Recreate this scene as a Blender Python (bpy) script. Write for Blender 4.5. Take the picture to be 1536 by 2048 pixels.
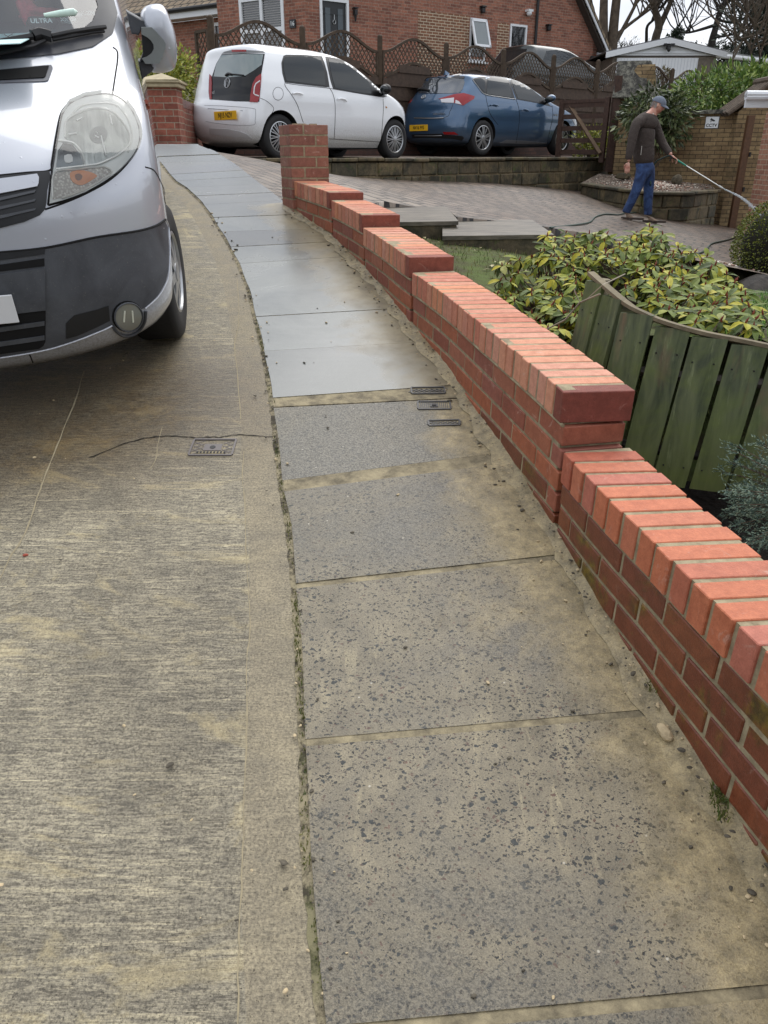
import bpy, bmesh, math, random
import numpy as np
from mathutils import Vector, Matrix, Euler
from mathutils.bvhtree import BVHTree
from mathutils.geometry import delaunay_2d_cdt, intersect_point_line
R=math.radians; PI=math.pi
random.seed(7); np.random.seed(7)
for o in list(bpy.data.objects): bpy.data.objects.remove(o,do_unlink=True)
scene=bpy.context.scene; COL=scene.collection
# ---------------------------------------------------------------- camera
FPX=1540.0; PITCH=R(24.9); SP,CP=math.sin(PITCH),math.cos(PITCH)
cam=bpy.data.cameras.new('camera'); co=bpy.data.objects.new('camera',cam); COL.objects.link(co)
co.location=(0,0,0); co.rotation_euler=(PI/2-PITCH,0,0)
cam.sensor_fit='VERTICAL'; cam.sensor_height=36.0; cam.lens=36.0*FPX/2048; cam.clip_start=.05; cam.clip_end=3000
scene.camera=co
scene.render.resolution_x=768; scene.render.resolution_y=1024
# ---------------------------------------------------------------- sky, sun, exposure
SUN_EL=R(56); SUN_AZ=R(22)     # soft high sun, behind cloud
w=bpy.data.worlds.new('World'); scene.world=w; w.use_nodes=True
nt=w.node_tree; nt.nodes.clear()
wo=nt.nodes.new('ShaderNodeOutputWorld'); bg=nt.nodes.new('ShaderNodeBackground')
sky=nt.nodes.new('ShaderNodeTexSky'); sky.sky_type='NISHITA'; sky.sun_disc=False
sky.sun_elevation=SUN_EL; sky.sun_rotation=SUN_AZ; sky.air_density=1.0; sky.dust_density=3.0
tc=nt.nodes.new('ShaderNodeTexCoord'); mp=nt.nodes.new('ShaderNodeMapping'); mp.inputs['Scale'].default_value=(1.2,1.2,4.5)
cn=nt.nodes.new('ShaderNodeTexNoise'); cn.inputs['Scale'].default_value=2.2; cn.inputs['Detail'].default_value=7
cr=nt.nodes.new('ShaderNodeValToRGB'); cr.color_ramp.elements[0].position=.36; cr.color_ramp.elements[1].position=.62
cr.color_ramp.elements[0].color=(6.6,7.0,7.9,1); cr.color_ramp.elements[1].color=(10.2,10.4,10.8,1)
mx=nt.nodes.new('ShaderNodeMix'); mx.data_type='RGBA'; mx.inputs[0].default_value=.86
L=nt.links.new
L(tc.outputs['Generated'],mp.inputs['Vector']); L(mp.outputs['Vector'],cn.inputs['Vector']); L(cn.outputs['Fac'],cr.inputs['Fac'])
L(sky.outputs['Color'],mx.inputs[6]); L(cr.outputs['Color'],mx.inputs[7]); L(mx.outputs[2],bg.inputs['Color']); L(bg.outputs['Background'],wo.inputs['Surface'])
bg.inputs['Strength'].default_value=.088
sl=bpy.data.lights.new('sun','SUN'); sl.energy=1.5; sl.angle=R(60); sl.color=(1,.97,.92)
so=bpy.data.objects.new('sun',sl); COL.objects.link(so)
so.rotation_euler=Euler((PI/2-SUN_EL,0,-SUN_AZ+PI)) 
scene.view_settings.view_transform='Standard'; scene.view_settings.look='None'
scene.view_settings.exposure=.58; scene.view_settings.gamma=1; scene.view_settings.use_curve_mapping=False
scene.cycles.max_bounces=6
# ---------------------------------------------------------------- photo geometry helpers
def ray(px,py):
    u=(px-768)/FPX; v=(py-1024)/FPX
    return Vector((u,CP-v*SP,-SP-v*CP))
def PT(px,py,t): return ray(px,py)*t          # point at camera depth t
def PY(px,py,y): d=ray(px,py); return d*(y/d.y)   # point at world distance y
def PZ(px,py,z): d=ray(px,py); return d*(z/d.z)   # point at height z
SA,SB=-1.665,.19
def G(px,py):
    d=ray(px,py); return d*(SA/(d.z-SB*d.y))   # on the sloping street
def street(y): return SA+SB*y
# ---------------------------------------------------------------- object helpers
def tag(o,label=None,cat=None,group=None,kind=None):
    if label: o['label']=label
    if cat: o['category']=cat
    if group: o['group']=group
    if kind: o['kind']=kind
    return o
def empty(name,loc=(0,0,0),rz=0):
    o=bpy.data.objects.new(name,None); COL.objects.link(o); o.location=loc; o.rotation_euler=(0,0,rz); o.empty_display_size=.1
    return o
def link_mesh(name,me,parent=None,mats=None,smooth=False,mw=None):
    o=bpy.data.objects.new(name,me); COL.objects.link(o)
    if mats is not None:
        for m in (mats if isinstance(mats,(list,tuple)) else [mats]): me.materials.append(m)
    if smooth: me.polygons.foreach_set('use_smooth',[True]*len(me.polygons))
    if mw is not None: o.matrix_world=mw
    if parent: o.parent=parent
    return o
class MB:
    """collects faces; build() links ONE mesh object"""
    def __init__(s): s.v=[];s.f=[];s.mi=[];s.uv=None;s.cur=0
    def add(s,vs,fs,mi=None):
        b=len(s.v); s.v+= [tuple(v) for v in vs]; s.f+=[tuple(i+b for i in f) for f in fs]; s.mi+=[s.cur if mi is None else mi]*len(fs); return s
    def box(s,c,sz,rz=0,mi=None,M=None,bev=0):
        hx,hy,hz=sz[0]/2,sz[1]/2,sz[2]/2
        if bev:
            b=min(bev,hx*.9,hy*.9,hz*.9); vs=[]
            for sx in(-1,1):
                for sy in(-1,1):
                    for sz_ in(-1,1):
                        vs+=[(sx*(hx-b),sy*(hy-b),sz_*hz),(sx*(hx-b),sy*hy,sz_*(hz-b)),(sx*hx,sy*(hy-b),sz_*(hz-b))]
            def ix(a,b_,c_,k): return ((a*2+b_)*2+c_)*3+k
            fs=[]
            for k,(p,q) in enumerate((((0,1)),((0,2)),((1,2)))): pass
            fs+= [(ix(0,0,1,0),ix(1,0,1,0),ix(1,1,1,0),ix(0,1,1,0)),(ix(0,0,0,0),ix(0,1,0,0),ix(1,1,0,0),ix(1,0,0,0)),
                  (ix(0,0,0,1),ix(1,0,0,1),ix(1,0,1,1),ix(0,0,1,1)),(ix(0,1,0,1),ix(0,1,1,1),ix(1,1,1,1),ix(1,1,0,1)),
                  (ix(0,0,0,2),ix(0,0,1,2),ix(0,1,1,2),ix(0,1,0,2)),(ix(1,0,0,2),ix(1,1,0,2),ix(1,1,1,2),ix(1,0,1,2))]
            for a in(0,1):
                for c_ in(0,1):
                    q=[ix(0,a,c_,0),ix(1,a,c_,0),ix(1,a,c_,1),ix(0,a,c_,1)]; fs.append(tuple(q if (a^c_) else q[::-1]))
                    q=[ix(a,0,c_,0),ix(a,1,c_,0),ix(a,1,c_,2),ix(a,0,c_,2)]; fs.append(tuple(q[::-1] if (a^c_) else q))
                    q=[ix(a,c_,0,1),ix(a,c_,1,1),ix(a,c_,1,2),ix(a,c_,0,2)]; fs.append(tuple(q if (a^c_) else q[::-1]))
                    for b_ in(0,1):
                        q=[ix(a,c_,b_,0),ix(a,c_,b_,1),ix(a,c_,b_,2)]; fs.append(tuple(q if (a+c_+b_)%2 else q[::-1]))
        else:
            vs=[(x,y,z) for x in(-hx,hx) for y in(-hy,hy) for z in(-hz,hz)]
            fs=[(0,1,3,2),(4,6,7,5),(0,4,5,1),(2,3,7,6),(0,2,6,4),(1,5,7,3)]
        T=M if M is not None else Matrix.Translation(Vector(c))@Matrix.Rotation(rz,4,'Z')
        s.add([T@Vector(v) for v in vs],fs,mi); return s
    def tube(s,pts,rad,n=8,mi=None,cap=True):
        pts=[Vector(p) for p in pts]; m=len(pts)
        rads=rad if isinstance(rad,(list,tuple)) else [rad]*m
        vs=[];fs=[]; up=None
        for i in range(m):
            t=(pts[min(i+1,m-1)]-pts[max(i-1,0)])
            if t.length<1e-9: t=Vector((0,0,1))
            t.normalize()
            if up is None: up=Vector((0,0,1)) if abs(t.z)<.9 else Vector((1,0,0))
            a=t.cross(up)
            if a.length<1e-6: a=t.orthogonal()
            a.normalize(); b=t.cross(a).normalized(); up=-b if b.dot(up)<0 else b
            for k in range(n):
                an=2*PI*k/n; vs.append(pts[i]+(a*math.cos(an)+b*math.sin(an))*rads[i])
        for i in range(m-1):
            for k in range(n):
                k2=(k+1)%n; fs.append((i*n+k,i*n+k2,(i+1)*n+k2,(i+1)*n+k))
        if cap: fs.append(tuple(range(n))[::-1]); fs.append(tuple(range((m-1)*n,m*n)))
        s.add(vs,fs,mi); return s
    def prism(s,poly,z0,z1,mi=None):
        n=len(poly); vs=[(x,y,z0) for x,y in poly]+[(x,y,z1) for x,y in poly]
        fs=[tuple(range(n))[::-1],tuple(range(n,2*n))]+[(i,(i+1)%n,n+(i+1)%n,n+i) for i in range(n)]
        s.add(vs,fs,mi); return s
    def build(s,name,mats,parent=None,smooth=False,mw=None,recalc=True,world=False):
        me=bpy.data.meshes.new(name); me.from_pydata(s.v,[],s.f); me.update()
        o=link_mesh(name,me,parent,mats,False,mw)
        if world and parent: o.matrix_parent_inverse=parent.matrix_basis.inverted()
        me.polygons.foreach_set('material_index',s.mi)
        if recalc:
            bm=bmesh.new(); bm.from_mesh(me); bmesh.ops.recalc_face_normals(bm,faces=bm.faces); bm.to_mesh(me); bm.free()
        if smooth:
            me.polygons.foreach_set('use_smooth',[True]*len(me.polygons))
            me.set_sharp_from_angle(angle=R(smooth if smooth>1 else 40))
        return o
def S(r,g,b):
    def f(c):
        c/=255.; return c/12.92 if c<=.04045 else ((c+.055)/1.055)**2.4
    return (f(r),f(g),f(b),1)
# ---------------------------------------------------------------- material helper
class MT:
    def __init__(s,name,col=None,rough=.6,metal=0,spec=.5,coat=0,emit=None):
        s.m=bpy.data.materials.new(name); s.m.use_nodes=True; s.t=s.m.node_tree; s.n=s.t.nodes; s.n.clear()
        s.o=s.n.new('ShaderNodeOutputMaterial'); s.b=s.n.new('ShaderNodeBsdfPrincipled'); s.t.links.new(s.b.outputs[0],s.o.inputs[0])
        if col is not None: s.b.inputs['Base Color'].default_value=tuple(col)[:3]+(1,)
        s.b.inputs['Roughness'].default_value=rough; s.b.inputs['Metallic'].default_value=metal
        s.b.inputs['Specular IOR Level'].default_value=spec; s.b.inputs['Coat Weight'].default_value=coat; s.b.inputs['Coat Roughness'].default_value=.04
    def L(s,a,b): s.t.links.new(a,b)
    def sock(s,node,key,val):
        i=node.inputs[key]
        if hasattr(val,'is_output') : s.L(val,i)
        else: i.default_value=val
    def coord(s,kind='Object',scale=(1,1,1),rot=(0,0,0),loc=(0,0,0)):
        c=s.n.new('ShaderNodeTexCoord'); m=s.n.new('ShaderNodeMapping'); s.L(c.outputs[kind],m.inputs[0])
        m.inputs['Scale'].default_value=scale; m.inputs['Rotation'].default_value=rot; m.inputs['Location'].default_value=loc
        return m.outputs[0]
    def attr(s,name):
        a=s.n.new('ShaderNodeAttribute'); a.attribute_name=name; return a.outputs
    def noise(s,v=None,scale=5,detail=4,rough=.55,dist=0,out='Fac'):
        n=s.n.new('ShaderNodeTexNoise'); n.inputs['Scale'].default_value=scale; n.inputs['Detail'].default_value=detail
        n.inputs['Roughness'].default_value=rough; n.inputs['Distortion'].default_value=dist
        if v is not None: s.L(v,n.inputs['Vector'])
        return n.outputs[out]
    def voro(s,v=None,scale=5,feat='F1',rand=1):
        n=s.n.new('ShaderNodeTexVoronoi'); n.feature=feat; n.inputs['Scale'].default_value=scale; n.inputs['Randomness'].default_value=rand
        if v is not None: s.L(v,n.inputs['Vector'])
        return n.outputs
    def ramp(s,f,stops,interp='LINEAR'):
        n=s.n.new('ShaderNodeValToRGB'); n.color_ramp.interpolation=interp; e=n.color_ramp.elements
        while len(e)<len(stops): e.new(.5)
        for k,(p,c) in enumerate(stops):
            e[k].position=p; e[k].color=c if isinstance(c,(tuple,list)) else (c,c,c,1)
        s.sock(n,'Fac',f); return n.outputs[0]
    def mix(s,f,a,b,mode='MIX'):
        n=s.n.new('ShaderNodeMix'); n.data_type='RGBA'; n.blend_type=mode; n.clamp_factor=True
        s.sock(n,0,f); s.sock(n,6,a); s.sock(n,7,b); return n.outputs[2]
    def math(s,op,a,b=0,c=0,clamp=False):
        n=s.n.new('ShaderNodeMath'); n.operation=op; n.use_clamp=clamp; s.sock(n,0,a); s.sock(n,1,b); s.sock(n,2,c); return n.outputs[0]
    def sep(s,v):
        n=s.n.new('ShaderNodeSeparateXYZ'); s.L(v,n.inputs[0]); return n.outputs
    def comb(s,x,y,z=0):
        n=s.n.new('ShaderNodeCombineXYZ'); s.sock(n,0,x); s.sock(n,1,y); s.sock(n,2,z); return n.outputs[0]
    def rnd(s): return s.n.new('ShaderNodeNewGeometry').outputs['Random Per Island']
    def objrnd(s): return s.n.new('ShaderNodeObjectInfo').outputs['Random']
    def col(s,c): s.sock(s.b,'Base Color',c); return s
    def rough(s,c): s.sock(s.b,'Roughness',c); return s
    def bump(s,h,strength=.3,dist=.01):
        n=s.n.new('ShaderNodeBump'); n.inputs['Strength'].default_value=strength; n.inputs['Distance'].default_value=dist; s.L(h,n.inputs['Height']); s.L(n.outputs[0],s.b.inputs['Normal']); return s
def simple(name,col,rough=.6,metal=0,var=.25,scale=12,bump=.15,spec=.5,coat=0,bd=.004):
    m=MT(name,col,rough,metal,spec,coat)
    if var:
        f=m.noise(m.coord(),scale,5); c=tuple(col)[:3]
        m.col(m.ramp(f,[(.3,tuple(x*(1-var) for x in c)+(1,)),(.7,tuple(min(1,x*(1+var)) for x in c)+(1,))]))
        if bump: m.bump(f,bump,bd)
    return m.m
# ---------------------------------------------------------------- materials
M={}
# broomed road concrete
m=MT('road_concrete',rough=.8); v=m.coord()
rib=m.noise(m.coord(scale=(24,160,1),rot=(0,0,R(-4))),1,4,.7,.5); rib2=m.noise(m.coord(scale=(3,62,1),rot=(0,0,R(-5))),1,4,.7,.8)
big=m.noise(v,1.3,7,.65,.3); mid=m.noise(v,9,6,.7); fine=m.noise(v,150,4,.75); grit=m.noise(v,420,2,.7); smear=m.noise(m.coord(scale=(1.3,2.6,1),rot=(0,0,R(28))),1.3,7,.7,1.5)
c0=m.mix(m.ramp(fine,[(.36,0),(.62,1)]),S(82,77,66),S(156,148,128))
crest=m.math('MULTIPLY',m.ramp(rib,[(.49,0),(.58,1)]),m.ramp(m.noise(v,70,4,.85),[(.40,.0),(.54,1)])); crest2=m.math('MULTIPLY',m.ramp(rib2,[(.56,0),(.66,1)]),m.ramp(fine,[(.36,.1),(.56,1)]))
trough=m.ramp(rib,[(.38,1),(.47,0)])
c1=m.mix(m.math('MULTIPLY',trough,.55),c0,S(74,68,58)); c1=m.mix(m.math('MULTIPLY',m.math('MULTIPLY',crest,m.ramp(m.noise(v,3.5,6,.7,.6),[(.36,.2),(.62,1)])),.72),c1,S(188,178,150)); c1=m.mix(m.math('MULTIPLY',crest2,.7),c1,S(204,192,160))
c3=m.mix(m.math('MULTIPLY',m.ramp(smear,[(.54,0),(.64,1)]),.75),c1,m.mix(m.ramp(fine,[(.3,0),(.7,1)]),S(150,137,106),S(200,186,146)))
c3=m.mix(m.math('MULTIPLY',m.ramp(big,[(.38,1),(.56,0)]),.6),c3,m.mix(1,c3,(.62,.61,.60,1),'MULTIPLY'))
c5=m.mix(.5,c3,m.ramp(mid,[(.3,.25),(.7,.76)]),'OVERLAY'); c5=m.mix(.35,c5,m.ramp(grit,[(.3,.2),(.7,.85)]),'OVERLAY')
pit=m.voro(v,120); pk=m.math('MULTIPLY',m.ramp(pit['Distance'],[(.10,1),(.2,0)]),m.ramp(m.sep(pit['Color'])[0],[(.48,0),(.52,1)],'LINEAR')); c5=m.mix(m.math('MULTIPLY',pk,.75),c5,S(52,46,38))
ks=m.math('ADD',m.attr('kerb')['Fac'],m.math('MULTIPLY',m.math('SUBTRACT',mid,.5),.9)); ks=m.ramp(ks,[(.4,0),(.6,1)])
ck=m.mix(m.ramp(fine,[(.32,0),(.64,1)]),S(94,87,73),S(158,147,122)); ck=m.mix(.55,ck,m.ramp(mid,[(.3,.25),(.7,.76)]),'OVERLAY'); ck=m.mix(m.math('MULTIPLY',pk,.6),ck,S(60,54,44))
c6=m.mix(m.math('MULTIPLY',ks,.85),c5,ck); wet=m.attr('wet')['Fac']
wet_shade_fac=m.math('MULTIPLY',wet,m.ramp(mid,[(.3,.6),(.6,1)])); c7=m.mix(wet_shade_fac,c6,m.mix(1,c6,(.42,.35,.27,1),'MULTIPLY'))  # darkens wet ground, with the van's shade painted into the colour too
m.col(c7); m.rough(m.mix(wet_shade_fac,m.ramp(mid,[(.35,.55),(.65,.8)]),(.3,.3,.3,1)))
hh=m.math('ADD',m.math('MULTIPLY',rib,.8),m.math('MULTIPLY',fine,.5)); hh=m.math('SUBTRACT',hh,m.math('MULTIPLY',pk,.3)); m.bump(m.math('ADD',hh,m.math('MULTIPLY',rib2,.5)),.9,.0045); M['road']=m.m
# exposed aggregate slabs
m=MT('aggregate_slab',rough=.7); v=m.coord(); vd=m.n.new('ShaderNodeVectorMath'); vd.operation='ADD'
nz=m.noise(v,75,3,.6,0,'Color'); sc=m.n.new('ShaderNodeVectorMath'); sc.operation='SCALE'; m.L(nz,sc.inputs[0]); sc.inputs['Scale'].default_value=.022
m.L(v,vd.inputs[0]); m.L(sc.outputs[0],vd.inputs[1]); vv=vd.outputs[0]; fine=m.noise(v,260,3,.7)
def chips(scale,lo,hi,sx=1,rot=0):
    mpn=m.n.new('ShaderNodeMapping'); m.L(vv,mpn.inputs[0]); mpn.inputs['Scale'].default_value=(1,sx,1); mpn.inputs['Rotation'].default_value=(0,0,rot)
    a=m.voro(mpn.outputs[0],scale); k=m.sep(a['Color']); th=m.math('MULTIPLY_ADD',k[0],hi-lo,lo); d=m.math('SUBTRACT',th,a['Distance']); d=m.math('ADD',d,m.math('MULTIPLY',m.math('SUBTRACT',fine,.5),.12))
    return m.ramp(d,[(0,0),(.05,1)]),k[1]
ca,ra=chips(88,-.12,.52,1.5,.4); cb,rb=chips(52,-.7,.44,1.35,-.5); cc,rc=chips(155,-.25,.48,1.4,.1)
big=m.noise(v,1.4,7,.65,.5); mid=m.noise(v,8,6,.7)
streak=m.noise(m.coord(scale=(16,2.6,1),rot=(0,0,R(12))),1.3,7,.7,1.2)
mort=m.mix(m.ramp(mid,[(.3,0),(.7,1)]),S(100,93,78),S(140,130,107)); mort=m.mix(m.math('MULTIPLY',m.math('MULTIPLY',m.ramp(streak,[(.55,0),(.66,1)]),m.ramp(big,[(.4,1),(.55,.1)])),.55),mort,S(172,160,128))
cr_=m.sep(m.attr('slab')['Vector'])
mort=m.mix(.6,mort,m.ramp(fine,[(.3,.25),(.7,.78)]),'OVERLAY')
chip=m.ramp(ra,[(0,S(24,25,24)),(.5,S(42,43,41)),(.85,S(70,66,60)),(1,S(92,66,54))])
c=m.mix(cc,mort,m.mix(1,chip,(1.5,1.5,1.5,1),'MULTIPLY')); c=m.mix(ca,c,chip); c=m.mix(cb,c,S(40,45,44))
dk=m.math('MULTIPLY',m.ramp(m.math('ADD',big,m.math('MULTIPLY',m.math('SUBTRACT',mid,.5),.25)),[(.51,0),(.62,1)]),.8); dkn=m.mix(m.ramp(m.noise(v,130,4,.75),[(.42,0),(.58,1)]),S(46,46,44),S(112,106,92)); c=m.mix(dk,c,dkn)
dark=cr_[0]; c=m.mix(m.math('MULTIPLY',dark,.8),c,m.mix(m.ramp(m.noise(v,140,4,.75),[(.42,0),(.58,1)]),S(52,55,55),S(132,129,118)))
wsp=m.voro(v,30); wk=m.math('MULTIPLY',m.ramp(wsp['Distance'],[(.06,1),(.12,0)]),m.ramp(m.sep(wsp['Color'])[0],[(.90,0),(.92,1)])); c=m.mix(m.math('MULTIPLY',wk,.8),c,S(190,184,168))
# cement smears near the wall
wd=m.attr('wallgap')['Fac']; e=m.math('ADD',wd,m.math('MULTIPLY',m.math('SUBTRACT',mid,.5),.35)); e=m.math('ADD',e,m.math('MULTIPLY',m.math('SUBTRACT',m.noise(v,2.6,6,.7,.8),.5),.75))
sm=m.math('MULTIPLY',m.ramp(e,[(.10,1),(.29,0)]),m.ramp(m.noise(v,45,5,.8),[(.35,.55),(.6,1)]))
cem=m.mix(m.ramp(m.noise(v,16,6,.7),[(.35,0),(.65,1)]),S(124,112,82),S(186,168,126)); cem=m.mix(.5,cem,m.ramp(fine,[(.3,.25),(.7,.78)]),'OVERLAY')
c=m.mix(m.math('MULTIPLY',sm,.85),c,cem); m.col(c)
m.rough(m.ramp(big,[(.35,.6),(.65,.38)])); m.bump(m.math('SUBTRACT',m.math('ADD',fine,mid),m.math('MULTIPLY',ca,.7)),.5,.003); M['agg']=m.m
# smooth wet grey slabs
m=MT('smooth_slab',rough=.3); v=m.coord(); big=m.noise(v,1.6,6,.6,.6); mid=m.noise(v,9,6,.6); fine=m.noise(v,200,3,.7); st=m.noise(m.coord(scale=(1.5,9,1)),1.2,5,.6,1)
sx=m.sep(m.attr('slab')['Vector'])
c=m.mix(m.ramp(big,[(.3,0),(.7,1)]),S(106,110,108),S(138,141,136)); c=m.mix(m.math('MULTIPLY',m.ramp(st,[(.45,0),(.65,1)]),.35),c,S(130,132,130))
c=m.mix(m.math('MULTIPLY',sx[0],1.25,0,True),c,S(84,86,84)); c=m.mix(m.math('MULTIPLY',sx[1],.5),c,S(104,98,92)); c=m.mix(.3,c,m.ramp(fine,[(.3,.35),(.7,.7)]),'OVERLAY')
wd=m.attr('wallgap')['Fac']; e=m.math('ADD',wd,m.math('MULTIPLY',m.math('SUBTRACT',mid,.5),.45)); e=m.math('ADD',e,m.math('MULTIPLY',m.math('SUBTRACT',big,.5),.6))
sm=m.ramp(e,[(.10,1),(.36,0)]); cem=m.mix(m.ramp(mid,[(.35,0),(.65,1)]),S(118,108,84),S(158,146,114)); c=m.mix(m.math('MULTIPLY',sm,.85),c,cem); m.col(c)
m.rough(m.ramp(m.math('ADD',m.math('MULTIPLY',sm,.25),m.math('MULTIPLY',big,.5)),[(.15,.16),(.5,.42)])); m.bump(m.math('ADD',mid,m.math('MULTIPLY',fine,.4)),.12,.003); M['smooth']=m.m
m=MT('mortar_strip',rough=.8); v=m.coord(); m.col(m.mix(m.ramp(m.noise(v,14,6,.7),[(.35,0),(.65,1)]),S(96,88,70),S(160,148,118))); m.bump(m.noise(v,60,5,.7),.6,.006); M['cement']=m.m
m=MT('joint_dirt',rough=.9); v=m.coord(); c=m.mix(m.ramp(m.noise(v,14,6,.8),[(.42,0),(.56,1)]),S(58,52,40),S(142,132,106)); c=m.mix(m.ramp(m.noise(v,5,5,.7),[(.55,0),(.64,.4)]),c,S(78,84,40)); m.col(c); m.bump(m.noise(v,60,5,.7),.6,.006); M['joint']=m.m
# block paving (wet)
m=MT('block_paving',rough=.4); v=m.coord(rot=(0,0,R(38))); wv=m.n.new('ShaderNodeVectorMath'); wv.operation='ADD'
nz=m.noise(m.coord(),.35,2,.5,0,'Color'); sc=m.n.new('ShaderNodeVectorMath'); sc.operation='SCALE'; m.L(nz,sc.inputs[0]); sc.inputs['Scale'].default_value=1.1
m.L(v,wv.inputs[0]); m.L(sc.outputs[0],wv.inputs[1])
bt=m.n.new('ShaderNodeTexBrick'); m.L(wv.outputs[0],bt.inputs['Vector']); bt.inputs['Scale'].default_value=1; bt.inputs['Brick Width'].default_value=.26; bt.inputs['Row Height'].default_value=.19
bt.inputs['Mortar Size'].default_value=.017; bt.inputs['Mortar Smooth'].default_value=.15; bt.inputs['Color1'].default_value=S(92,84,75); bt.inputs['Color2'].default_value=S(128,117,103); bt.inputs['Mortar'].default_value=S(20,17,14); bt.offset=.5
big=m.noise(m.coord(),.6,5,.6,.5); fine=m.noise(m.coord(),40,5,.7); brn=m.ramp(m.sep(m.coord())[0],[(0,0),(1,1)])
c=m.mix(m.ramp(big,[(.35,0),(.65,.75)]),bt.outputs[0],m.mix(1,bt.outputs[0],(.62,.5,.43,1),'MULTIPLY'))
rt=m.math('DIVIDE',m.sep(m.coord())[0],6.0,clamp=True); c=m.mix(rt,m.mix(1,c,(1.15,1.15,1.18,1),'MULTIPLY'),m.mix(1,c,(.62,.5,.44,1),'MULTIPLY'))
c=m.mix(.5,c,m.ramp(fine,[(.3,.25),(.7,.75)]),'OVERLAY'); m.col(c); m.rough(m.ramp(fine,[(.3,.3),(.7,.6)]))
m.bump(m.math('SUBTRACT',m.math('MULTIPLY',fine,.4),bt.outputs['Fac']),.8,.008); M['paving']=m.m
# hand-laid bricks: colour per brick
def brickmat(name,cols,rough=.75,dirt=None,white=.25,moss=0,wetz=None):
    m=MT(name,rough=rough); v=m.coord(); r=m.rnd()
    n=len(cols); c=m.ramp(r,[(k/n,S(*cc)) for k,cc in enumerate(cols)],'CONSTANT')
    f1=m.noise(v,30,6,.7); f2=m.noise(v,180,3,.7); big=m.noise(v,2.5,5,.6,.6)
    c=m.mix(.45,c,m.ramp(f1,[(.3,.34),(.7,.68)]),'SOFT_LIGHT'); c=m.mix(.55,c,m.ramp(f1,[(.3,(.72,.70,.68,1)),(.7,(1.1,1.1,1.1,1))]),'MULTIPLY'); c=m.mix(.4,c,m.ramp(f2,[(.3,(.7,.7,.7,1)),(.7,(1.15,1.15,1.15,1))]),'MULTIPLY')
    if white: c=m.mix(m.math('MULTIPLY',m.ramp(m.noise(m.coord(scale=(1,1,1)),9,6,.75,2.0),[(.6,0),(.72,1)]),white),c,S(206,176,160))
    if dirt: c=m.mix(m.math('MULTIPLY',m.ramp(big,[(.45,0),(.65,1)]),dirt),c,m.mix(1,c,(.35,.33,.26,1),'MULTIPLY'))
    if moss: c=m.mix(m.math('MULTIPLY',m.ramp(m.noise(v,2.6,6,.75,.8),[(.52,0),(.64,1)]),moss),c,m.mix(m.ramp(f1,[(.4,0),(.6,1)]),S(64,58,22),S(120,104,30)))
    m.col(c); m.bump(m.math('ADD',f1,f2),.6,.003); return m
M['coping']=brickmat('orange_coping_brick',[(206,140,112),(212,148,118),(200,130,104),(210,150,126),(214,142,106),(204,138,114),(196,122,98)],.75,None,.5).m
M['copingE']=brickmat('weathered_coping_brick',[(186,108,82),(194,116,86),(178,98,74),(188,112,92),(196,114,80)],.65,.12,.5).m
mm=brickmat('orange_face_brick',[(156,90,68),(164,98,72),(148,84,66),(168,104,80),(154,92,76),(170,98,68)],.65,.2,.6); M['wallbrick']=mm.m
mm=brickmat('old_wet_brick',[(122,66,44),(126,68,44),(118,62,42),(130,72,46),(120,64,46)],.38,.3,.2,.85); M['oldbrick']=mm.m
M['pierbrick']=brickmat('smeared_pier_brick',[(150,98,82),(160,106,88),(142,92,78),(156,110,94)],.85,.1,1.0).m
M['darkred']=brickmat('dark_end_brick',[(134,72,58),(142,78,62),(126,66,54)],.7,.1,.3).m
m=MT('brick_mortar',rough=.85); v=m.coord(); m.col(m.mix(m.ramp(m.noise(v,20,6,.7),[(.3,0),(.7,1)]),S(118,106,82),S(176,163,132))); m.bump(m.noise(v,120,5,.7),.5,.004); M['mortar']=m.m
# UV brick for distant walls
def uvbrick(name,c1,c2,mort,var=.5,bw=.225,rh=.075,ms=.006,dirt=(.5,.45,.4,1),green=0):
    m=MT(name,rough=.85); c=m.n.new('ShaderNodeUVMap'); bt=m.n.new('ShaderNodeTexBrick'); m.L(c.outputs[0],bt.inputs['Vector'])
    bt.inputs['Scale'].default_value=1; bt.inputs['Brick Width'].default_value=bw; bt.inputs['Row Height'].default_value=rh; bt.inputs['Mortar Size'].default_value=ms; bt.inputs['Mortar Smooth'].default_value=.1
    bt.inputs['Color1'].default_value=S(*c1); bt.inputs['Color2'].default_value=S(*c2); bt.inputs['Mortar'].default_value=S(*mort); bt.inputs['Bias'].default_value=-.1
    mpn=m.n.new('ShaderNodeMapping'); m.L(c.outputs[0],mpn.inputs[0]); mpn.inputs['Scale'].default_value=(1/bw/1.0,1/rh,1)
    wn=m.noise(c.outputs[0],1.3,6,.65,.6); f=m.noise(c.outputs[0],16,5,.7)
    col=m.mix(.55,bt.outputs[0],m.ramp(f,[(.3,.22),(.7,.78)]),'OVERLAY'); col=m.mix(m.math('MULTIPLY',m.ramp(wn,[(.45,0),(.7,1)]),var),col,m.mix(1,col,dirt,'MULTIPLY'))
    if green: col=m.mix(m.math('MULTIPLY',m.ramp(m.noise(c.outputs[0],2.2,5,.7,.5),[(.55,0),(.7,1)]),green),col,S(70,74,40))
    m.col(col); m.bump(m.math('SUBTRACT',f,bt.outputs['Fac']),.5,.006); return m.m
M['house']=uvbrick('house_brick',(160,106,86),(116,74,62),(150,134,118),.3)
M['house2']=uvbrick('house_patch_brick',(140,98,74),(112,78,60),(198,184,160),.2,ms=.009)
M['redwall']=uvbrick('red_garden_brick',(150,88,70),(118,66,54),(150,134,116),.35)
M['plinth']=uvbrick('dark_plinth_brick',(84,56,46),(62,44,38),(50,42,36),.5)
M['buff']=uvbrick('buff_brick',(150,128,92),(118,98,70),(70,58,44),.6,green=.35,dirt=(.5,.4,.33,1))
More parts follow.
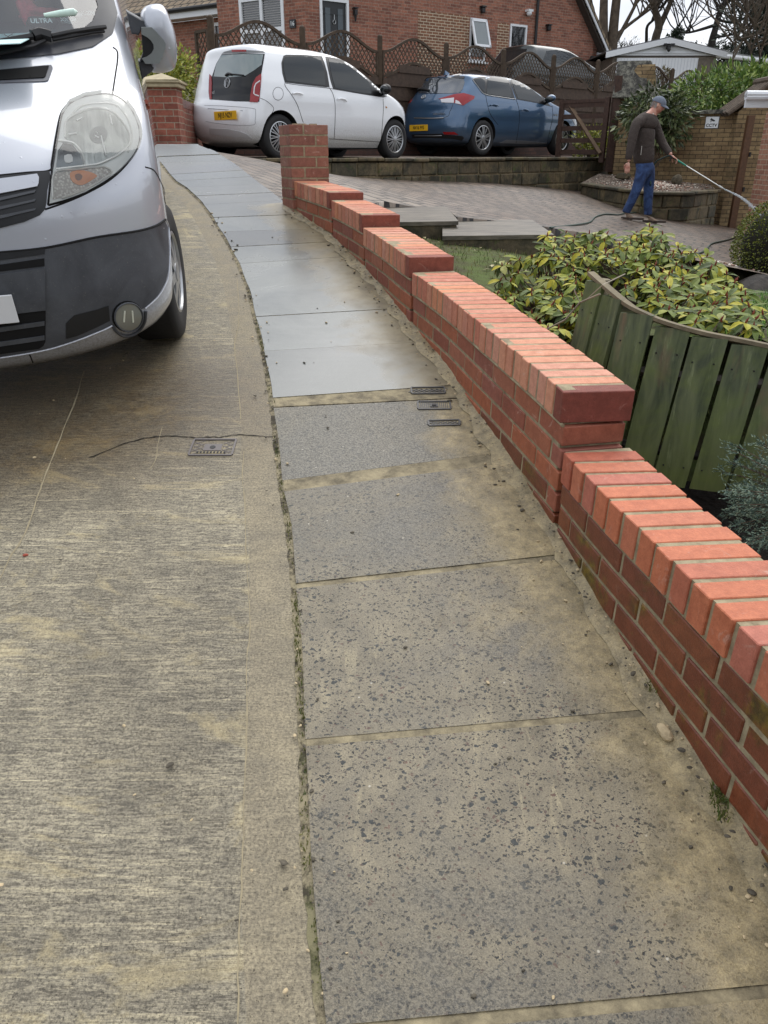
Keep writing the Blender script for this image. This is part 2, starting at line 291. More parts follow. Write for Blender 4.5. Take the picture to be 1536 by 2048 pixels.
M['pinkbrick']=uvbrick('pink_brick',(168,122,98),(140,96,78),(176,160,138),.2)
so.rotation_euler=Vector((math.sin(SUN_AZ)*math.cos(SUN_EL),math.cos(SUN_AZ)*math.cos(SUN_EL),math.sin(SUN_EL))).to_track_quat('Z','Y').to_euler()
def curve(pts,n=8):
    """catmull-rom through points"""
    P=[Vector(p) for p in pts]; out=[]
    for i in range(len(P)-1):
        a=P[max(i-1,0)];b=P[i];c=P[i+1];d=P[min(i+2,len(P)-1)]
        for k in range(n):
            t=k/n; out.append(.5*((2*b)+(c-a)*t+(2*a-5*b+4*c-d)*t*t+(3*b-a-3*c+d)*t**3))
    out.append(P[-1]); return out
# ---------------------------------------------------------------- terrain right of the wall
ctrl=[(570,405),(510,365),(460,325)]
T=[tuple(G(*q)) for q in ctrl]
T+=[(-3.0,11.3,.11),(-2.6,10.4,.09),(-.8,12.5,-.26),(1.9,15.1,-.48),(4.6,18,-.76),(4.03,13.2,-.953),(6.4,16.2,-1.22),(4.2,9.5,-1.2),(.76,9.0,-.56),(1.75,8.6,-.68),(7.5,13,-1.45),(9,20,-1.5),(-1.5,10.3,-.06),(2.0,11,-.72),(-.3,8.2,-.42),
    (.2,8.7,-.50),(5,7.5,-1.35),(8,6,-1.7),(12,14,-1.9),(-6,14,.1),(-4,9.2,.1)]
TA=np.array(T)
def _k(r): return np.where(r>1e-9,r*r*np.log(r+1e-12),0)
n_=len(TA); K=_k(np.hypot(TA[:,None,0]-TA[None,:,0],TA[:,None,1]-TA[None,:,1])); Pm=np.c_[np.ones(n_),TA[:,:2]]
Am=np.zeros((n_+3,n_+3)); Am[:n_,:n_]=K+.02*np.eye(n_); Am[:n_,n_:]=Pm; Am[n_:,:n_]=Pm.T
WT=np.linalg.solve(Am,np.r_[TA[:,2],0,0,0])
def drive(x,y):
    r=np.hypot(x-TA[:,0],y-TA[:,1]); return float(_k(r)@WT[:n_]+WT[n_]+WT[n_+1]*x+WT[n_+2]*y)
def Gd(px,py,f=drive):
    d=ray(px,py); t=1.5
    while t<60:
        p=d*t
        if p.z<f(p.x,p.y): return p
        t+=.02
    return d*t
def garden(x,y):   # front garden strip between the wall and the steps
    a=-1.60+.125*y-.10*x
    if y>6.3: k=min(1,(y-6.3)/2.0); a=a*(1-k)+(drive(x,y)-.24)*k
    return a+.02*math.sin(x*3.1+y*2.3)
# pavement edges
LBp=[(668,2300),(650,2048),(630,1850),(615,1700),(611,1500),(603,1350),(597,1250),(590,1150),(579,1050),(567,985),(556,900),(551,850),(544,795),(528,703),(513,642),(497,577),(478,530),(461,496),(443,466),(426,438),(405,408),(391,395),(374,378),(352,365),(331,340),(315,318),(300,300),(292,290)]
LBw=[G(*q) for q in LBp]
WBp=[(573,410),(600,435),(650,470),(700,515),(760,580),(800,632),(850,690),(900,755),(960,845),(1010,918),(1100,1056),(1150,1145),(1200,1230),(1270,1340),(1330,1440),(1400,1550),(1470,1660),(1536,1760)]
WB=[G(*q) for q in WBp]; WB=curve([(v.x,v.y,0) for v in WB]+[(.90,.85,0),(.95,.3,0),(.96,-.6,0)],6)
RBp=[(395,291),(430,305),(470,330),(510,362),(545,388)]
RBw=[G(*q) for q in RBp]
def interp_x(pts,y):
    ps=sorted([(p.y,p.x) for p in pts]); ys=[a for a,b in ps]; xs=[b for a,b in ps]; return float(np.interp(y,ys,xs))
def xl(y): 
    return interp_x(LBw,y)
WBl=[Vector((v.x,v.y)) for v in WB]
def xr(y):
    if y<6.79: return interp_x(WBl,y)
    return interp_x(RBw+[Vector((-.8,6.79))],y)
# base ground sheet
m=MT('soil_ground',rough=.95); v=m.coord(); m.col(m.mix(m.ramp(m.noise(v,2,6,.7),[(.35,0),(.65,1)]),S(62,52,38),S(86,84,50))); m.bump(m.noise(v,30,6,.7),.7,.02); M['soil']=m.m
def sheet(name,f,xs,ys,mat,mask=None,smooth=True,attrs=None,kind='structure'):
    idx={};vs=[];fs=[]
    for j,y in enumerate(ys):
        for i,x in enumerate(xs):
            idx[i,j]=len(vs); vs.append((x,y,f(x,y)))
    for j in range(len(ys)-1):
        for i in range(len(xs)-1):
            if mask and not mask((xs[i]+xs[i+1])/2,(ys[j]+ys[j+1])/2): continue
            fs.append((idx[i,j],idx[i+1,j],idx[i+1,j+1],idx[i,j+1]))
    me=bpy.data.meshes.new(name); me.from_pydata(vs,[],fs); me.update()
    for an,af in (attrs or {}).items():
        a=me.attributes.new(an,'FLOAT','POINT'); a.data.foreach_set('value',[af(x,y) for x,y,z in vs])
    bm=bmesh.new(); bm.from_mesh(me); bmesh.ops.delete(bm,geom=[q for q in bm.verts if not q.link_faces],context='VERTS'); bm.to_mesh(me); bm.free()
    o=link_mesh(name,me,None,mat,smooth); o['kind']=kind; return o
def lin(a,b,n): return [a+(b-a)*k/n for k in range(n+1)]
def sm(a,b,x): t=min(1,max(0,(x-a)/(b-a))); return t*t*(3-2*t)
def base(x,y):
    st=min(street(max(y,-12)),.02); 
    if y<6.6: xw=interp_x(WBl,max(y,-.5))+.1
    else: xw=interp_x([Vector((-.8,6.6)),Vector((-2.4,9.3)),Vector((-2.8,12))],y)
    g=garden(x,y) if y<8.6 else drive(x,y)-.05
    g=max(min(g,.5),-3.5)
    if x>15 or y>24 or x<-12: k=max(sm(15,25,x),sm(24,30,y)); g=g*(1-k)+(-2)*k
    k=sm(xw-.02,xw+.12,x); return (st*(1-k)+g*k)-.09
xs=sorted(set([-900,-300,-100,-50,-25,-14]+lin(-10,-3,14)+lin(-3,6,120)+lin(6,16,25)+[20,30,60,140,400,900])); ys=sorted(set([-400,-100,-40,-20,-12]+lin(-10,0,10)+lin(0,10,110)+lin(10,24,50)+[27,30,40,60,120,300,900]))
sheet('ground',base,xs,ys,M['soil'])
# road
kerbw=lambda y: .15
def rf(x,y): return street(y)
rys=lin(-.5,9.6,110)
_A,_B=G(80,750),G(0,985)
bayx=lambda y:_A.x+(y-_A.y)*(_B.x-_A.x)/(_B.y-_A.y)
def roadmesh():
    vs=[];fs=[];k=[];wet_shade=[]
    cols=[0,.01,.02,.05,.08,.11,.135,.15,.165]+[.2+.075*i for i in range(60)]+[5,6,8,11]
    for y in rys:
        x0=xl(max(min(y,9.2),.75))-.004-.004*abs(math.sin(y*7))
        for c in cols:
            x=x0-c; z=street(y)+.004 if y<9.3 else street(9.3)+.004
            vs.append((x,y,z)); k.append(1.0 if c<.15 else 0.0)
            a=sm(1.25,.5,math.hypot((x+1.65)/1.25,(y-3.35)/.85)); b=.9*sm(0,.03,bayx(y)-x) ; d2=.7*sm(.5,.15,abs(x+.88+.13*(y-4)))*sm(3.3,3.8,y)*0  # wet patch plus painted shade under the van; second term darker left bay
            wet_shade.append(min(1,max(a,b,d2)))
    n=len(cols)
    for j in range(len(rys)-1):
        for i in range(n-1): fs.append((j*n+i,(j+1)*n+i,(j+1)*n+i+1,j*n+i+1))
    me=bpy.data.meshes.new('road'); me.from_pydata(vs,[],fs); me.update()
    for nm,vals in(('kerb',k),('wet',wet_shade)):
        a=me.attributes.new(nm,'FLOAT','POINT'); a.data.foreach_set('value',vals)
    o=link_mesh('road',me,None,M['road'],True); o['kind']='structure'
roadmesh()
# pale filled joints and the cracks in the concrete
def ribbon(pxs,wd,mat,name,dz=.0055,f=None,jit=0,h=0):
    mb=MB(); P=[G(*q) for q in pxs]; P=curve([(p.x,p.y,0) for p in P],5); L_=[];R_=[]
    for i,p in enumerate(P):
        t=(P[min(i+1,len(P)-1)]-P[max(i-1,0)]); t.z=0; t.normalize(); nn=Vector((-t.y,t.x,0)); ww=wd*(1+random.uniform(-.45,.45)); p=p+nn*random.uniform(-jit,jit)
        for sgn,l in((1,L_),(-1,R_)):
            q=p+nn*ww/2*sgn; q.z=street(q.y)+dz; l.append(q)
    vs=L_+R_; n=len(L_); mb.add(vs,[(i,i+1,n+i+1,n+i) for i in range(n-1)]); o=mb.build(name,mat,recalc=False); o['kind']='structure'; return o
m=MT('joint_fill',rough=.9); m.col(m.mix(m.noise(m.coord(),40,4,.7),S(120,110,88),S(176,164,134))); M['jfill']=m.m
m=MT('crack_dark',S(30,27,22),rough=1); M['crack']=m.m
ribbon([(475,560),(478,640),(470,690),(476,760),(482,840)],.0042,M['jfill'],'road_joint',jit=.002)
ribbon([(488,905),(485,960),(490,1010),(491,1080),(497,1180),(500,1260),(494,1330),(494,1450),(490,1560),(488,1650),(483,1780),(478,1900),(476,2048),(474,2150)],.0032,M['jfill'],'road_joint',jit=.0015)
ribbon([(168,745),(152,800),(120,880),(92,950),(78,990),(50,1070),(25,1110),(0,1160),(-20,1200)],.005,M['jfill'],'road_joint',jit=.002)
ribbon([(325,855),(316,890),(312,920),(300,940)],.0032,M['jfill'],'road_joint',jit=.002)
ribbon([(180,918),(250,890),(300,878),(345,874),(385,878),(420,877),(450,876),(480,872),(546,876)],.006,M['crack'],'road_crack',.0065,jit=.003)
ribbon([(312,919),(385,917),(440,916),(486,916)],.0022,M['jfill'],'road_joint',jit=.001)
ribbon([(312,953),(400,954),(484,953)],.0022,M['jfill'],'road_joint',jit=.001)
# pavement slabs: (left px, right px towards the wall, kind, dark, brown)
rows=[((668,2300),(1300,2180),'a',.0,0),((652,2075),(1536,1990),'a',.0,0),((612,1492),(1292,1432),'a',0,0),((597,1177),(1128,1118),'a',.15,0),((569,985),(985,932),'a',.35,0),
      ((568,968),(972,916),'c',0,0),((549,817),(830,803),'a',.8,0),((545,800),(900,775),'c',0,0),((528,706),(800,690),'s',.35,0),((511,637),(770,622),'s',.1,0),((496,578),(735,566),'s',.05,0),((478,530),(705,515),'s',.12,0),((460,497),(665,486),'s',.25,0),((443,466),(620,461),'s',.6,.2),((426,438),(590,432),'s',.2,0),
      ((405,412),(570,404),'s',.35,.15),((391,395),(545,388),'s',.3,.3),((374,378),(520,372),'s',.35,.2),((352,365),(490,357),'s',.45,0),((340,352),(462,345),'s',.4,0),((331,340),(440,336),'s',.4,.7),((322,328),(425,325),'s',.4,.4),((312,316),(415,312),'s',.5,.1),((302,303),(405,301),'s',.5,0),((292,290),(395,290),'s',.5,0)]
def pavement():
    vs=[];fs=[];mi=[];at=[];wg=[]; js=[]
    def yline(row,x):  # line y as function of x in world
        a,b=G(*row[0]),G(*row[1]); k=(b.y-a.y)/(b.x-a.x); return a.y+(x-a.x)*k
    for r in range(len(rows)-1):
        lo,hi=rows[r],rows[r+1]; kind,dk,br=hi[2],hi[3],hi[4]
        gap=(.012 if kind=='a' else .002) if kind!='c' else .0; nx,ny=16,5
        gr=[]; dz=random.uniform(-.003,.003) if kind!='c' else -.004
        for j in range(ny+1):
            for i in range(nx+1):
                # iterate x then y
                w_=i/nx; y=0; ym=(G(*lo[0]).y+G(*hi[0]).y)/2; x=xl(ym)+w_*(xr(ym)-xl(ym))
                for it in range(6):
                    y0=yline(lo,x)+gap; y1=yline(hi,x)-gap; y=y0+(y1-y0)*j/ny; a=xl(y)+.004+.003*math.sin(y*11); b=xr(y)-(0 if y<6.79 else 0)-.0; x=a+w_*(b-a)
                gr.append(len(vs)); vs.append((x,y,street(y)+.012+dz)); wg.append(max(0,(b-x))*(1-.28*math.exp(-((y-2.1)/.4)**2)) if y<6.8 else 1.0)
                at.append((dk,br,0))
        W=nx+1
        for j in range(ny):
            for i in range(nx): fs.append((gr[j*W+i],gr[j*W+i+1],gr[(j+1)*W+i+1],gr[(j+1)*W+i])); mi.append({'a':0,'s':1,'c':2}[kind])
        # edge skirts
        ring=[gr[i] for i in range(W)]+[gr[j*W+nx] for j in range(1,ny+1)]+[gr[ny*W+i] for i in range(nx-1,-1,-1)]+[gr[j*W] for j in range(ny-1,0,-1)]
        b0=len(vs)
        for q in ring:
            x,y,z=vs[q]; vs.append((x,y,z-.05)); wg.append(wg[q]); at.append((dk,br,0))
        for k in range(len(ring)): k2=(k+1)%len(ring); fs.append((ring[k],b0+k,b0+k2,ring[k2])); mi.append(3)
    me=bpy.data.meshes.new('pavement'); me.from_pydata(vs,[],fs); me.update()
    a=me.attributes.new('wallgap','FLOAT','POINT'); a.data.foreach_set('value',wg)
    a=me.attributes.new('slab','FLOAT_VECTOR','POINT'); a.data.foreach_set('vector',[c for q in at for c in q])
    o=link_mesh('pavement',me,None,[M['agg'],M['smooth'],M['cement'],M['joint']]); me.polygons.foreach_set('material_index',mi); o['kind']='structure'
    # bedding seen in the joints
    b=MB(); n=220
    V=[]
    for k in range(n+1):
        y=.3+k/n*8.9; h=.0085 if y<3.3 else .003; V+= [(xl(y)+.004,y,street(y)+h),(xr(y),y,street(y)+h)]
    b.add(V,[(2*k,2*k+1,2*k+3,2*k+2) for k in range(n)]); o=b.build('path_bedding',M['cement'],recalc=False)
    o['kind']='structure'; b=MB(); b.add([q_ for k in range(n+1) for y in [.3+k/n*8.9] for q_ in ((xl(y)-.012-.008*abs(math.sin(y*31)),y,street(y)+.0055),(xl(y)+.012,y,street(y)+.0085))],[(2*k,2*k+1,2*k+3,2*k+2) for k in range(n)]); o=b.build('path_bedding',M['joint'],recalc=False); o['kind']='structure'
pavement()
# cement haunch at the foot of the wall
hb=MB(); V=[];F=[]; ys_=lin(.3,6.7,150)
hw=0
for k,y in enumerate(ys_):
    x=xr(y); wv=.05+.015*math.sin(y*5)+.012*math.sin(y*23)+random.uniform(-.006,.006); hw=.004+.004*math.sin(y*9)
    V+=[(x-wv,y,street(y)+.0125),(x-wv*.5,y,street(y)+.017+random.uniform(0,.004)),(x+.006,y,street(y)+.026+hw+random.uniform(0,.006)),(x+.03,y,street(y)+.02)]
for k in range(len(ys_)-1):
    for i in range(3): F.append((k*4+i,k*4+i+1,(k+1)*4+i+1,(k+1)*4+i))
hb.add(V,F); o=hb.build('cement_haunch',M['agg'],smooth=True); o['kind']='structure'
# block paving drive
EX=[-.75,-.3,0,.72,.745,1.6,1.8,3.0,4.2,10]; EY=[6.75,7.7,8.86,8.9,8.46,8.46,8.4,8.9,9.3,9.6]
ye=lambda x: float(np.interp(x,EX,EY))
def driveway():
    V=[];F=[]
    xs=sorted(set(lin(-.75,9.5,150)+[.72,.745,1.6])); J=60
    for x in xs:
        y0=ye(x); y1=17.6
        for j in range(J+1): y=y0+(y1-y0)*(j/J)**1.4; V.append((x,y,drive(x,y)))
    for i in range(len(xs)-1):
        for j in range(J): F.append((i*(J+1)+j,(i+1)*(J+1)+j,(i+1)*(J+1)+j+1,i*(J+1)+j+1))
    b0=len(V)   # thickness of the near edge
    for i,x in enumerate(xs): q=V[i*(J+1)]; V.append((q[0],q[1],q[2]-.16))
    for i in range(len(xs)-1): F.append((i*(J+1),b0+i,b0+i+1,(i+1)*(J+1)))
    b1=len(V); ys=lin(6.75,17.6,110); nx=14
    for y in ys:
        xa=xr(min(y,9.3)) if y<9.25 else -3.6
        if y<6.95: xa=max(xa,-.8)
        for i in range(nx+1): x=xa+(-.75-xa)*i/nx; V.append((x,y,drive(x,y)+.001))
    for j in range(len(ys)-1):
        for i in range(nx): F.append((b1+j*(nx+1)+i,b1+j*(nx+1)+i+1,b1+(j+1)*(nx+1)+i+1,b1+(j+1)*(nx+1)+i))
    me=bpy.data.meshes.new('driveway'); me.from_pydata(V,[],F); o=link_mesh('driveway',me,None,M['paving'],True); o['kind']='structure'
driveway()
# upper parking level behind the stone retaining wall, and the ground behind the fence
W0=Vector((-1.1,12.2)); WD=Vector((.70,.714)).normalized()
def upmask(x,y):
    v=Vector((x,y))-W0; perp=v.x*(-WD.y)+v.y*WD.x; return perp>.12 and (perp<5.2) and v.dot(WD)>-.9
def upz(x,y): 
    v=Vector((x,y))-W0; return -.055+ .03*sm(0,3,(v.x*(-WD.y)+v.y*WD.x))
sheet('parking_ground',upz,lin(-4,14,70),lin(11,26,60),M['paving'],upmask)
# ---------------------------------------------------------------- hero brick wall
seg=[('A',6.51,5.815,-.186,-.240),('B',5.80,5.155,-.288,-.343),('C',5.14,4.245,-.415,-.492),('D',4.21,2.43,-.563,-.700),('E',2.395,-.4,-.889,-1.03)]
WP=[Vector((v.x,v.y,0)) for v in WB]
cum=[0]
for i in range(len(WP)-1): cum.append(cum[-1]+(WP[i+1]-WP[i]).length)
def at_s(s_):
    s_=max(0,min(s_,cum[-1]-1e-6)); i=int(np.searchsorted(cum,s_,side='right'))-1; i=min(i,len(WP)-2)
    k=(s_-cum[i])/(cum[i+1]-cum[i]); p=WP[i].lerp(WP[i+1],k)
    q0=WP[max(i-2,0)];q1=WP[min(i+3,len(WP)-1)]; t=(q1-q0).normalized(); return p,t   # t points toward the viewer
def s_of_y(y):
    for i in range(len(WP)-1):
        a,b=WP[i].y,WP[i+1].y
        if (a-y)*(b-y)<=0: return cum[i]+(cum[i+1]-cum[i])*(a-y)/(a-b+1e-12)
    return cum[-1]
TH=.232
wallroot=empty('brick_wall',(WP[0].x,WP[0].y,-.38)); tag(wallroot,'low stepped red brick garden wall with orange brick-on-edge coping curving up the hill beside the pavement','wall')
mcop=MB(); mbod=MB(); mold=MB(); mmor=MB()
def brick(mb,s0,s1,off0,off1,z0,z1,zs=0,mi=None,bev=.004,skew=0):
    """brick from arc s0..s1, offset off0..off1 to the garden side, heights z0..z1 at its middle, slope zs"""
    sm_=(s0+s1)/2; p,t=at_s(sm_); nrm=Vector((-t.y,t.x,0)) # garden side?
    if nrm.x<0: nrm=-nrm
    if skew: nrm=Vector((nrm.x,nrm.y*skew,0)).normalized()
    c=p+nrm*((off0+off1)/2); c.z=(z0+z1)/2
    l=s1-s0; tt=Vector((t.x,t.y,zs)).normalized(); up=tt.cross(nrm); 
    if up.z<0: up=-up
    Mx=Matrix(((tt.x,nrm.x,up.x,c.x),(tt.y,nrm.y,up.y,c.y),(tt.z,nrm.z,up.z,c.z),(0,0,0,1)))
    mb.box((0,0,0),(l,off1-off0,z1-z0),M=Mx,bev=bev,mi=mi)
for nm,ya,yb,za,zb in seg:
    sa,sb=s_of_y(ya),s_of_y(yb); Ls=sb-sa; pitch={'A':.078,'B':.080,'C':.081,'D':.077,'E':.089}[nm]; n=max(1,round(Ls/pitch)); pitch=Ls/n; slope=(zb-za)/Ls
    jt=.014 if nm!='E' else .019
    for k in range(n):
        a=sa+k*pitch+jt/2; b=sa+(k+1)*pitch-jt/2; zt=za+slope*((a+b)/2-sa)+random.uniform(-.0015,.0015); o_=random.uniform(-.003,.003)
        last=(k==n-1 and nm!='E')
        brick(mcop,a,b,-.006+o_,TH+.004+o_,zt-.108,zt,slope,mi=1 if last else (2 if nm=='E' else 0),bev=.0025,skew=.45)
    # courses
    ch=.0805; j=0
    nc=6 if nm in'D' else 5
    for j in range(nc):
        zo=.108+.012+j*ch; bl=.24; off=(j%2)*bl/2+{'A':0,'B':.03,'C':.1,'D':.05,'E':.02}[nm]; ss=sa-off
        while ss<sb:
            a=max(ss+.006,sa); b=min(ss+bl-.006,sb)
            if b-a>.03:
                zt=za+slope*((a+b)/2-sa)-zo+random.uniform(-.001,.001); p,_=at_s((a+b)/2); gz=street(p.y)
                if zt>gz-.05:
                    tgt=mold if (nm=='E' or (zt-gz<.13 and p.y<3.2)) else mbod
                    if b-a>.2 and random.random()<.0: pass
                    brick(tgt,a,b,.002+random.uniform(-.002,.002),TH-.006,zt-ch+.012,zt,slope,bev=.003)
            ss+=bl
    # mortar core
    K=max(2,int(Ls/.07)); V=[]
    for k in range(K+1):
        s_=sa+(Ls-.022)*k/K; p,t=at_s(s_); nr=Vector((-t.y,t.x,0)); nr=-nr if nr.x<0 else nr
        zt=za+slope*(s_-sa)-(.001 if nm!='E' else .004); g=street(p.y)-.15
        for off,z in((.0055,g),(.0055,zt-.112),(-.002 if nm!='E' else .002,zt-.108),(-.002 if nm!='E' else .002,zt),(TH-.003,zt),(TH-.01,g-.25)):
            q=p+nr*off; V.append((q.x,q.y,z))
    F=[(k*6+i,k*6+i+1,(k+1)*6+i+1,(k+1)*6+i) for k in range(K) for i in range(5)]+[(0,1,2,3,4,5),tuple(K*6+i for i in range(6))]
    mmor.add(V,F)
    # bead of mortar under the coping
    if nm!='E': mmor.tube([(lambda pt:(pt[0].x+.001,pt[0].y,za+slope*(sa+Ls*q/24-sa)-.114))(at_s(sa+Ls*q/24)) for q in range(25)],.006,6)
mcop.build('coping',[M['coping'],M['darkred'],M['copingE']],wallroot,world=True); mbod.build('brickwork',M['wallbrick'],wallroot,world=True); mold.build('weathered_brickwork',M['oldbrick'],wallroot,world=True); mmor.build('mortar',M['mortar'],wallroot,world=True)
# end pillar
pil=MB(); pm=MB(); al=R(14); ex=Vector((math.cos(al),math.sin(al),0)); ey=Vector((-math.sin(al)*.6-.25,math.cos(al),0)).normalized()
NL=Vector((-.715,6.50,0)); PW=.295; PD=.31
def plocal(a,b,z): q=NL+ex*a+ey*b; return Vector((q.x,q.y,z))
def pbrick(a0,a1,b0,b1,z0,z1):
    vs=[plocal(a,b,z) for a in(a0,a1) for b in(b0,b1) for z in(z0,z1)]
    mb=MB(); mb.box((0,0,0),(1,1,1),bev=.03); bx=[]
    for v in mb.v:
        bx.append(plocal(a0+(v[0]+.5)*(a1-a0),b0+(v[1]+.5)*(b1-b0),z0+(v[2]+.5)*(z1-z0)))
    pil.add(bx,mb.f)
ztop=.205; ch=.0755
for j in range(9):
    z1=ztop-j*ch; z0=z1-ch+.011
    fr=PW*.655
    if j%2: pbrick(0,fr,0,.1,z0,z1); pbrick(fr+.011,PW,0,.2,z0,z1); pbrick(0,.1,.111,PD,z0,z1); pbrick(.111,PW,.211,PD,z0,z1)
    else: pbrick(0,PW-fr,0,.2,z0,z1); pbrick(PW-fr+.011,PW,0,.1,z0,z1); pbrick(0,fr,.211,PD,z0,z1); pbrick(fr+.011,PW,.111,PD,z0,z1)
vs=[plocal(a,b,z) for a in(.003,PW-.003) for b in(.003,PD-.003) for z in(-.75,ztop-.004)]
pm.add(vs,[(0,1,3,2),(4,6,7,5),(0,4,5,1),(2,3,7,6),(0,2,6,4),(1,5,7,3)])
for k in range(14):
    a,b=random.uniform(.05,PW-.05),random.uniform(.05,PD-.05); pm.box(plocal(a,b,ztop+.003),(random.uniform(.02,.06),random.uniform(.02,.05),random.uniform(.006,.018)),rz=random.random()*3)
p=pil.build('pillar',M['pierbrick'],wallroot,world=True); pm.build('pillar_mortar',M['mortar'],p)
# ---------------------------------------------------------------- small things on the ground
sx_=Matrix.Rotation(math.atan(SB),4,'X')
def onstreet(px,py,rz=0,dz=.003):
    g=G(px,py); return Matrix.Translation((g.x,g.y,g.z+dz))@sx_@Matrix.Rotation(rz,4,'Z')
m=MT('cast_iron',S(92,92,92),rough=.5,metal=.6); m.bump(m.noise(m.coord(),90,4,.7),.4,.002); M['iron']=m.m
m=MT('plastic_cover',S(104,98,96),rough=.5); m.bump(m.noise(m.coord(),90,4,.7),.3,.001); M['pcover']=m.m
M['black']=simple('black_plastic',S(28,28,30),.5,var=.2)
def cover(px,py,w_,h_,label,kind,rz=0):
    Mx=onstreet(px,py,rz,.005 if kind!='road' else .0005); root=empty('stopcock_cover'); root.matrix_world=Mx; tag(root,label,'cover',None if kind=='road' else 'small metal covers in the pavement beside the wall')
    f=MB(); t=.008; z=.004
    for sx,sy,wx,wy in((0,h_/2,w_,t),(0,-h_/2,w_,t),(w_/2,0,t,h_-t),(-w_/2,0,t,h_-t)): f.box((sx,sy,z-.004),(wx,wy,.018))
    f.build('frame',M['iron'] if kind!='road' else M['pcover'],root)
    l=MB(); l.box((0,0,-.004),(w_-t,h_-t,.012))
    if kind=='diag':
        for k in range(-6,7):
            x=k*w_/13; l.box((x,0,.0035),(.004,h_*.8,.005),rz=.9*(1 if k%2 else -1))
    elif kind=='line':
        for k in range(-7,8): l.box((k*w_/17,0,.0035),(.003,h_*.86,.005))
        l.box((0,0,.005),(.035,.03,.006)); l.box((0,0,.008),(.02,.014,.006),mi=1)
    else:
        for k in range(-3,4):
            for sg in(-1,1): l.box((sg*w_*.34,k*h_/9,.003),(.045,.003,.004),rz=.6*(1 if k%2 else -1))
        l.box((0,0,.0035),(w_*.42,h_*.4,.005)); 
        l.tube([(0,0,.0),(0,0,.0075)],.012,12,mi=1); l.box((0,-h_*.33,.0035),(w_*.62,.018,.005),mi=2)
        for k in range(9): l.box((-.055+.0137*k,-h_*.33,.007),(.007,.011,.003),mi=1)
    l.build('lid',[M['iron'] if kind!='road' else M['pcover'],M['black'],M['cement']],root)
cover(856,785,.155,.062,'topmost of three small covers by the wall foot, dark, at the smooth slab edge','diag',.02)
cover(868,815,.145,.072,'middle small cover of three by the wall, with parallel ribs and a square centre','line',-.0)
cover(888,850,.135,.045,'lowest and most worn of three small covers by the wall, muddied with cement','diag',.05)
cover(426,897,.175,.125,'rectangular grey stopcock cover with a black keyhole set in the road concrete','road',0)
cb=MB()
def stone(mb,M_,sx,sy,sz,seed,mi=0):
    rnd=random.Random(seed); bm=bmesh.new(); bmesh.ops.create_icosphere(bm,subdivisions=2,radius=1)
    pl=[(Vector((rnd.uniform(-1,1),rnd.uniform(-1,1),rnd.uniform(-1,1))).normalized(),rnd.uniform(.55,.85)) for _ in range(9)]
    for v in bm.verts:
        for n_,d in pl:
            e=v.co.dot(n_)-d
            if e>0: v.co-=n_*e
    mb.add([M_@Vector((v.co.x*sx,v.co.y*sy,v.co.z*sz)) for v in bm.verts],[[v.index for v in f.verts] for f in bm.faces],mi); bm.free()
M['pebble']=simple('pale_stone',S(186,168,134),.85,var=.25,scale=40,bump=.5)
M['pebdark']=simple('dark_stone',S(84,78,66),.8,var=.4,scale=40,bump=.5)
stone(cb,onstreet(1326,1482,.4,.03),.020,.030,.018,3); tag(cb.build('loose_stone',M['pebble']),'pale angular stone chip lying in the gutter at the foot of the wall','stone')
cb=MB(); stone(cb,onstreet(52,1114,.6,.008),.010,.006,.006,5); tag(cb.build('brick_chip',simple('brick_chip_red',S(160,80,64),.8)),'small red brick chip on the road concrete at the left edge','brick chip')
cb=MB(); Mx=onstreet(825,2030,0,.002)
for k in range(26):
    a=random.random()*6.28;r=.009*math.sqrt(random.random()); stone(cb,Mx@Matrix.Translation((r*math.cos(a),r*math.sin(a),.0005)),.0022,.0022,.0012,k)
tag(cb.build('lichen_spot',simple('lichen',S(214,210,196),.9)),'round white lichen spot on the nearest speckled slab','lichen')
# grit: one mass of tiny chips
cb=MB()
for k in range(620):
    y=.95+random.random()**1.4*5.6
    if random.random()<.62: x=xr(y)-abs(random.gauss(0,.05))-.005
    elif random.random()<.5: x=xl(y)+random.gauss(0,.03)
    else: x=xl(y)+random.uniform(-1.2,1.0); 
    if x>xr(y): continue
    sz=random.choice([.0015,.002,.003,.0045])*(1+.1*y)*(1 if random.random()<.9 else 1.6)
    stone(cb,Matrix.Translation((x,y,street(y)+.014+(.02 if x>xr(y)-.06 else 0)))@Matrix.Rotation(random.random()*6,4,'Z'),sz*1.5,sz,sz*.6,k,0 if random.random()<.4 else 1)
o=cb.build('grit',[M['pebble'],M['pebdark']]); o['kind']='stuff'; tag(o,'scattered grit and crumbs along the wall foot and slab joints','grit')
# moss and tiny weeds in joints
m=MT('moss',rough=.9); m.col(m.ramp(m.rnd(),[(0,S(70,78,30)),(.5,S(104,104,44)),(1,S(60,84,34))])); M['moss']=m.m
cb=MB()
def blade(mb,p,h,lean,w_,az,mi=0):
    d=Vector((math.cos(az),math.sin(az),0)); s_=Vector((-d.y,d.x,0))*w_; q=p+d*lean*.4+Vector((0,0,h*.6)); e=p+d*lean+Vector((0,0,h))
    mb.add([p-s_,p+s_,q+s_*.7,q-s_*.7,e],[(0,1,2,3),(3,2,4)],mi)
for cy,amt,spread in[(1050,90,40),(1380,70,40),(1700,50,40),(580,40,20),(1215,60,14),(1300,70,25),(1250,40,20),(980,40,15),(900,60,20),(690,60,16),(660,50,20),(760,50,30),(1600,40,40),(1900,30,60),(1450,30,30)]:
    for k in range(amt):
        py=cy+random.gauss(0,spread); x_=float(np.interp(py,[q[1] for q in LBp[::-1]],[q[0] for q in LBp[::-1]])); g=G(x_,py); g.x+=random.gauss(-.004,.006); g.z+=.006
        blade(cb,g,random.uniform(.004,.014),random.uniform(0,.01),.0016,random.random()*6.3)
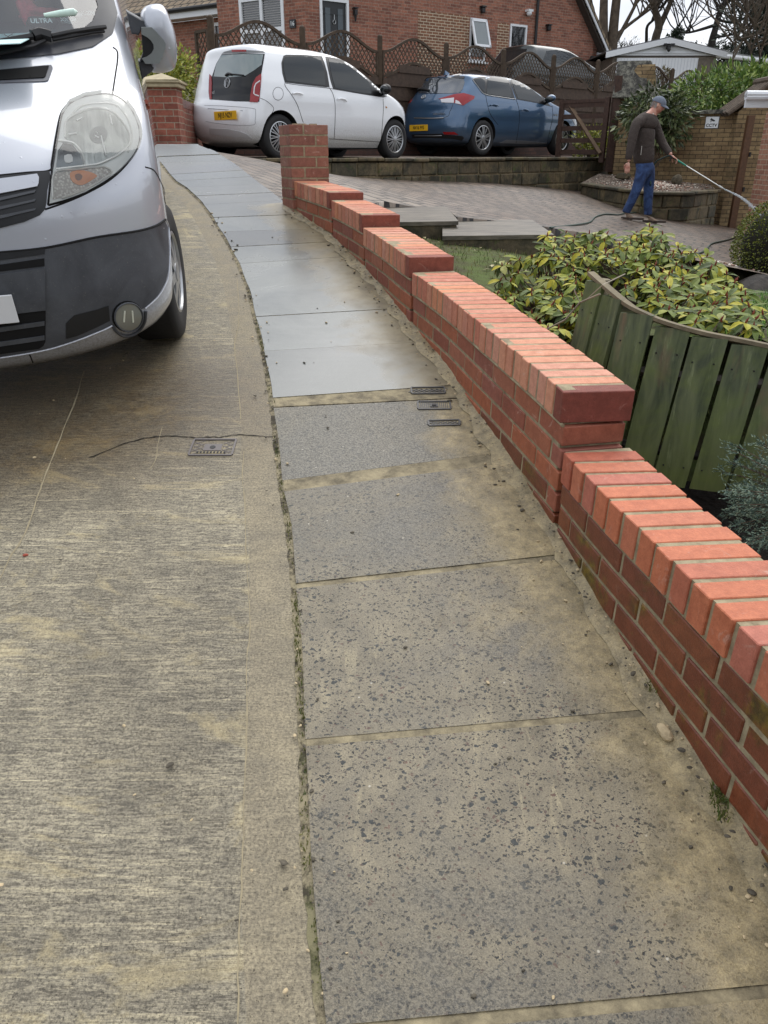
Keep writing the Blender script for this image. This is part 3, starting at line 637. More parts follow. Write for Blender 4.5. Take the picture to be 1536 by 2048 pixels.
for (px,py,nn) in((1430,1615,90),(1445,1650,40),(1300,1390,20)):
    for k in range(nn):
        g=G(px+random.gauss(0,9),py+random.gauss(0,13)); g.z+=.03; blade(cb,g,random.uniform(.006,.022),random.uniform(0,.02),.002,random.random()*6.3)
o=cb.build('moss',M['moss'],recalc=False); o['kind']='stuff'; tag(o,'moss tufts growing in the joint between road and slabs','moss')
# ---------------------------------------------------------------- stone walls, steps, raised bed
m=MT('old_sandstone',rough=.8); v=m.coord(); r=m.rnd(); f=m.noise(v,14,6,.7); g=m.noise(v,3,6,.7,.6)
c=m.ramp(r,[(0,S(92,82,60)),(.25,S(112,98,70)),(.5,S(80,73,56)),(.75,S(100,86,62)),(1,S(70,65,52))]); c=m.mix(.6,c,m.ramp(f,[(.3,.15),(.7,.8)]),'OVERLAY')
c=m.mix(m.ramp(g,[(.44,0),(.60,.85)]),c,S(40,41,30)); gm=m.noise(v,5,6,.75,.5); c=m.mix(m.ramp(gm,[(.56,0),(.68,.85)]),c,S(72,84,34)); m.col(c); m.bump(f,.8,.012); M['stone']=m.m
m=MT('dark_slate_slab',rough=.45); v=m.coord(scale=(1,1,1)); f=m.noise(v,18,6,.7); st=m.noise(m.coord(scale=(1,9,6)),3,5,.7)
m.col(m.mix(m.ramp(st,[(.35,0),(.7,1)]),S(62,58,50),S(120,112,98))); m.bump(f,.6,.006); M['slate']=m.m
M['dkstone']=simple('dark_edging_stone',S(62,56,50),.6,var=.5,scale=14,bump=.8,bd=.01)
M['smort']=simple('stone_mortar',S(110,98,74),.9,var=.4,scale=20)
def stonewall(name,label,pts,top,bot,thick,courses,cap=True,slen=(.22,.5),seed=1,cat='wall',mat=None,capmat=None,grp=None):
    rnd=random.Random(seed); root=empty(name,(pts[0][0],pts[0][1],bot(0))); tag(root,label,cat,grp)
    P=[Vector((p[0],p[1],0)) for p in pts]; cu=[0]
    for i in range(len(P)-1): cu.append(cu[-1]+(P[i+1]-P[i]).length)
    Lt=cu[-1]
    def at(s_):
        s_=max(0,min(s_,Lt-1e-6)); i=max(0,int(np.searchsorted(cu,s_,side='right'))-1); i=min(i,len(P)-2); k=(s_-cu[i])/(cu[i+1]-cu[i]); t=(P[i+1]-P[i]).normalized(); return P[i].lerp(P[i+1],k),t
    mb=MB(); mm=MB(); ct=.06 if cap else 0
    for j in range(courses):
        s_=-rnd.random()*.2
        while s_<Lt:
            l=rnd.uniform(*slen); a=max(s_,0); b=min(s_+l,Lt); s_+=l
            if b-a<.04: continue
            u=(a+b)/2; tp=top(u/Lt)-ct; h=(slen[1]*.0+ (tp-(bot(u/Lt)-.1))/courses) if False else .215; z1=tp-j*h; z0=z1-h
            if z1<bot(u/Lt)-.03: continue
            p,t=at(u); n=Vector((-t.y,t.x,0)); dd=rnd.uniform(-.012,.012)
            mb.box((0,0,0),(b-a-.022,thick,h-.018),M=Matrix.Translation((p.x+n.x*(thick/2+dd),p.y+n.y*(thick/2+dd),(z0+z1)/2))@Matrix.Rotation(math.atan2(t.y,t.x),4,'Z'),bev=rnd.uniform(.01,.022))
    for i in range(len(P)-1):
        a,b=P[i],P[i+1]; t=(b-a).normalized(); n=Vector((-t.y,t.x,0)); c=(a+b)/2+n*thick/2; k=(cu[i]+cu[i+1])/2/Lt
        mm.add([(a.x+n.x*o_,a.y+n.y*o_,z) for o_ in(.02,thick-.01) for z in(bot(cu[i]/Lt)-.3,top(cu[i]/Lt)-ct-.01)]+[(b.x+n.x*o_,b.y+n.y*o_,z) for o_ in(.02,thick-.01) for z in(bot(cu[i+1]/Lt)-.3,top(cu[i+1]/Lt)-ct-.01)],[(0,1,3,2),(4,6,7,5),(0,4,5,1),(2,3,7,6),(0,2,6,4),(1,5,7,3)])
    if cap:
        cp=MB(); s_=0
        while s_<Lt-.01:
            l=min(rnd.uniform(.4,.8),Lt-s_); u=s_+l/2; p,t=at(u); n=Vector((-t.y,t.x,0)); sl=(top(min(1,(s_+l)/Lt))-top(s_/Lt))/l
            M_=Matrix.Translation((p.x+n.x*(thick/2-.01),p.y+n.y*(thick/2-.01),top(u/Lt)-ct/2+rnd.uniform(-.006,.006)))@Matrix.Rotation(math.atan2(t.y,t.x),4,'Z')@Matrix.Rotation(-math.atan(sl),4,'Y')@Matrix.Rotation(rnd.uniform(-.02,.02),4,'X')
            cp.box((0,0,0),(l-.01,thick+.05,ct-.008),M=M_,bev=.012); s_+=l
        cp.build('coping_stone',capmat or M['stone'],root,world=True)
    mb.build('stonework',mat or M['stone'],root,world=True,smooth=30); mm.build('mortar_bed',M['smort'],root,world=True)
    return root
Wp=lambda s_:(W0.x+WD.x*s_,W0.y+WD.y*s_)
stonewall('stone_wall','long mossy sandstone retaining wall in front of the two parked cars',[Wp(-2.6),Wp(0),Wp(3),Wp(6),Wp(9.3)],lambda k:-.045+(.0*k),lambda k:drive(*Wp(-2.6+k*11.9))-.02,.3,4,seed=4,slen=(.18,.62))
# curved planter in front of the buff wall
A=[PY(1180,389,16.0),PY(1250,408,14.9),PY(1320,424,14.4),PY(1380,434,14.6),PY(1428,445,15.6)]
Ac=curve([(3.95,16.75,0)]+[(a.x,a.y,0) for a in A[1:]],4)
for a in Ac: pass
topz=lambda k:-.50-.13*k if k<.6 else -.578-.02*(k-.6)
stonewall('planter_wall','low curved mossy stone planter wall behind the man with the hose',[(a.x,a.y) for a in Ac],topz,lambda k:drive(Ac[int(k*(len(Ac)-1))].x,Ac[int(k*(len(Ac)-1))].y)-.02,.2,3,seed=9,slen=(.26,.52))
# gravel inside the planter
m=MT('gravel_ground',rough=.9); v=m.coord(); vo=m.voro(v,38); m.col(m.mix(m.ramp(vo['Distance'],[(.3,0),(.6,1)]),m.ramp(m.sep(vo['Color'])[0],[(0,S(90,70,60)),(.4,S(140,118,100)),(.7,S(190,178,160)),(1,S(110,80,70))]),S(44,36,28))); m.bump(vo['Distance'],-.8,.01); M['gravel']=m.m
back=[PY(1440,400,16.1),PY(1240,330,17.9)]
gv=[(a.x,a.y+.12,topz(i/(len(Ac)-1))-.03) for i,a in enumerate(Ac)]+[(6.3,16.15,-.52),(5.0,16.9,-.42),(4.5,17.6,-.36)]
b=MB(); cx=sum(g[0] for g in gv)/len(gv); cy=sum(g[1] for g in gv)/len(gv); b.add(gv+[(cx,cy,-.46)],[(i,(i+1)%len(gv),len(gv)) for i in range(len(gv))]); o=b.build('gravel_bed',M['gravel'],recalc=False); o['kind']='structure'
b=MB()
for k in range(700):
    u=random.random(); i=random.randrange(len(gv)); q=Vector(gv[i]).lerp(Vector(gv[(i+1)%len(gv)]),random.random()).lerp(Vector((cx,cy,-.46)),math.sqrt(random.random())); 
    stone(b,Matrix.Translation(q+Vector((0,0,.008)))@Matrix.Rotation(random.random()*6,4,'Z'),random.uniform(.012,.028),random.uniform(.01,.02),.01,k,k%3)
M['g1']=simple('gravel_pink',S(170,140,124),.8); M['g2']=simple('gravel_white',S(208,200,186),.8); M['g3']=simple('gravel_brown',S(104,74,58),.8)
o=b.build('gravel',[M['g1'],M['g2'],M['g3']],recalc=False); o['kind']='stuff'; tag(o,'pinkish gravel filling the curved planter','gravel')
def rock(name,label,px,py,y,s3,seed,mat,rz=0,grp=None):
    b=MB(); p=PY(px,py,y); stone(b,Matrix.Translation(p)@Matrix.Rotation(rz,4,'Z'),*s3,seed); o=b.build(name,mat); tag(o,label,'rock',grp)
rock('rock','flat-topped brown rock lying on the planter gravel beside the man',1245,352,16.3,(.17,.1,.08),11,M['stone'])
rock('rock','rounded grey rock on the planter gravel below the security sign',1356,361,15.6,(.14,.11,.11),15,M['stone'],.5)
# steps up to the drive
def block(name,label,cat,poly,z0,z1,capth,capm,bodym,over=.03):
    root=empty(name,(poly[0][0],poly[0][1],z0)); tag(root,label,cat,'stone steps beside the drive')
    cx=sum(p[0] for p in poly)/len(poly); cy=sum(p[1] for p in poly)/len(poly)
    b=MB(); b.prism(poly,z0,z1-capth,0); b.build('riser',bodym,root,world=True)
    big=[(cx+(x-cx)*(1+over),cy+(y-cy)*(1+over*2)) for x,y in poly]; b=MB(); b.prism(big,z1-capth+.001,z1); b.build('tread',capm,root,world=True)
def stepb(label,q,rise,capth=.035):
    q=[PT(px,py,t) for px,py,t in q]; root=empty('stone_step',(q[0].x,q[0].y,q[0].z-rise)); tag(root,label,'step','stone steps beside the drive')
    b=MB(); lo=[Vector((v.x,v.y,q[0].z-rise-.25)) for v in q]; c=sum(q,Vector())/4; ins=[c+(v-c)*.97-Vector((0,0,capth)) for v in q]; lo=[Vector((v.x,v.y,l_.z)) for v,l_ in zip(ins,lo)]
    b.add(lo+ins,[(3,2,1,0),(4,5,6,7)]+[(k,(k+1)%4,4+(k+1)%4,4+k) for k in range(4)]); b.build('riser',M['stone'],root,world=True)
    b=MB(); b.add([v-Vector((0,0,capth-.002)) for v in q]+[v+Vector((0,0,.004)) for v in q],[(3,2,1,0),(4,5,6,7)]+[(k,(k+1)%4,4+(k+1)%4,4+k) for k in range(4)]); b.build('tread',M['slate'],root,world=True)
stepb('upper stone step with dark slate tread, just past the orange coping',[(690,447,7.55),(917,443,7.6),(893,414,8.3),(700,414,8.3)],.17)
stepb('lower wide stone step with dark slate tread, behind the yellow-green shrub',[(885,473,7.25),(1108,470,7.3),(1064,440,8.0),(885,441,8.0)],.14)
# slope between steps and wall: garden turf
m=MT('turf_soil',rough=.95); v=m.coord(); m.col(m.mix(m.ramp(m.noise(v,3,6,.7),[(.4,0),(.6,1)]),S(70,66,38),S(82,98,40))); m.bump(m.noise(v,50,6,.7),.8,.02); M['turf']=m.m
sheet('garden_ground',garden,lin(-.8,5.4,120),lin(2.9,9.4,110),M['turf'],lambda x,y: x>(interp_x(WBl,y) if y<6.6 else -.7)+.17 and y<ye(x)+.05)
b=MB(); M['dirt']=simple('dark_bed_soil',S(34,26,20),.95,var=.5,scale=30,bump=1,bd=.03)
sheet('bed_ground',lambda x,y:garden(x,y)+.012+.012*math.sin(x*13)*math.sin(y*17),lin(.6,3.2,50),lin(.2,3.2,60),M['dirt'],lambda x,y:x>interp_x(WBl,y)+.17)
# grass blades
M['grass']=MT('grass',rough=.8); mm=M['grass']; mm.col(mm.ramp(mm.rnd(),[(0,S(58,74,28)),(.4,S(84,104,38)),(.75,S(110,116,56)),(1,S(140,128,78))])); M['grass']=mm.m
b=MB(); rnd=random.Random(5)
for k in range(5200):
    y=rnd.uniform(3.6,8.2); x=rnd.uniform(interp_x(WBl,min(y,6.7))+.24,1.9)
    if math.sin(x*4.1+1)*math.sin(y*3.3)+.5*math.sin(x*11)*math.sin(y*9)<rnd.uniform(-.9,.2): continue
    if y>7.9 and x>.9: continue
    if garden(x,y)>-.6 and y>8: continue
    blade(b,Vector((x,y,garden(x,y)-.003)),rnd.uniform(.015,.05),rnd.uniform(0,.04),.003,rnd.random()*6.3)
o=b.build('grass',M['grass'],recalc=False); o['kind']='stuff'; tag(o,'patchy mossy grass behind the brick wall','grass')
# fallen leaves
M['leafpale']=simple('fallen_leaf',S(170,160,120),.6,var=.2)
b=MB()
for k in range(26):
    y=rnd.uniform(6.2,8.0); x=rnd.uniform(.3,1.7); s_=rnd.uniform(.02,.045); a=rnd.random()*6.3; c=Vector((x,y,garden(x,y)+.015)); d=Vector((math.cos(a),math.sin(a),rnd.uniform(-.2,.3)))*s_; e=Vector((-math.sin(a),math.cos(a),rnd.uniform(-.2,.2)))*s_*.5
    b.add([c-d,c-e+Vector((0,0,.006)),c+d,c+e+Vector((0,0,.006))],[(0,1,2,3)])
o=b.build('fallen_leaves',M['leafpale'],recalc=False); o['kind']='stuff'; tag(o,'fallen dead leaves on the grass below the steps','leaves')
# ---------------------------------------------------------------- raised lawn held by curved upright boards
def lawnz(x,y): return -.645-.11*max(0,y-3.0)
tp=[(1178,546,3.42),(1245,603,3.16),(1290,628,3.09),(1335,646,3.04),(1412,667,2.98),(1480,680,2.93),(1560,697,2.88),(1680,724,2.8)]
TPT=curve([PY(*q) for q in tp],6)
m=MT('green_timber',rough=.65); v=m.coord(); r=m.rnd(); gr=m.noise(m.coord(scale=(16,16,1.2)),1.5,6,.6,.8); al_=m.noise(v,5,5,.65,.5)
c=m.mix(m.ramp(gr,[(.35,0),(.7,1)]),S(58,68,48),S(104,112,78)); c=m.mix(m.ramp(al_,[(.45,0),(.68,.7)]),c,S(98,112,50)); c=m.mix(m.math('MULTIPLY',m.ramp(m.noise(m.coord(scale=(6,6,1.3)),1.0,4,.6,.5),[(.54,0),(.68,1)]),.6),c,S(134,104,80)); sk=m.noise(m.coord(scale=(30,30,1)),1.2,5,.7); c=m.mix(m.math('MULTIPLY',m.ramp(sk,[(.58,0),(.7,1)]),.5),c,S(140,150,110))
zz=m.sep(m.coord())[2]; low=m.ramp(m.math('MULTIPLY_ADD',zz,-2.0,-1.7),[(0,0),(1,1)]); c=m.mix(m.math('MULTIPLY',low,.6),c,S(108,118,56)); m.col(c); m.bump(gr,.4,.006); M['gtimber']=m.m
M['wtimber']=simple('weathered_edge_timber',S(116,106,84),.8,var=.35,scale=18,bump=.6,bd=.006)
root=empty('timber_edging',tuple(TPT[20])); tag(root,'curved edging of upright algae-green boards holding up the raised lawn','edging')
acc=[0]
for i in range(len(TPT)-1): acc.append(acc[-1]+(Vector((TPT[i+1].x-TPT[i].x,TPT[i+1].y-TPT[i].y,0))).length)
def tpat(s_):
    i=max(0,min(len(TPT)-2,int(np.searchsorted(acc,s_,side='right'))-1)); k=(s_-acc[i])/(acc[i+1]-acc[i]); return TPT[i].lerp(TPT[i+1],k),(TPT[i+1]-TPT[i]).normalized()
s_=.0; bw=.130; nails=MB()
# first board edges seen in the photo: x=1245 and on
while s_<acc[-1]-.1:
    p,t=tpat(s_+bw/2); t=Vector((t.x,t.y,0)).normalized(); n=Vector((-t.y,t.x,0)); zt=p.z-.012; zb=-1.235
    n = n if n.x<0 else -n   # outward (towards the wall)
    off=random.uniform(0,.012)
    b=MB(); H=zt-zb; w_=bw
    lean=.05
    P0=p-t*w_/2; P1=p+t*w_/2; tl=Vector((.065,0,0))
    vs=[]
    for (q,z,o_) in((P0,zb,lean),(P1,zb,lean),(P0,zt,0),(P1,zt,0)):
        for dd in(0,-.02): 
            vs.append(Vector((q.x,q.y,z))+n*(o_+off+dd)-tl*(1 if o_ else 0))
    b.add(vs,[(0,2,6,4),(1,5,7,3),(0,4,5,1),(2,3,7,6),(0,1,3,2),(4,6,7,5)])
    for zf in(.14,.84):
        for sg in(-.3,.3):
            z=zb+H*zf; q=p+t*w_*sg; nails.box(Vector((q.x,q.y,z))+n*(lean*(1-zf)+off+.001)-tl*(1-zf),(.005,.005,.005))
    b.build('board',M['gtimber'],root,world=True)
    s_+=bw+random.uniform(.009,.016)
nails.build('nails',M['black'],root,world=True)['kind']='stuff'
b=MB(); 
for off,z0 in ((.0,.0),): pass
V=[];F=[]
for i,p in enumerate(TPT):
    t=(TPT[min(i+1,len(TPT)-1)]-TPT[max(i-1,0)]); t.z=0; t.normalize(); n=Vector((-t.y,t.x,0)); n=n if n.x<0 else -n
    for o_,z in((.008,-.008),(.008,.006),(-.024,.006),(-.024,-.02)): q=p+n*o_; V.append((q.x,q.y,p.z+z))
for i in range(len(TPT)-1):
    for k in range(4): F.append((i*4+k,(i+1)*4+k,(i+1)*4+(k+1)%4,i*4+(k+1)%4))
b.add(V,F); b.build('top_rail',M['wtimber'],root,world=True)
b=MB()
for z in(-.80,-1.12):
    b.tube([Vector((p.x+.02,p.y,z)) for p in TPT[6:]],.02,6)
b.build('back_rail',M['dkstone'],root,world=True)
b=MB(); p=PT(1190,556,3.46); b.tube([(p.x+.02,p.y,-1.3),(p.x+.03,p.y,p.z-.005)],.04,12); b.build('end_post',M['wtimber'],root,world=True)
# lawn sheet behind the boards
def lawnmask(x,y):
    # right of boards curve
    ys_=[p.y for p in TPT]; xs_=[p.x for p in TPT]
    return y>float(np.interp(x,xs_,ys_))+.05 and x>TPT[0].x+.04 and y<6.6 and x<6
sheet('raised_lawn',lawnz,lin(.95,6,100),lin(2.4,6.6,80),M['turf'],lawnmask)
mb_=MT('lawn_grass',rough=.7); mb_.col(mb_.ramp(mb_.rnd(),[(0,S(54,92,30)),(.5,S(84,134,44)),(1,S(130,168,70))])); M['lawn']=mb_.m
b=MB()
for k in range(9000):
    y=rnd.uniform(2.6,6.4); x=rnd.uniform(1.35,4.2)
    if not lawnmask(x,y) or x/y<.40: continue
    blade(b,Vector((x,y,lawnz(x,y)-.003)),rnd.uniform(.02,.05),rnd.uniform(0,.03),.0025,rnd.random()*6.3)
o=b.build('lawn',M['lawn'],recalc=False); o['kind']='stuff'; tag(o,'bright green lawn in the raised bed at the right edge','grass')
# dark edging stones and gravel beyond the lawn
for i,(px,py,y,s3,rz,lb) in enumerate([(1455,556,7.2,(.2,.12,.12),.3,'dark edging stone nearest the yellow-green shrub, lowest at its left end'),(1510,578,6.9,(.22,.13,.14),-.1,'long dark edging stone below the round box bush at the right edge'),(1425,540,7.7,(.15,.12,.08),.1,'small dark edging stone at the left end of the pink gravel strip')]):
    rock('edging_stone',lb,px,py,y,s3,20+i,M['dkstone'],rz)
rock('edging_stone','lower dark stone half hidden behind the shrub leaves at the right',1500,612,6.5,(.32,.14,.13),31,M['dkstone'],-.1)
def gzz(x,y): return drive(x,y)+.02 if y>8.7 else drive(x,y)*1+.02+(8.7-y)*.05
sheet('gravel_strip',gzz,lin(2.6,6.5,40),lin(6.9,9.6,30),M['gravel'],lambda x,y:y<float(np.interp(x,[1.8,3.0,4.2,10],[8.3,8.9,9.3,9.6]))+.05)
b=MB()
for k in range(900):
    x=rnd.uniform(2.9,5.2); y=rnd.uniform(7.4,float(np.interp(x,[1.8,3.0,4.2,10],[8.3,8.9,9.3,9.6]))); stone(b,Matrix.Translation((x,y,gzz(x,y)+.006))@Matrix.Rotation(rnd.random()*6,4,'Z'),rnd.uniform(.01,.02),rnd.uniform(.01,.015),.009,k,k%3)
o=b.build('gravel',[M['g1'],M['g2'],M['g3']],recalc=False); o['kind']='stuff'; tag(o,'pink and white gravel strip between drive and dark stones','gravel')
# ---------------------------------------------------------------- UV walls
class UB:
    def __init__(s): s.v=[];s.f=[];s.u=[];s.mi=[]
    def quad(s,vs,uv,mi=0):
        b=len(s.v); s.v+=[tuple(v) for v in vs]; s.f.append(tuple(range(b,b+len(vs)))); s.u+=list(uv); s.mi.append(mi)
    def wall(s,p0,p1,z0,z1,th,op=(),mi=0,z0b=None,z1b=None,holes=True):
        """vertical wall from p0 to p1 (front face), thickness th behind it, rectangular openings op=[(s0,s1,z0,z1)]"""
        a=Vector((p0[0],p0[1],0));b_=Vector((p1[0],p1[1],0)); t=(b_-a); Lw=t.length; t.normalize(); n=Vector((-t.y,t.x,0))
        ss=sorted(set([0,Lw]+[q for o in op for q in o[:2]])); zs=sorted(set([z0,z1]+[q for o in op for q in o[2:4]]))
        def P(q,z,o=0): return Vector((a.x+t.x*q+n.x*o,a.y+t.y*q+n.y*o,z))
        for i in range(len(ss)-1):
            for j in range(len(zs)-1):
                cs=(ss[i]+ss[i+1])/2;cz=(zs[j]+zs[j+1])/2
                if any(o[0]<cs<o[1] and o[2]<cz<o[3] for o in op): continue
                A,B,C,D=ss[i],ss[i+1],zs[j],zs[j+1]
                s.quad([P(A,C),P(B,C),P(B,D),P(A,D)],[(A,C),(B,C),(B,D),(A,D)],mi)
                s.quad([P(B,C,th),P(A,C,th),P(A,D,th),P(B,D,th)],[(A,C),(B,C),(B,D),(A,D)],mi)
        for (A,B,C,D) in [(0,Lw,z0,z1)]:
            s.quad([P(A,D),P(B,D),P(B,D,th),P(A,D,th)],[(A,0),(B,0),(B,th),(A,th)],mi)
            s.quad([P(B,C),P(B,C,th),P(B,D,th),P(B,D)],[(0,C),(th,C),(th,D),(0,D)],mi); s.quad([P(A,C,th),P(A,C),P(A,D),P(A,D,th)],[(0,C),(th,C),(th,D),(0,D)],mi)
        for (A,B,C,D) in op:
            s.quad([P(A,C),P(A,C,th),P(A,D,th),P(A,D)],[(0,C),(th,C),(th,D),(0,D)],mi); s.quad([P(B,C,th),P(B,C),P(B,D),P(B,D,th)],[(0,C),(th,C),(th,D),(0,D)],mi)
            s.quad([P(A,D),P(A,D,th),P(B,D,th),P(B,D)],[(0,C),(th,C),(th,D),(0,D)],mi); s.quad([P(A,C,th),P(A,C),P(B,C),P(B,C,th)],[(0,C),(th,C),(th,D),(0,D)],mi)
    def box(s,cx,cy,z0,z1,wx,wy,rz=0,mi=0):
        c,d=math.cos(rz),math.sin(rz); Q=[(-wx/2,-wy/2),(wx/2,-wy/2),(wx/2,wy/2),(-wx/2,wy/2)]; Q=[Vector((cx+x*c-y*d,cy+x*d+y*c,0)) for x,y in Q]; u=0
        for i in range(4):
            a,b=Q[i],Q[(i+1)%4]; l=(b-a).length; s.quad([(a.x,a.y,z0),(b.x,b.y,z0),(b.x,b.y,z1),(a.x,a.y,z1)],[(u,z0),(u+l,z0),(u+l,z1),(u,z1)],mi); u+=l
        s.quad([(q.x,q.y,z1) for q in Q],[(0,0),(wx,0),(wx,wy),(0,wy)],mi)
    def build(s,name,mats,parent=None,world=True):
        me=bpy.data.meshes.new(name); me.from_pydata(s.v,[],s.f); me.update(); ul=me.uv_layers.new(name='UVMap'); ul.data.foreach_set('uv',[c for q in s.u for c in q])
        o=link_mesh(name,me,parent,mats); me.polygons.foreach_set('material_index',s.mi)
        if world and parent: o.matrix_parent_inverse=parent.matrix_basis.inverted()
        return o
# buff brick wall, right pier with little tiled roof, left pier
M['tile']=simple('old_roof_tile',S(84,72,60),.8,var=.4,scale=20,bump=.6,bd=.01)
m=MT('mossy_slate',rough=.8); v=m.coord(); m.col(m.mix(m.ramp(m.noise(v,9,6,.75),[(.45,0),(.6,1)]),S(52,50,46),S(120,118,106))); m.bump(m.noise(v,30,5,.7),.6,.01); M['mslate']=m.m
BY=16.2
xa=PY(1232,330,17.4); pL=PY(1340,380,BY); pR=PY(1440,420,BY)
root=empty('buff_brick_wall',(pR.x,pR.y,-1.25)); tag(root,'weathered buff brick garden wall with dark coping behind the man','wall')
ub=UB(); ub.wall((4.7,17.3),(pR.x,BY),-1.5,.70,.22); ub.build('brickwork',M['buff'],root)
b=MB(); t=(Vector((pR.x,BY,0))-Vector((4.7,17.3,0))); Lw=t.length; 
b.box(((4.7+pR.x)/2,(17.3+BY)/2+.11,.735),(Lw,.3,.07),rz=math.atan2(t.y,t.x)); b.build('coping',M['mslate'],root,world=True)
root=empty('brick_pier',(pR.x+.4,BY,-1.25)); tag(root,'buff brick gate pier with a small ridged tile roof, right of the security sign','pier')
# right pier: px 1450..1520
x0=pR.x-.02; x1=x0+.78; ub=UB(); ub.wall((x0,BY-.12),(x1,BY-.06),-1.5,.72,.5)
a_=PY(1505,190,BY).z; AP=(x0+x1)/2+.12
ub.quad([(x0,BY-.12,.72),(x1,BY-.06,.72),(AP,BY-.09,1.16)],[(0,.72),(.8,.72),(.4,1.16)]); ub.quad([(x1,BY+.44,.72),(x0,BY+.38,.72),(AP,BY+.4,1.16)],[(0,.72),(.8,.72),(.4,1.16)]); ub.build('brickwork',M['buff'],root)
def slope(mb,e0,e1,r0,r1,n,rad):   # ridged tiles running from ridge down to the eave
    for k in range(n):
        f=(k+.5)/n; a=Vector(r0).lerp(Vector(r1),f); c=Vector(e0).lerp(Vector(e1),f); mb.tube([a,c],rad,8)
    nn=(Vector(e1)-Vector(e0)).cross(Vector(r0)-Vector(e0)).normalized()*.02
    mb.add([Vector(e0)-nn,Vector(e1)-nn,Vector(r1)-nn,Vector(r0)-nn,Vector(e0)+nn,Vector(e1)+nn,Vector(r1)+nn,Vector(r0)+nn],[(0,1,2,3),(4,5,6,7),(0,1,5,4),(2,3,7,6),(1,2,6,5),(0,3,7,4)])
b=MB(); slope(b,(x0-.22,BY-.22,.68),(x0-.22,BY+.5,.68),(AP,BY-.22,1.2),(AP,BY+.5,1.2),5,.05); slope(b,(x1+.14,BY-.2,.74),(x1+.14,BY+.5,.74),(AP,BY-.22,1.2),(AP,BY+.5,1.2),5,.05); b.tube([(AP,BY-.26,1.24),(AP,BY+.54,1.24)],.07,8); b.build('tile_roof',M['tile'],root,world=True)
# brown gate post
b=MB(); p=PY(1487,330,BY-.35); mpost=simple('brown_timber',S(88,60,38),.6,var=.25,scale=20)
b.box((p.x-.02,p.y,-.35),(.12,.1,2.0)); b.box((p.x+.06,p.y-.05,.0),(.03,.05,.08),mi=1); b.box((p.x+.06,p.y-.05,-.6),(.03,.05,.08),mi=1); tag(b.build('gate_post',[mpost,M['black']]),'brown timber gate post bolted to the right-hand buff pier','post')
# sign
Mx=Matrix.Translation(PY(1424,245,BY-.13+.0)); W_=.25
wallang=math.atan2(BY-17.3,pR.x-4.7)
sp=PY(1424,245,16.3); k=(sp.x-4.7)/(pR.x-4.7); sy=17.3+(BY-17.3)*k; sp=PY(1424,245,sy-.03); root=empty('security_sign',(sp.x,sp.y,sp.z),wallang); tag(root,'small white security camera sign with the letters CCTV on the buff wall','sign')
b=MB(); b.box((0,0,0),(.235,.02,.195),bev=.004); b.build('panel',MT('sign_white',S(226,230,232),.35).m,root)
b=MB(); b.box((0,.004,0),(.25,.016,.21),bev=.004); b.build('backing',M['iron'],root)
def text(name,s_,size,mat,parent,loc,rot,ext=.001,extra=None,align='CENTER',shear=0,sx=1,bold=0):
    c=bpy.data.curves.new(name,'FONT'); c.body=s_; c.size=size; c.extrude=ext; c.align_x=align; c.align_y='CENTER'; c.shear=shear; c.offset=bold
    o=bpy.data.objects.new(name,c); COL.objects.link(o); dg=bpy.context.evaluated_depsgraph_get(); me=bpy.data.meshes.new_from_object(o.evaluated_get(dg)); bpy.data.objects.remove(o); bpy.data.curves.remove(c)
    ob=link_mesh(name,me,parent,mat); ob.matrix_basis=Matrix.Translation(loc)@Euler(rot).to_matrix().to_4x4()@Matrix.Diagonal((sx,1,1,1)); return ob
text('lettering','CCTV',.075,M['black'],root,(0,-.011,-.05),(PI/2,0,0),bold=.002)
b=MB(); b.box((-.0,-.012,.045),(.07,.004,.03),M=Matrix.Translation((0,-.012,.045))@Matrix.Rotation(.5,4,'Y')); b.box((-.02,-.012,.02),(.012,.004,.03)); b.box((.04,-.012,.03),(.02,.004,.02)); b.build('camera_mark',M['black'],root)
# left pier with slate roof
p=PY(1245,300,17.9); root=empty('brick_pier',(p.x,p.y,-.1)); tag(root,'brick gate pier with a steep mossy slate roof behind the leafy shrub','pier')
ub=UB(); lx=PY(1226,250,17.7).x; ub.wall((lx,17.7),(lx+.75,17.5),-1.0,1.05,.5)
rz_=1.62; rx=lx+.42
ub.quad([(lx,17.7,1.05),(lx+.75,17.5,1.05),(lx+.65,17.5,rz_),(lx+.35,17.65,rz_)],[(0,1.05),(.8,1.05),(.5,1.7),(.3,1.7)]); ub.build('brickwork',M['buff'],root)
b=MB(); 
def slab(mb,q,th):
    q=[Vector(v) for v in q]; n=(q[1]-q[0]).cross(q[3]-q[0]).normalized()*th; mb.add(q+[v+n for v in q],[(0,1,2,3),(7,6,5,4),(0,4,5,1),(1,5,6,2),(2,6,7,3),(3,7,4,0)])
slab(b,[(lx-.12,17.55,1.02),(lx+.52,17.42,1.02),(lx+.56,17.75,1.68),(lx+.0,17.85,1.68)],.05)
slab(b,[(lx+.54,17.42,1.0),(lx+.9,17.5,1.0),(lx+.62,17.78,1.68),(lx+.55,17.75,1.68)],.05)
b.build('slate_roof',M['mslate'],root,world=True)
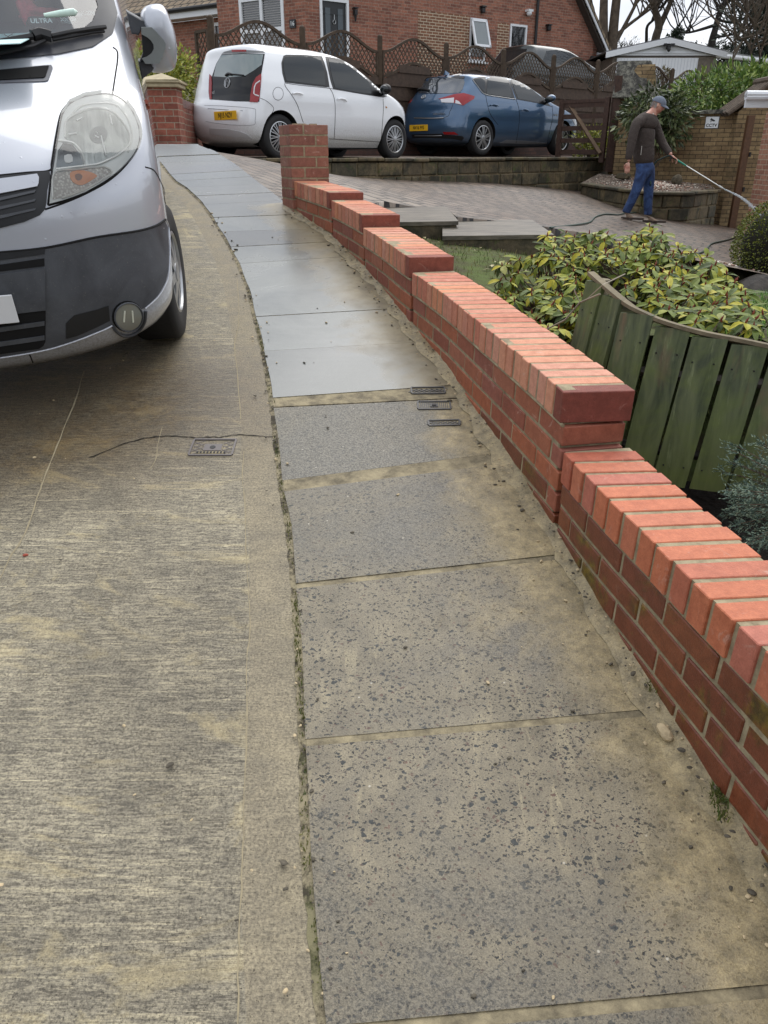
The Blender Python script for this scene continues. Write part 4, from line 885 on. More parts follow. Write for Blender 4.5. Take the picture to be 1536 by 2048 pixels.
# five bar gate behind the blue car
M['gatewood']=simple('dark_gate_wood',S(66,46,36),.75,var=.35,scale=20,bump=.4)
g0=Vector((3.75,18.3,0)); g1=PY(1215,250,17.6); g1=Vector((g1.x,g1.y,0)); root=empty('field_gate',(g1.x,g1.y,-.1)); tag(root,'dark brown five-bar wooden gate with diagonal brace behind the blue car','gate')
d=(g1-g0); Lg=d.length; ang=math.atan2(d.y,d.x); mid=(g0+g1)/2
b=MB()
for z in(.05,.27,.5,.72,.93): b.box((mid.x,mid.y,z),(Lg,.035,.09),rz=ang)
b.box((mid.x,mid.y,1.0),(Lg,.06,.06),rz=ang); b.build('rails',M['gatewood'],root,world=True)
b=MB(); b.box((g1.x-d.x/Lg*.05,g1.y-d.y/Lg*.05,.45),(.1,.07,1.2),rz=ang); b.build('stile',M['gatewood'],root,world=True); b=MB(); b.box((g0.x,g0.y,.45),(.1,.07,1.2),rz=ang); b.build('stile',M['gatewood'],root,world=True)
b=MB(); a=PY(1150,200,17.8); c=PY(1207,306,17.4); b.tube([(g0.x+.1,g0.y-.04,1.0),(g1.x-.1,g1.y-.04,.02)],.045,4); b.build('brace',simple('pale_brace',S(112,92,72),.8),root,world=True)
b=MB(); b.box((g1.x+.12,g1.y,.55),(.13,.13,1.75)); tag(b.build('gate_post',M['gatewood']),'dark square gate post between the five-bar gate and the slate-roofed pier','post')
# ---------------------------------------------------------------- trellis fence
M['fence']=simple('dark_fence_wood',S(70,56,42),.8,var=.3,scale=16,bump=.4); M['fence2']=simple('brown_slat_wood',S(72,57,46),.8,var=.3,scale=14,bump=.4)
FP=lambda k: Vector((-2.86+1.39*k,14.9+1.30*k,0))
fd=Vector((1.39,1.30,0)).normalized(); fang=math.atan2(1.30,1.39); PL=Vector((1.39,1.30)).length
froot0=None
def ztop_(k,s_):   # shape of the wavy top
    u=s_; b_=.5-.5*math.cos(2*PI*u); return 1.80+.02*k+.27*(b_**1.0)
def strip(mb,pts,nrm,w_,th):
    # flat batten following points, width w_ in-plane, thickness th along nrm
    V=[]; n=len(pts)
    for i,p in enumerate(pts):
        t=(pts[min(i+1,n-1)]-pts[max(i-1,0)]).normalized(); s_=t.cross(nrm).normalized()*w_/2
        V+=[p-s_-nrm*th/2,p+s_-nrm*th/2,p+s_+nrm*th/2,p-s_+nrm*th/2]
    F=[(i*4+k,(i+1)*4+k,(i+1)*4+(k+1)%4,i*4+(k+1)%4) for i in range(n-1) for k in range(4)]+[(0,1,2,3),((n-1)*4,(n-1)*4+1,(n-1)*4+2,(n-1)*4+3)]
    mb.add(V,F)
nrm=Vector((fd.y,-fd.x,0))
def lattice(mb,top,bot,L0,L1,org,dirv,nv,step=.095,w_=.018):
    # diagonal battens clipped between bot(s) and top(s)
    for sg,off in((1,.006),(-1,-.006)):
        c=-4.0
        while c<6.0:
            # line z = c + sg*(s)
            run=[]
            for q in range(0,61):
                s_=L0+(L1-L0)*q/60; z=c+sg*s_*1.25
                ok=bot(s_)<=z<=top(s_)
                if ok: run.append(org+dirv*s_+Vector((0,0,z))+nv*off)
                if (not ok or q==60) and run:
                    if len(run)>=2: strip(mb,[run[0],run[-1]],nv,w_,.009)
                    run=[]
            c+=step*1.25*1.12
def panel(k,label):
    org=FP(k); root=empty('trellis_fence_panel',(org.x,org.y,.35)); tag(root,label,'fence panel','wavy trellis fence panels behind the parked cars')
    Lp=PL-.12; o=org+fd*.06
    top=lambda s_: ztop_(k,s_/Lp); bot=lambda s_: top(s_)-.42
    N=24; b=MB()
    for fz in(0,-.42): strip(b,[o+fd*(Lp*i/N)+Vector((0,0,ztop_(k,i/N)+fz)) for i in range(N+1)],nrm,.045,.045)
    for s_ in(.02,Lp-.02): strip(b,[o+fd*s_+Vector((0,0,.38)),o+fd*s_+Vector((0,0,top(s_)))],nrm,.04,.045)
    b.build('frame',M['fence'],root,world=True)
    b=MB(); lattice(b,top,bot,.03,Lp-.03,o,fd,nrm); b.build('lattice',M['fence'],root,world=True)
    # slats, overlapping horizontal boards under the arch
    b=MB(); z=.38; i=0
    while z<1.75:
        s0=None
        pts=[q/40*Lp for q in range(41) if bot(q/40*Lp)>z+.05]
        if pts:
            # may be the whole width or the arch
            a,c=min(pts),max(pts); mid=(a+c)/2; p=o+fd*mid; h=min(.135,bot(mid)-z)
            b.box((p.x+nrm.x*(.022 if i%2 else -.008),p.y+nrm.y*(.022 if i%2 else -.008),z+h/2),(c-a,.016,h),rz=fang)
        z+=.125; i+=1
    for f in(.33,.66): p=o+fd*Lp*f; b.box((p.x-nrm.x*.02,p.y-nrm.y*.02,.95),(.04,.02,1.1),rz=fang)
    b.build('slats',M['fence2'],root,world=True)
plab=['nearest trellis panel, directly above the white car roof','second trellis panel from the left, in front of the black front door','third trellis panel from the left, past the white car windscreen','fourth trellis panel, rising over the blue car roof','fifth trellis panel, below the tilted open window','sixth trellis panel, right of the small white windows','seventh trellis panel, ending near the slate-roofed pier','eighth trellis panel, in front of the white garage door','last trellis panel, fading into the ferny bush']
for k in range(9): panel(k,plab[k])
pl2=['tall fence post at the near left end of the trellis fence','fence post over the rear window of the white car','fence post above the front doors of the white car','fence post behind the roof aerial of the blue car','fence post over the middle of the blue car roof','fence post above the blue car windscreen','mossy rounded fence post above the gate','fence post by the slate-roofed pier','fence post at the white garage door','fence post with trailing plant beside the ferny bush']
for k in range(10):
    p=FP(k); b=MB(); h=2.04+.02*k
    b.box((p.x,p.y,h/2-.05),(.1,.1,h+.1)); b.tube([(p.x,p.y,h-.02),(p.x,p.y,h+.02),(p.x,p.y,h+.04)],[.05,.045,.02],10)
    o=b.build('fence_post',M['fence']); tag(o,pl2[k],'fence post','trellis fence posts')
# plinth wall below the fence and the return panel on its left
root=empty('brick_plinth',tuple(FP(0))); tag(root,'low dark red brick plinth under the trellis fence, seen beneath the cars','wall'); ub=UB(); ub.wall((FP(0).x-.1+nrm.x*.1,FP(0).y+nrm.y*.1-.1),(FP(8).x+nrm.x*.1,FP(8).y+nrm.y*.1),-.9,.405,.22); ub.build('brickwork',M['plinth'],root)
rd=Vector((-.42,.9,0)).normalized(); rn=Vector((rd.y,-rd.x,0)); o0=FP(0)+Vector((-.05,-.05,0)); root=empty('trellis_fence_panel',(o0.x,o0.y,.8)); tag(root,'tall narrow all-lattice trellis panel turning back at the left end of the fence','fence panel')
b=MB(); a0=PY(391,60,15.1); RLn=.62; rdir=(Vector((a0.x,15.1,0))-Vector((o0.x,o0.y,0))); RLn=rdir.length; rdir.normalize(); rn=Vector((rdir.y,-rdir.x,0))
for s_ in(0,RLn): strip(b,[Vector((o0.x,o0.y,.55))+rdir*s_,Vector((o0.x,o0.y,1.86))+rdir*s_],rn,.045,.045)
for z in(.55,1.86): strip(b,[Vector((o0.x,o0.y,z)),Vector((o0.x,o0.y,z))+rdir*RLn],rn,.045,.045)
b.build('frame',M['fence'],root,world=True); b=MB(); lattice(b,lambda s_:1.86,lambda s_:.55,0,RLn,Vector((o0.x,o0.y,0)),rdir,rn); b.build('lattice',M['fence'],root,world=True)
# low red brick wall and capped pier at the left
pp=G(332,290); pz=street(9.3); PX=-2.86; PYY=11.35; ub=UB(); root=empty('brick_pier',(PX,PYY,.12)); tag(root,'red brick gate pier with a pyramid stone cap, beside the van mirror','pier')
ub.box(PX,PYY,-.2,.78,.40,.40,.05); ub.build('brickwork',M['redwall'],root); b=MB(); b.box((PX,PYY,.80),(.49,.49,.05),rz=.05,bev=.008); b.box((PX,PYY,.84),(.54,.54,.035),rz=.05,bev=.008)
h=.27; b.add([(PX-h,PYY-h,.858),(PX+h,PYY-h,.858),(PX+h,PYY+h,.858),(PX-h,PYY+h,.858),(PX,PYY,.95)],[(0,1,4),(1,2,4),(2,3,4),(3,0,4),(0,1,2,3)]); b.build('cap',simple('cast_stone',S(176,164,134),.85,var=.15),root,world=True)
root=empty('low_brick_wall',(-2.7,11.4,.05)); tag(root,'low red brick wall with a soldier-course top between the capped pier and the white car','wall')
ub=UB(); ub.wall((-2.70,11.35),(-2.98,14.7),-.3,.58,.22); ub.build('brickwork',M['redwall'],root)
b=MB()
q0=Vector((-2.70,11.35,0));q1=Vector((-2.98,14.7,0)); d=(q1-q0); Lw=d.length; d.normalize(); nn=Vector((-d.y,d.x,0))
for k in range(int(Lw/.078)): c=q0+d*(k*.078+.04)+nn*.11; b.box((c.x,c.y,.635),(.066,.225,.105),rz=math.atan2(d.y,d.x),bev=.003)
b.build('soldier_course',M['oldbrick'],root,world=True)
# ---------------------------------------------------------------- vehicle tools
def pchip(zs,vals,q):
    zs=np.array(zs,float);v=np.array(vals,float);h=np.diff(zs);d=np.diff(v)/h;m_=np.zeros(len(v));m_[0]=d[0];m_[-1]=d[-1]
    for i in range(1,len(v)-1):
        if d[i-1]*d[i]>0: w1=2*h[i]+h[i-1];w2=h[i]+2*h[i-1];m_[i]=(w1+w2)/(w1/d[i-1]+w2/d[i])
    i=np.clip(np.searchsorted(zs,q,side='right')-1,0,len(h)-1);t=(q-zs[i])/h[i]
    return float((2*t**3-3*t**2+1)*v[i]+(t**3-2*t**2+t)*h[i]*m_[i]+(-2*t**3+3*t**2)*v[i+1]+(t**3-t**2)*h[i]*m_[i+1])
def stackbody(tab,nl=56,nf=2.4,nr=2.8,bow=.035,na=14,ns=22):
    """tab rows: z, xrear, xfront, halfwidth, rear rounding, front rounding"""
    Z=[r[0] for r in tab]; zs=[]; 
    for i in range(len(Z)-1):
        k=max(2,int(nl*(Z[i+1]-Z[i])/(Z[-1]-Z[0])+1.5)); zs+= [Z[i]+(Z[i+1]-Z[i])*q/k for q in range(k)]
    zs.append(Z[-1]); V=[]; rows_=[]
    for z in zs:
        xr_,xf,wd,dr,df=[pchip(Z,[r[c] for r in tab],z) for c in range(1,6)]
        L_=xf-xr_; s_=min(1,L_/(dr+df+1e-6)*.98) ; dr*=s_; df*=s_; pts=[]
        for i in range(na+1): a=PI/2*i/na; pts.append((xf-df+df*math.cos(a)**(2/nf) if a<PI/2-1e-6 else xf-df, wd*(math.sin(a)**(2/nf) if a>0 else 0)))
        xs0,xs1=xf-df,xr_+dr
        for i in range(1,ns): pts.append((xs0+(xs1-xs0)*i/ns,wd))
        for i in range(na,-1,-1): a=PI/2*i/na; pts.append((xr_+dr-dr*(math.cos(a)**(2/nr) if a<PI/2-1e-6 else 0), wd*(math.sin(a)**(2/nr) if a>0 else 0)))
        xm=(xr_+xf)/2; row=[]
        full=pts+[(x,-y) for x,y in pts[-2:0:-1]]
        for x,y in full: row.append(len(V)); V.append((x,y*(1-bow*(2*(x-xm)/(L_+.01))**2),z))
        rows_.append(row)
    F=[]; n=len(rows_[0])
    for a,b in zip(rows_[:-1],rows_[1:]):
        for i in range(n): F.append((a[i],a[(i+1)%n],b[(i+1)%n],b[i]))
    F.append(tuple(rows_[0])[::-1]); F.append(tuple(rows_[-1]))
    me=bpy.data.meshes.new('body'); me.from_pydata(V,[],F); me.update(); bm=bmesh.new(); bm.from_mesh(me); bmesh.ops.remove_doubles(bm,verts=bm.verts,dist=1e-5); bmesh.ops.recalc_face_normals(bm,faces=bm.faces); bm.to_mesh(me); bm.free(); return me
def cut(o,cutters,mw):
    """boolean away a list of (mesh) cutters, applied for good"""
    objs=[]
    for cm in cutters:
        c=bpy.data.objects.new('cutter',cm); COL.objects.link(c); c.matrix_world=mw; objs.append(c)
        md=o.modifiers.new('b','BOOLEAN'); md.operation='DIFFERENCE'; md.object=c; md.solver='EXACT'
        try: md.material_mode='TRANSFER'
        except Exception: pass
    bpy.context.view_layer.update(); dg=bpy.context.evaluated_depsgraph_get(); dg.update(); me=bpy.data.meshes.new_from_object(o.evaluated_get(dg)); o.modifiers.clear(); o.data=me
    for c in objs: bpy.data.objects.remove(c)
def cylmesh(x,z,r,y0,y1,mat,n=40):
    mb=MB(); ring=[(x+r*math.cos(2*PI*k/n),z+r*math.sin(2*PI*k/n)) for k in range(n)]
    mb.add([(a,y0,c) for a,c in ring]+[(a,y1,c) for a,c in ring],[tuple(range(n))[::-1],tuple(range(n,2*n))]+[(k,(k+1)%n,n+(k+1)%n,n+k) for k in range(n)])
    me=bpy.data.meshes.new('cut'); me.from_pydata(mb.v,[],mb.f); me.materials.append(mat); bm=bmesh.new(); bm.from_mesh(me); bmesh.ops.recalc_face_normals(bm,faces=bm.faces); bm.to_mesh(me); bm.free(); return me
class Vehicle:
    def __init__(s,name,mat4,label,cat):
        s.root=empty(name); s.root.matrix_world=mat4; s.M=mat4; s.Mi=mat4.inverted(); tag(s.root,label,cat)
    def setbvh(s,me):
        bm=bmesh.new(); bm.from_mesh(me); s.bvh=BVHTree.FromBMesh(bm); bm.free()
    def hit(s,px,py):
        d=ray(px,py).normalized(); o=s.Mi@Vector((0,0,0)); dl=(s.Mi.to_3x3()@d).normalized()
        h=s.bvh.ray_cast(o,dl)
        if h[0] is not None: return h[0],(h[1] if h[1].dot(dl)<0 else -h[1])
        # just off the silhouette: nearest surface point to the ray
        best=None
        for k in range(60):
            p=o+dl*(1.5+k*.3); q=s.bvh.find_nearest(p)
            if q[0] is not None and (best is None or q[3]<best[2]): best=(q[0],q[1],q[3],k)
        k=best[3]
        for j in range(-10,11):
            p=o+dl*(1.5+k*.3+j*.03); q=s.bvh.find_nearest(p)
            if q[0] is not None and q[3]<best[2]: best=(q[0],q[1],q[3],k)
        return best[0],best[1]
    def lhit(s,pt,axis):   # pt=(a,b): axis 'y': (x,z) from the right side; 'x+': from front, 'x-': from rear (y,z)
        a,b=pt
        if axis=='y': o,d=Vector((a,-5,b)),Vector((0,1,0))
        elif axis=='x+': o,d=Vector((9,a,b)),Vector((-1,0,0))
        else: o,d=Vector((-9,a,b)),Vector((1,0,0))
        h=s.bvh.ray_cast(o,d)
        if h[0] is None: h=s.bvh.find_nearest(o+d*4.2)
        n=h[1]; return h[0],(n if n.dot(d)<0 else -n)
    def patch(s,name,poly,mat,off=.004,cell=None,curve_=0,mirror=False,axis=None,parent=None,skirt=.008,label=None,smooth=True):
        P=[Vector((p[0],p[1])) for p in poly]
        if curve_:
            n=len(P); Q=[]
            for i in range(n):
                a,b,c,d=P[i-1],P[i],P[(i+1)%n],P[(i+2)%n]
                for k in range(curve_): t=k/curve_; Q.append(.5*((2*b)+(c-a)*t+(2*a-5*b+4*c-d)*t*t+(3*b-a-3*c+d)*t**3))
            P=Q
        x0,x1=min(p.x for p in P),max(p.x for p in P); y0,y1=min(p.y for p in P),max(p.y for p in P)
        if cell is None: cell=max(x1-x0,y1-y0)/14
        B=[]
        for i in range(len(P)):
            a,b=P[i],P[(i+1)%len(P)]; k=max(1,int((b-a).length/cell)); B+=[a.lerp(b,q/k) for q in range(k)]
        inner=[]; nb=len(B)
        def inside(p):
            c=False
            for i in range(nb):
                a,b=B[i],B[(i+1)%nb]
                if (a.y>p.y)!=(b.y>p.y) and p.x<(b.x-a.x)*(p.y-a.y)/(b.y-a.y)+a.x: c=not c
            return c
        y=y0+cell/2
        while y<y1:
            x=x0+cell/2
            while x<x1:
                p=Vector((x,y))
                if inside(p) and min((p-q).length for q in B)>cell*.45: inner.append(p)
                x+=cell
            y+=cell
        vs,es,fs,_,_,_=delaunay_2d_cdt(B+inner,[(i,(i+1)%nb) for i in range(nb)],[],1,1e-6)
        H=[(s.hit(v.x,v.y) if axis is None else s.lhit((v.x,v.y),axis)) for v in vs]
        bm=bmesh.new(); bv=[bm.verts.new(h[0]+h[1]*off) for h in H]
        for f in fs:
            try: bm.faces.new([bv[i] for i in f])
            except ValueError: pass
        be=[e for e in bm.edges if len(e.link_faces)==1]
        if be:
            nm={v:h[1] for v,h in zip(bv,H)}
            r=bmesh.ops.extrude_edge_only(bm,edges=be); mp_={}
            for v in r['geom']:
                if isinstance(v,bmesh.types.BMVert):
                    q=min((w_ for w_ in {x for e in be for x in e.verts}),key=lambda w_:(w_.co-v.co).length); v.co-=nm[q]*skirt if q in nm else Vector()
        bmesh.ops.recalc_face_normals(bm,faces=bm.faces)
        me=bpy.data.meshes.new(name); bm.to_mesh(me)
        # orient outward
        o=link_mesh(name,me,parent or s.root,mat,True); me.set_sharp_from_angle(angle=R(45))
        if label: o['label']=label
        if mirror:
            for v in bm.verts: v.co.y=-v.co.y
            bmesh.ops.reverse_faces(bm,faces=bm.faces); me2=bpy.data.meshes.new(name); bm.to_mesh(me2)
            pp=parent or s.root
            if mirror is not True: pp=mirror
            o2=link_mesh(name,me2,pp,mat,True); me2.set_sharp_from_angle(angle=R(45)); s.last2=o2
        bm.free(); return o
    def line(s,name,pts,mat,r=.003,mirror=False,axis=None,off=0,cv=6,parent=None,join=None):
        P=curve([Vector((p[0],p[1],0)) for p in pts],cv) if cv else [Vector((p[0],p[1],0)) for p in pts]
        Q=[]
        for p in P:
            h=s.hit(p.x,p.y) if axis is None else s.lhit((p.x,p.y),axis); Q.append(h[0]+h[1]*off)
        mb=join or MB(); mb.tube(Q,r,6)
        if mirror: mb.tube([Vector((q.x,-q.y,q.z)) for q in Q],r,6)
        if join is None: return mb.build(name,mat,parent or s.root,smooth=True)
m=MT('tyre_rubber',S(30,30,31),rough=.75); m.bump(m.noise(m.coord(),60,3),.2,.003); M['tyre']=m.m
M['alloy']=MT('alloy_wheel',S(176,178,180),rough=.35,metal=.85).m; M['alloydark']=MT('alloy_dark',S(60,60,64),rough=.4,metal=.7).m
M['rubber']=MT('shut_line',S(14,14,15),rough=.9).m
M['carglass']=MT('dark_car_glass',S(30,36,38),rough=.03,spec=.55).m
def paint(name,c,flake=0,metal=0,rough=.28,dirt=.12,drops=False):
    m=MT(name,c,rough,metal,coat=1.0); v=m.coord(); n=m.noise(v,2.5,5,.6,.4); cc=tuple(c)[:3]
    z=m.sep(v)[2]; low=m.ramp(z,[(.22,1),(.58,0)]); 
    a=m.mix(m.math('MULTIPLY',m.ramp(n,[(.4,0),(.7,1)]),dirt),c,tuple(x*.72 for x in cc)+(1,)); sp=m.noise(v,90,3,.8)
    a=m.mix(m.math('MULTIPLY',m.math('MULTIPLY',low,m.ramp(sp,[(.44,0.15),(.62,1)])),.5),a,S(92,82,66)); m.col(a)
    if drops:
        vo=m.voro(v,55); k=m.sep(vo['Color']); d=m.math('SUBTRACT',m.math('MULTIPLY',k[0],.34),vo['Distance']); d=m.math('MAXIMUM',d,0); sel=m.math('GREATER_THAN',k[1],.8)
        m.bump(m.math('MULTIPLY',d,sel),.6,.008)
    return m.m
def wheel(V,x,y,r,w_,rimr,kind,side,name='wheel'):
    """side=-1 right, +1 left; outer face at |y|"""
    e=empty(name); e.parent=V.root; e.location=(x,y,r)
    def lathe(prof,n=40):
        mb=MB(); vs=[(rr*math.cos(2*PI*k/n),side*yy,rr*math.sin(2*PI*k/n)) for rr,yy in prof for k in range(n)]
        fs=[(i*n+k,i*n+(k+1)%n,(i+1)*n+(k+1)%n,(i+1)*n+k) for i in range(len(prof)-1) for k in range(n)]; mb.add(vs,fs); return mb
    t=lathe([(rimr-.01,-w_*.1),(rimr+.004,0),(rimr+.02,.004),(rimr+(r-rimr)*.5,.008),(r-.02,-.002),(r-.005,-.014),(r,-.03),(r,-w_+.03),(r-.005,-w_+.014),(r-.02,-w_),(rimr,-w_),(rimr-.02,-w_*.9),(rimr-.02,-w_*.1),(rimr-.01,-w_*.1)])
    t.build('tyre',M['tyre'],e,smooth=35)
    b=lathe([(rimr,-.002),(rimr-.012,.002),(rimr-.02,-.008),(rimr-.025,-.07),(.04,-.085)])
    for i in range(len(b.mi)): b.mi[i]=1 if i>=3*40 else 0
    def spoke(a0,w0,w1,a1=None,yo=0,mi=0,r0=.035,r1=None):
        r1=r1 or rimr-.01; a1=a0 if a1 is None else a1
        p=[];
        for rr,aa,ww,yy in((r0,a0,w0,.0),(r1*.6,(a0+a1)/2,(w0+w1)/2,-.002),(r1,a1,w1,-.012)):
            c,d=math.cos(aa),math.sin(aa)
            for sg in(-1,1):
                for dy in(0,-.022): p.append((rr*c-sg*ww/2*d,side*(yy+yo+dy),rr*d+sg*ww/2*c))
        fs=[]
        for i in range(2):
            o_=i*4; fs+=[(o_,o_+2,o_+6,o_+4),(o_+1,o_+5,o_+7,o_+3),(o_,o_+4,o_+5,o_+1),(o_+2,o_+3,o_+7,o_+6)]
        fs.append((8,10,11,9)); b.add(p,fs,mi)
    if kind=='multi':
        for k in range(12):
            a=2*PI*k/12; spoke(a-.06,.011,.013,a-.12); spoke(a+.06,.011,.013,a+.12)
    elif kind=='five':
        for k in range(5):
            a=2*PI*k/5+.3; spoke(a-.16,.028,.022,a-.1); spoke(a+.16,.028,.022,a+.1,)
            spoke(a+PI/5,.02,.018,a+PI/5+.1)
            spoke(a-.16,.05,.05,a-.1,yo=-.006,mi=1); spoke(a+.16,.05,.05,a+.1,yo=-.006,mi=1)
    else:
        for k in range(8): a=2*PI*k/8; spoke(a,.05,.045)
    n=24; hb_=[(.045,-.012),(.045,.004),(.03,.008),(.0,.008)]
    base_=len(b.v); b.add([(rr*math.cos(2*PI*k/n),side*yy,rr*math.sin(2*PI*k/n)) for rr,yy in hb_ for k in range(n)],[(i*n+k,i*n+(k+1)%n,(i+1)*n+(k+1)%n,(i+1)*n+k) for i in range(3) for k in range(n)])
    b.build('rim',[M['alloy'],M['alloydark'] if kind=='five' else M['rubber']],e,smooth=30)
    return e
def vmat(P,heading,xa,yo):
    f=Vector((math.sin(heading),math.cos(heading),0)); l=Vector((-f.y,f.x,0)); o=P-f*xa-l*yo
    return Matrix(((f.x,l.x,0,o.x),(f.y,l.y,0,o.y),(0,0,1,o.z),(0,0,0,1)))
def thinglass(name,tint,fac=.2,rough=.02,body=None):
    m=bpy.data.materials.new(name); m.use_nodes=True; t=m.node_tree; t.nodes.clear(); o=t.nodes.new('ShaderNodeOutputMaterial'); a=t.nodes.new('ShaderNodeBsdfTransparent'); a.inputs[0].default_value=tint
    g=t.nodes.new('ShaderNodeBsdfGlossy'); g.inputs['Roughness'].default_value=rough; mxs=t.nodes.new('ShaderNodeMixShader'); fr=t.nodes.new('ShaderNodeFresnel'); fr.inputs[0].default_value=1.5; ad=t.nodes.new('ShaderNodeMath'); ad.operation='ADD'; ad.inputs[1].default_value=fac
    t.links.new(fr.outputs[0],ad.inputs[0]); t.links.new(ad.outputs[0],mxs.inputs[0]); t.links.new(a.outputs[0],mxs.inputs[1]); t.links.new(g.outputs[0],mxs.inputs[2]); t.links.new(mxs.outputs[0],o.inputs[0]); return m
# ---------------------------------------------------------------- white hatchback
def z4(l): return [(400+x/3.4909,80+y/3.4909) for x,y in l]
def z5(l): return [(780+x/3.657,80+y/3.657) for x,y in l]
P=PT(563,320,11.15); hd=R(43); V=Vehicle('parked_car',vmat(P,hd,.555,-.76),'small white hatchback parked with its yellow rear plate towards the road','car')
tabW=[(.17,.30,3.30,.66,.3,.5),(.24,.10,3.42,.73,.28,.5),(.34,.03,3.49,.79,.28,.52),(.48,.0,3.53,.815,.28,.52),(.62,.02,3.52,.82,.28,.5),(.74,.05,3.46,.82,.28,.46),(.82,.085,3.36,.815,.28,.42),(.90,.10,3.2,.80,.28,.38),(.97,.12,2.98,.785,.28,.34),(1.03,.135,2.83,.765,.28,.32),(1.12,.16,2.68,.73,.27,.3),(1.22,.19,2.5,.69,.26,.28),(1.32,.22,2.3,.64,.25,.26),(1.40,.235,2.05,.585,.24,.25),(1.45,.30,1.78,.50,.22,.3),(1.475,.55,1.5,.36,.2,.3),(1.48,.8,1.2,.12,.1,.15)]
M['white']=paint('white_paint',S(232,235,238),dirt=.03)
me=stackbody(tabW,nr=3.2); body=link_mesh('body',me,V.root,[M['white'],M['rubber']]); V.setbvh(me); wr=.297
xw=(.555,2.985)
cut(body,[cylmesh(x,wr+.01,.335,a,b,M['rubber']) for x in xw for a,b in((-1.2,-.52),(.52,1.2))],V.M)
body.data.polygons.foreach_set('use_smooth',[True]*len(body.data.polygons)); body.data.set_sharp_from_angle(angle=R(28))
for x in xw:
    for sd in(-1,1): wheel(V,x,sd*.775,wr,.18,.205,'multi',sd)
lines=MB()
V.line('',z4([(590,305),(600,330),(640,385),(680,455),(715,560),(722,575)]),None,.0045,True,join=lines)
V.line('',z4([(900,330),(925,370),(942,440),(943,560),(936,690)]),None,.0045,True,join=lines)
V.line('',z4([(1278,410),(1280,480),(1274,580),(1262,712)]),None,.0045,True,join=lines)
V.line('',z4([(1262,712),(1150,705),(1000,696),(900,690)]),None,.004,True,join=lines)
V.line('',z4([(420,405),(470,430),(515,480),(480,540)]),None,.0035,True,join=lines)
V.line('',z4([(590,300),(700,316),(905,338),(1100,372),(1270,398)]),None,.0035,True,join=lines)
c=z4([(545,375)])[0]; V.line('',[(c[0]+10.5*math.cos(a),c[1]+13*math.sin(a)) for a in [k*PI/8 for k in range(17)]],None,.003,join=lines,cv=2)
lines.build('shut_lines',M['rubber'],V.root,smooth=True)
l2=MB()
V.line('',z4([(32,455),(200,462),(370,478),(388,500),(385,560),(372,592),(250,594),(120,582),(40,568)]),None,.0035,join=l2)
V.line('',z4([(55,478),(180,487),(298,494)]),None,.006,join=l2,cv=0)
l2.build('bumper_crease',simple('crease_grey',S(150,152,156),.5,var=0),V.root,smooth=True)
tg=V.patch('tailgate_glass',z4([(66,415),(70,330),(84,255),(112,170),(152,100),(300,92),(452,98),(440,170),(428,240),(424,330),(414,432),(250,428)]),MT('black_tailgate_glass',S(14,15,17),rough=.12,spec=.35).m,.003,5)
V.patch('rear_window',z4([(98,255),(112,180),(150,106),(300,99),(440,103),(428,175),(375,215),(315,252),(200,262)]),MT('rear_screen',S(96,112,112),rough=.06,spec=1,coat=1).m,.006,5)
red=MT('red_lamp',S(140,12,20),rough=.2,coat=.25); M['red']=red.m
lamp=V.patch('tail_lamp',z4([(427,236),(392,262),(368,310),(355,380),(350,433),(404,436),(416,400),(420,330),(428,280)]),M['red'],.012,3,label='right tail lamp')
b=MB(); V.line('',z4([(418,288),(392,308),(382,330),(378,376),(388,386),(412,394)]),None,.009,join=b,off=.014,cv=0); b.build('lamp_ring',MT('lamp_white',S(220,220,222),.2).m,lamp)
V.patch('tail_lamp',z4([(70,240),(84,256),(86,300),(84,416),(70,412),(64,360),(66,290)]),M['red'],.012,3,label='left tail lamp')
V.patch('brake_light',z4([(222,68),(322,68),(326,82),(224,84)]),M['red'],.006,3)
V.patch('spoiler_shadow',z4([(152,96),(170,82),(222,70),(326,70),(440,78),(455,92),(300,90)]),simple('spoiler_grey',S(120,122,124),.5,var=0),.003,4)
V.patch('bumper_insert',z4([(66,616),(200,622),(285,640),(330,658),(366,690),(200,676),(68,660)]),simple('silver_insert',S(190,192,194),.4,var=0),.006,4)
wsp=V.patch('side_window',z4([(582,112),(600,104),(700,104),(850,114),(868,160),(888,230),(904,328),(880,330),(740,314),(592,296),(574,230),(568,160)]),MT('window_trim',S(16,16,17),rough=.3).m,.004,5,mirror=True)
V.patch('pane',z4([(592,122),(700,114),(838,122),(866,220),(874,318),(740,304),(602,286),(584,220),(580,160)]),M['carglass'],.007,5,parent=wsp,mirror=V.last2)
wsp=V.patch('side_window',z4([(874,116),(960,130),(1060,170),(1150,232),(1215,290),(1300,372),(1306,392),(1280,402),(1200,388),(930,344),(912,290),(890,190)]),MT('window_trim',S(16,16,17),rough=.3).m,.004,5,mirror=True)
V.patch('pane',z4([(894,130),(970,150),(1045,188),(1120,244),(1178,294),(1194,376),(1100,366),(942,336),(918,250)]),M['carglass'],.007,5,parent=wsp,mirror=V.last2)
V.patch('fuel_cap',[(c[0]+9.6*math.cos(a),c[1]+12*math.sin(a)) for a in [k*PI/8 for k in range(16)]],M['white'],.002,3)
for l in([(642,372),(660,366),(690,368),(712,378)],[(956,410),(975,405),(1000,408),(1018,422)]): V.line('door_handle',z4([(x,y+6) for x,y in l]),M['white'],.013,off=.022,cv=3)
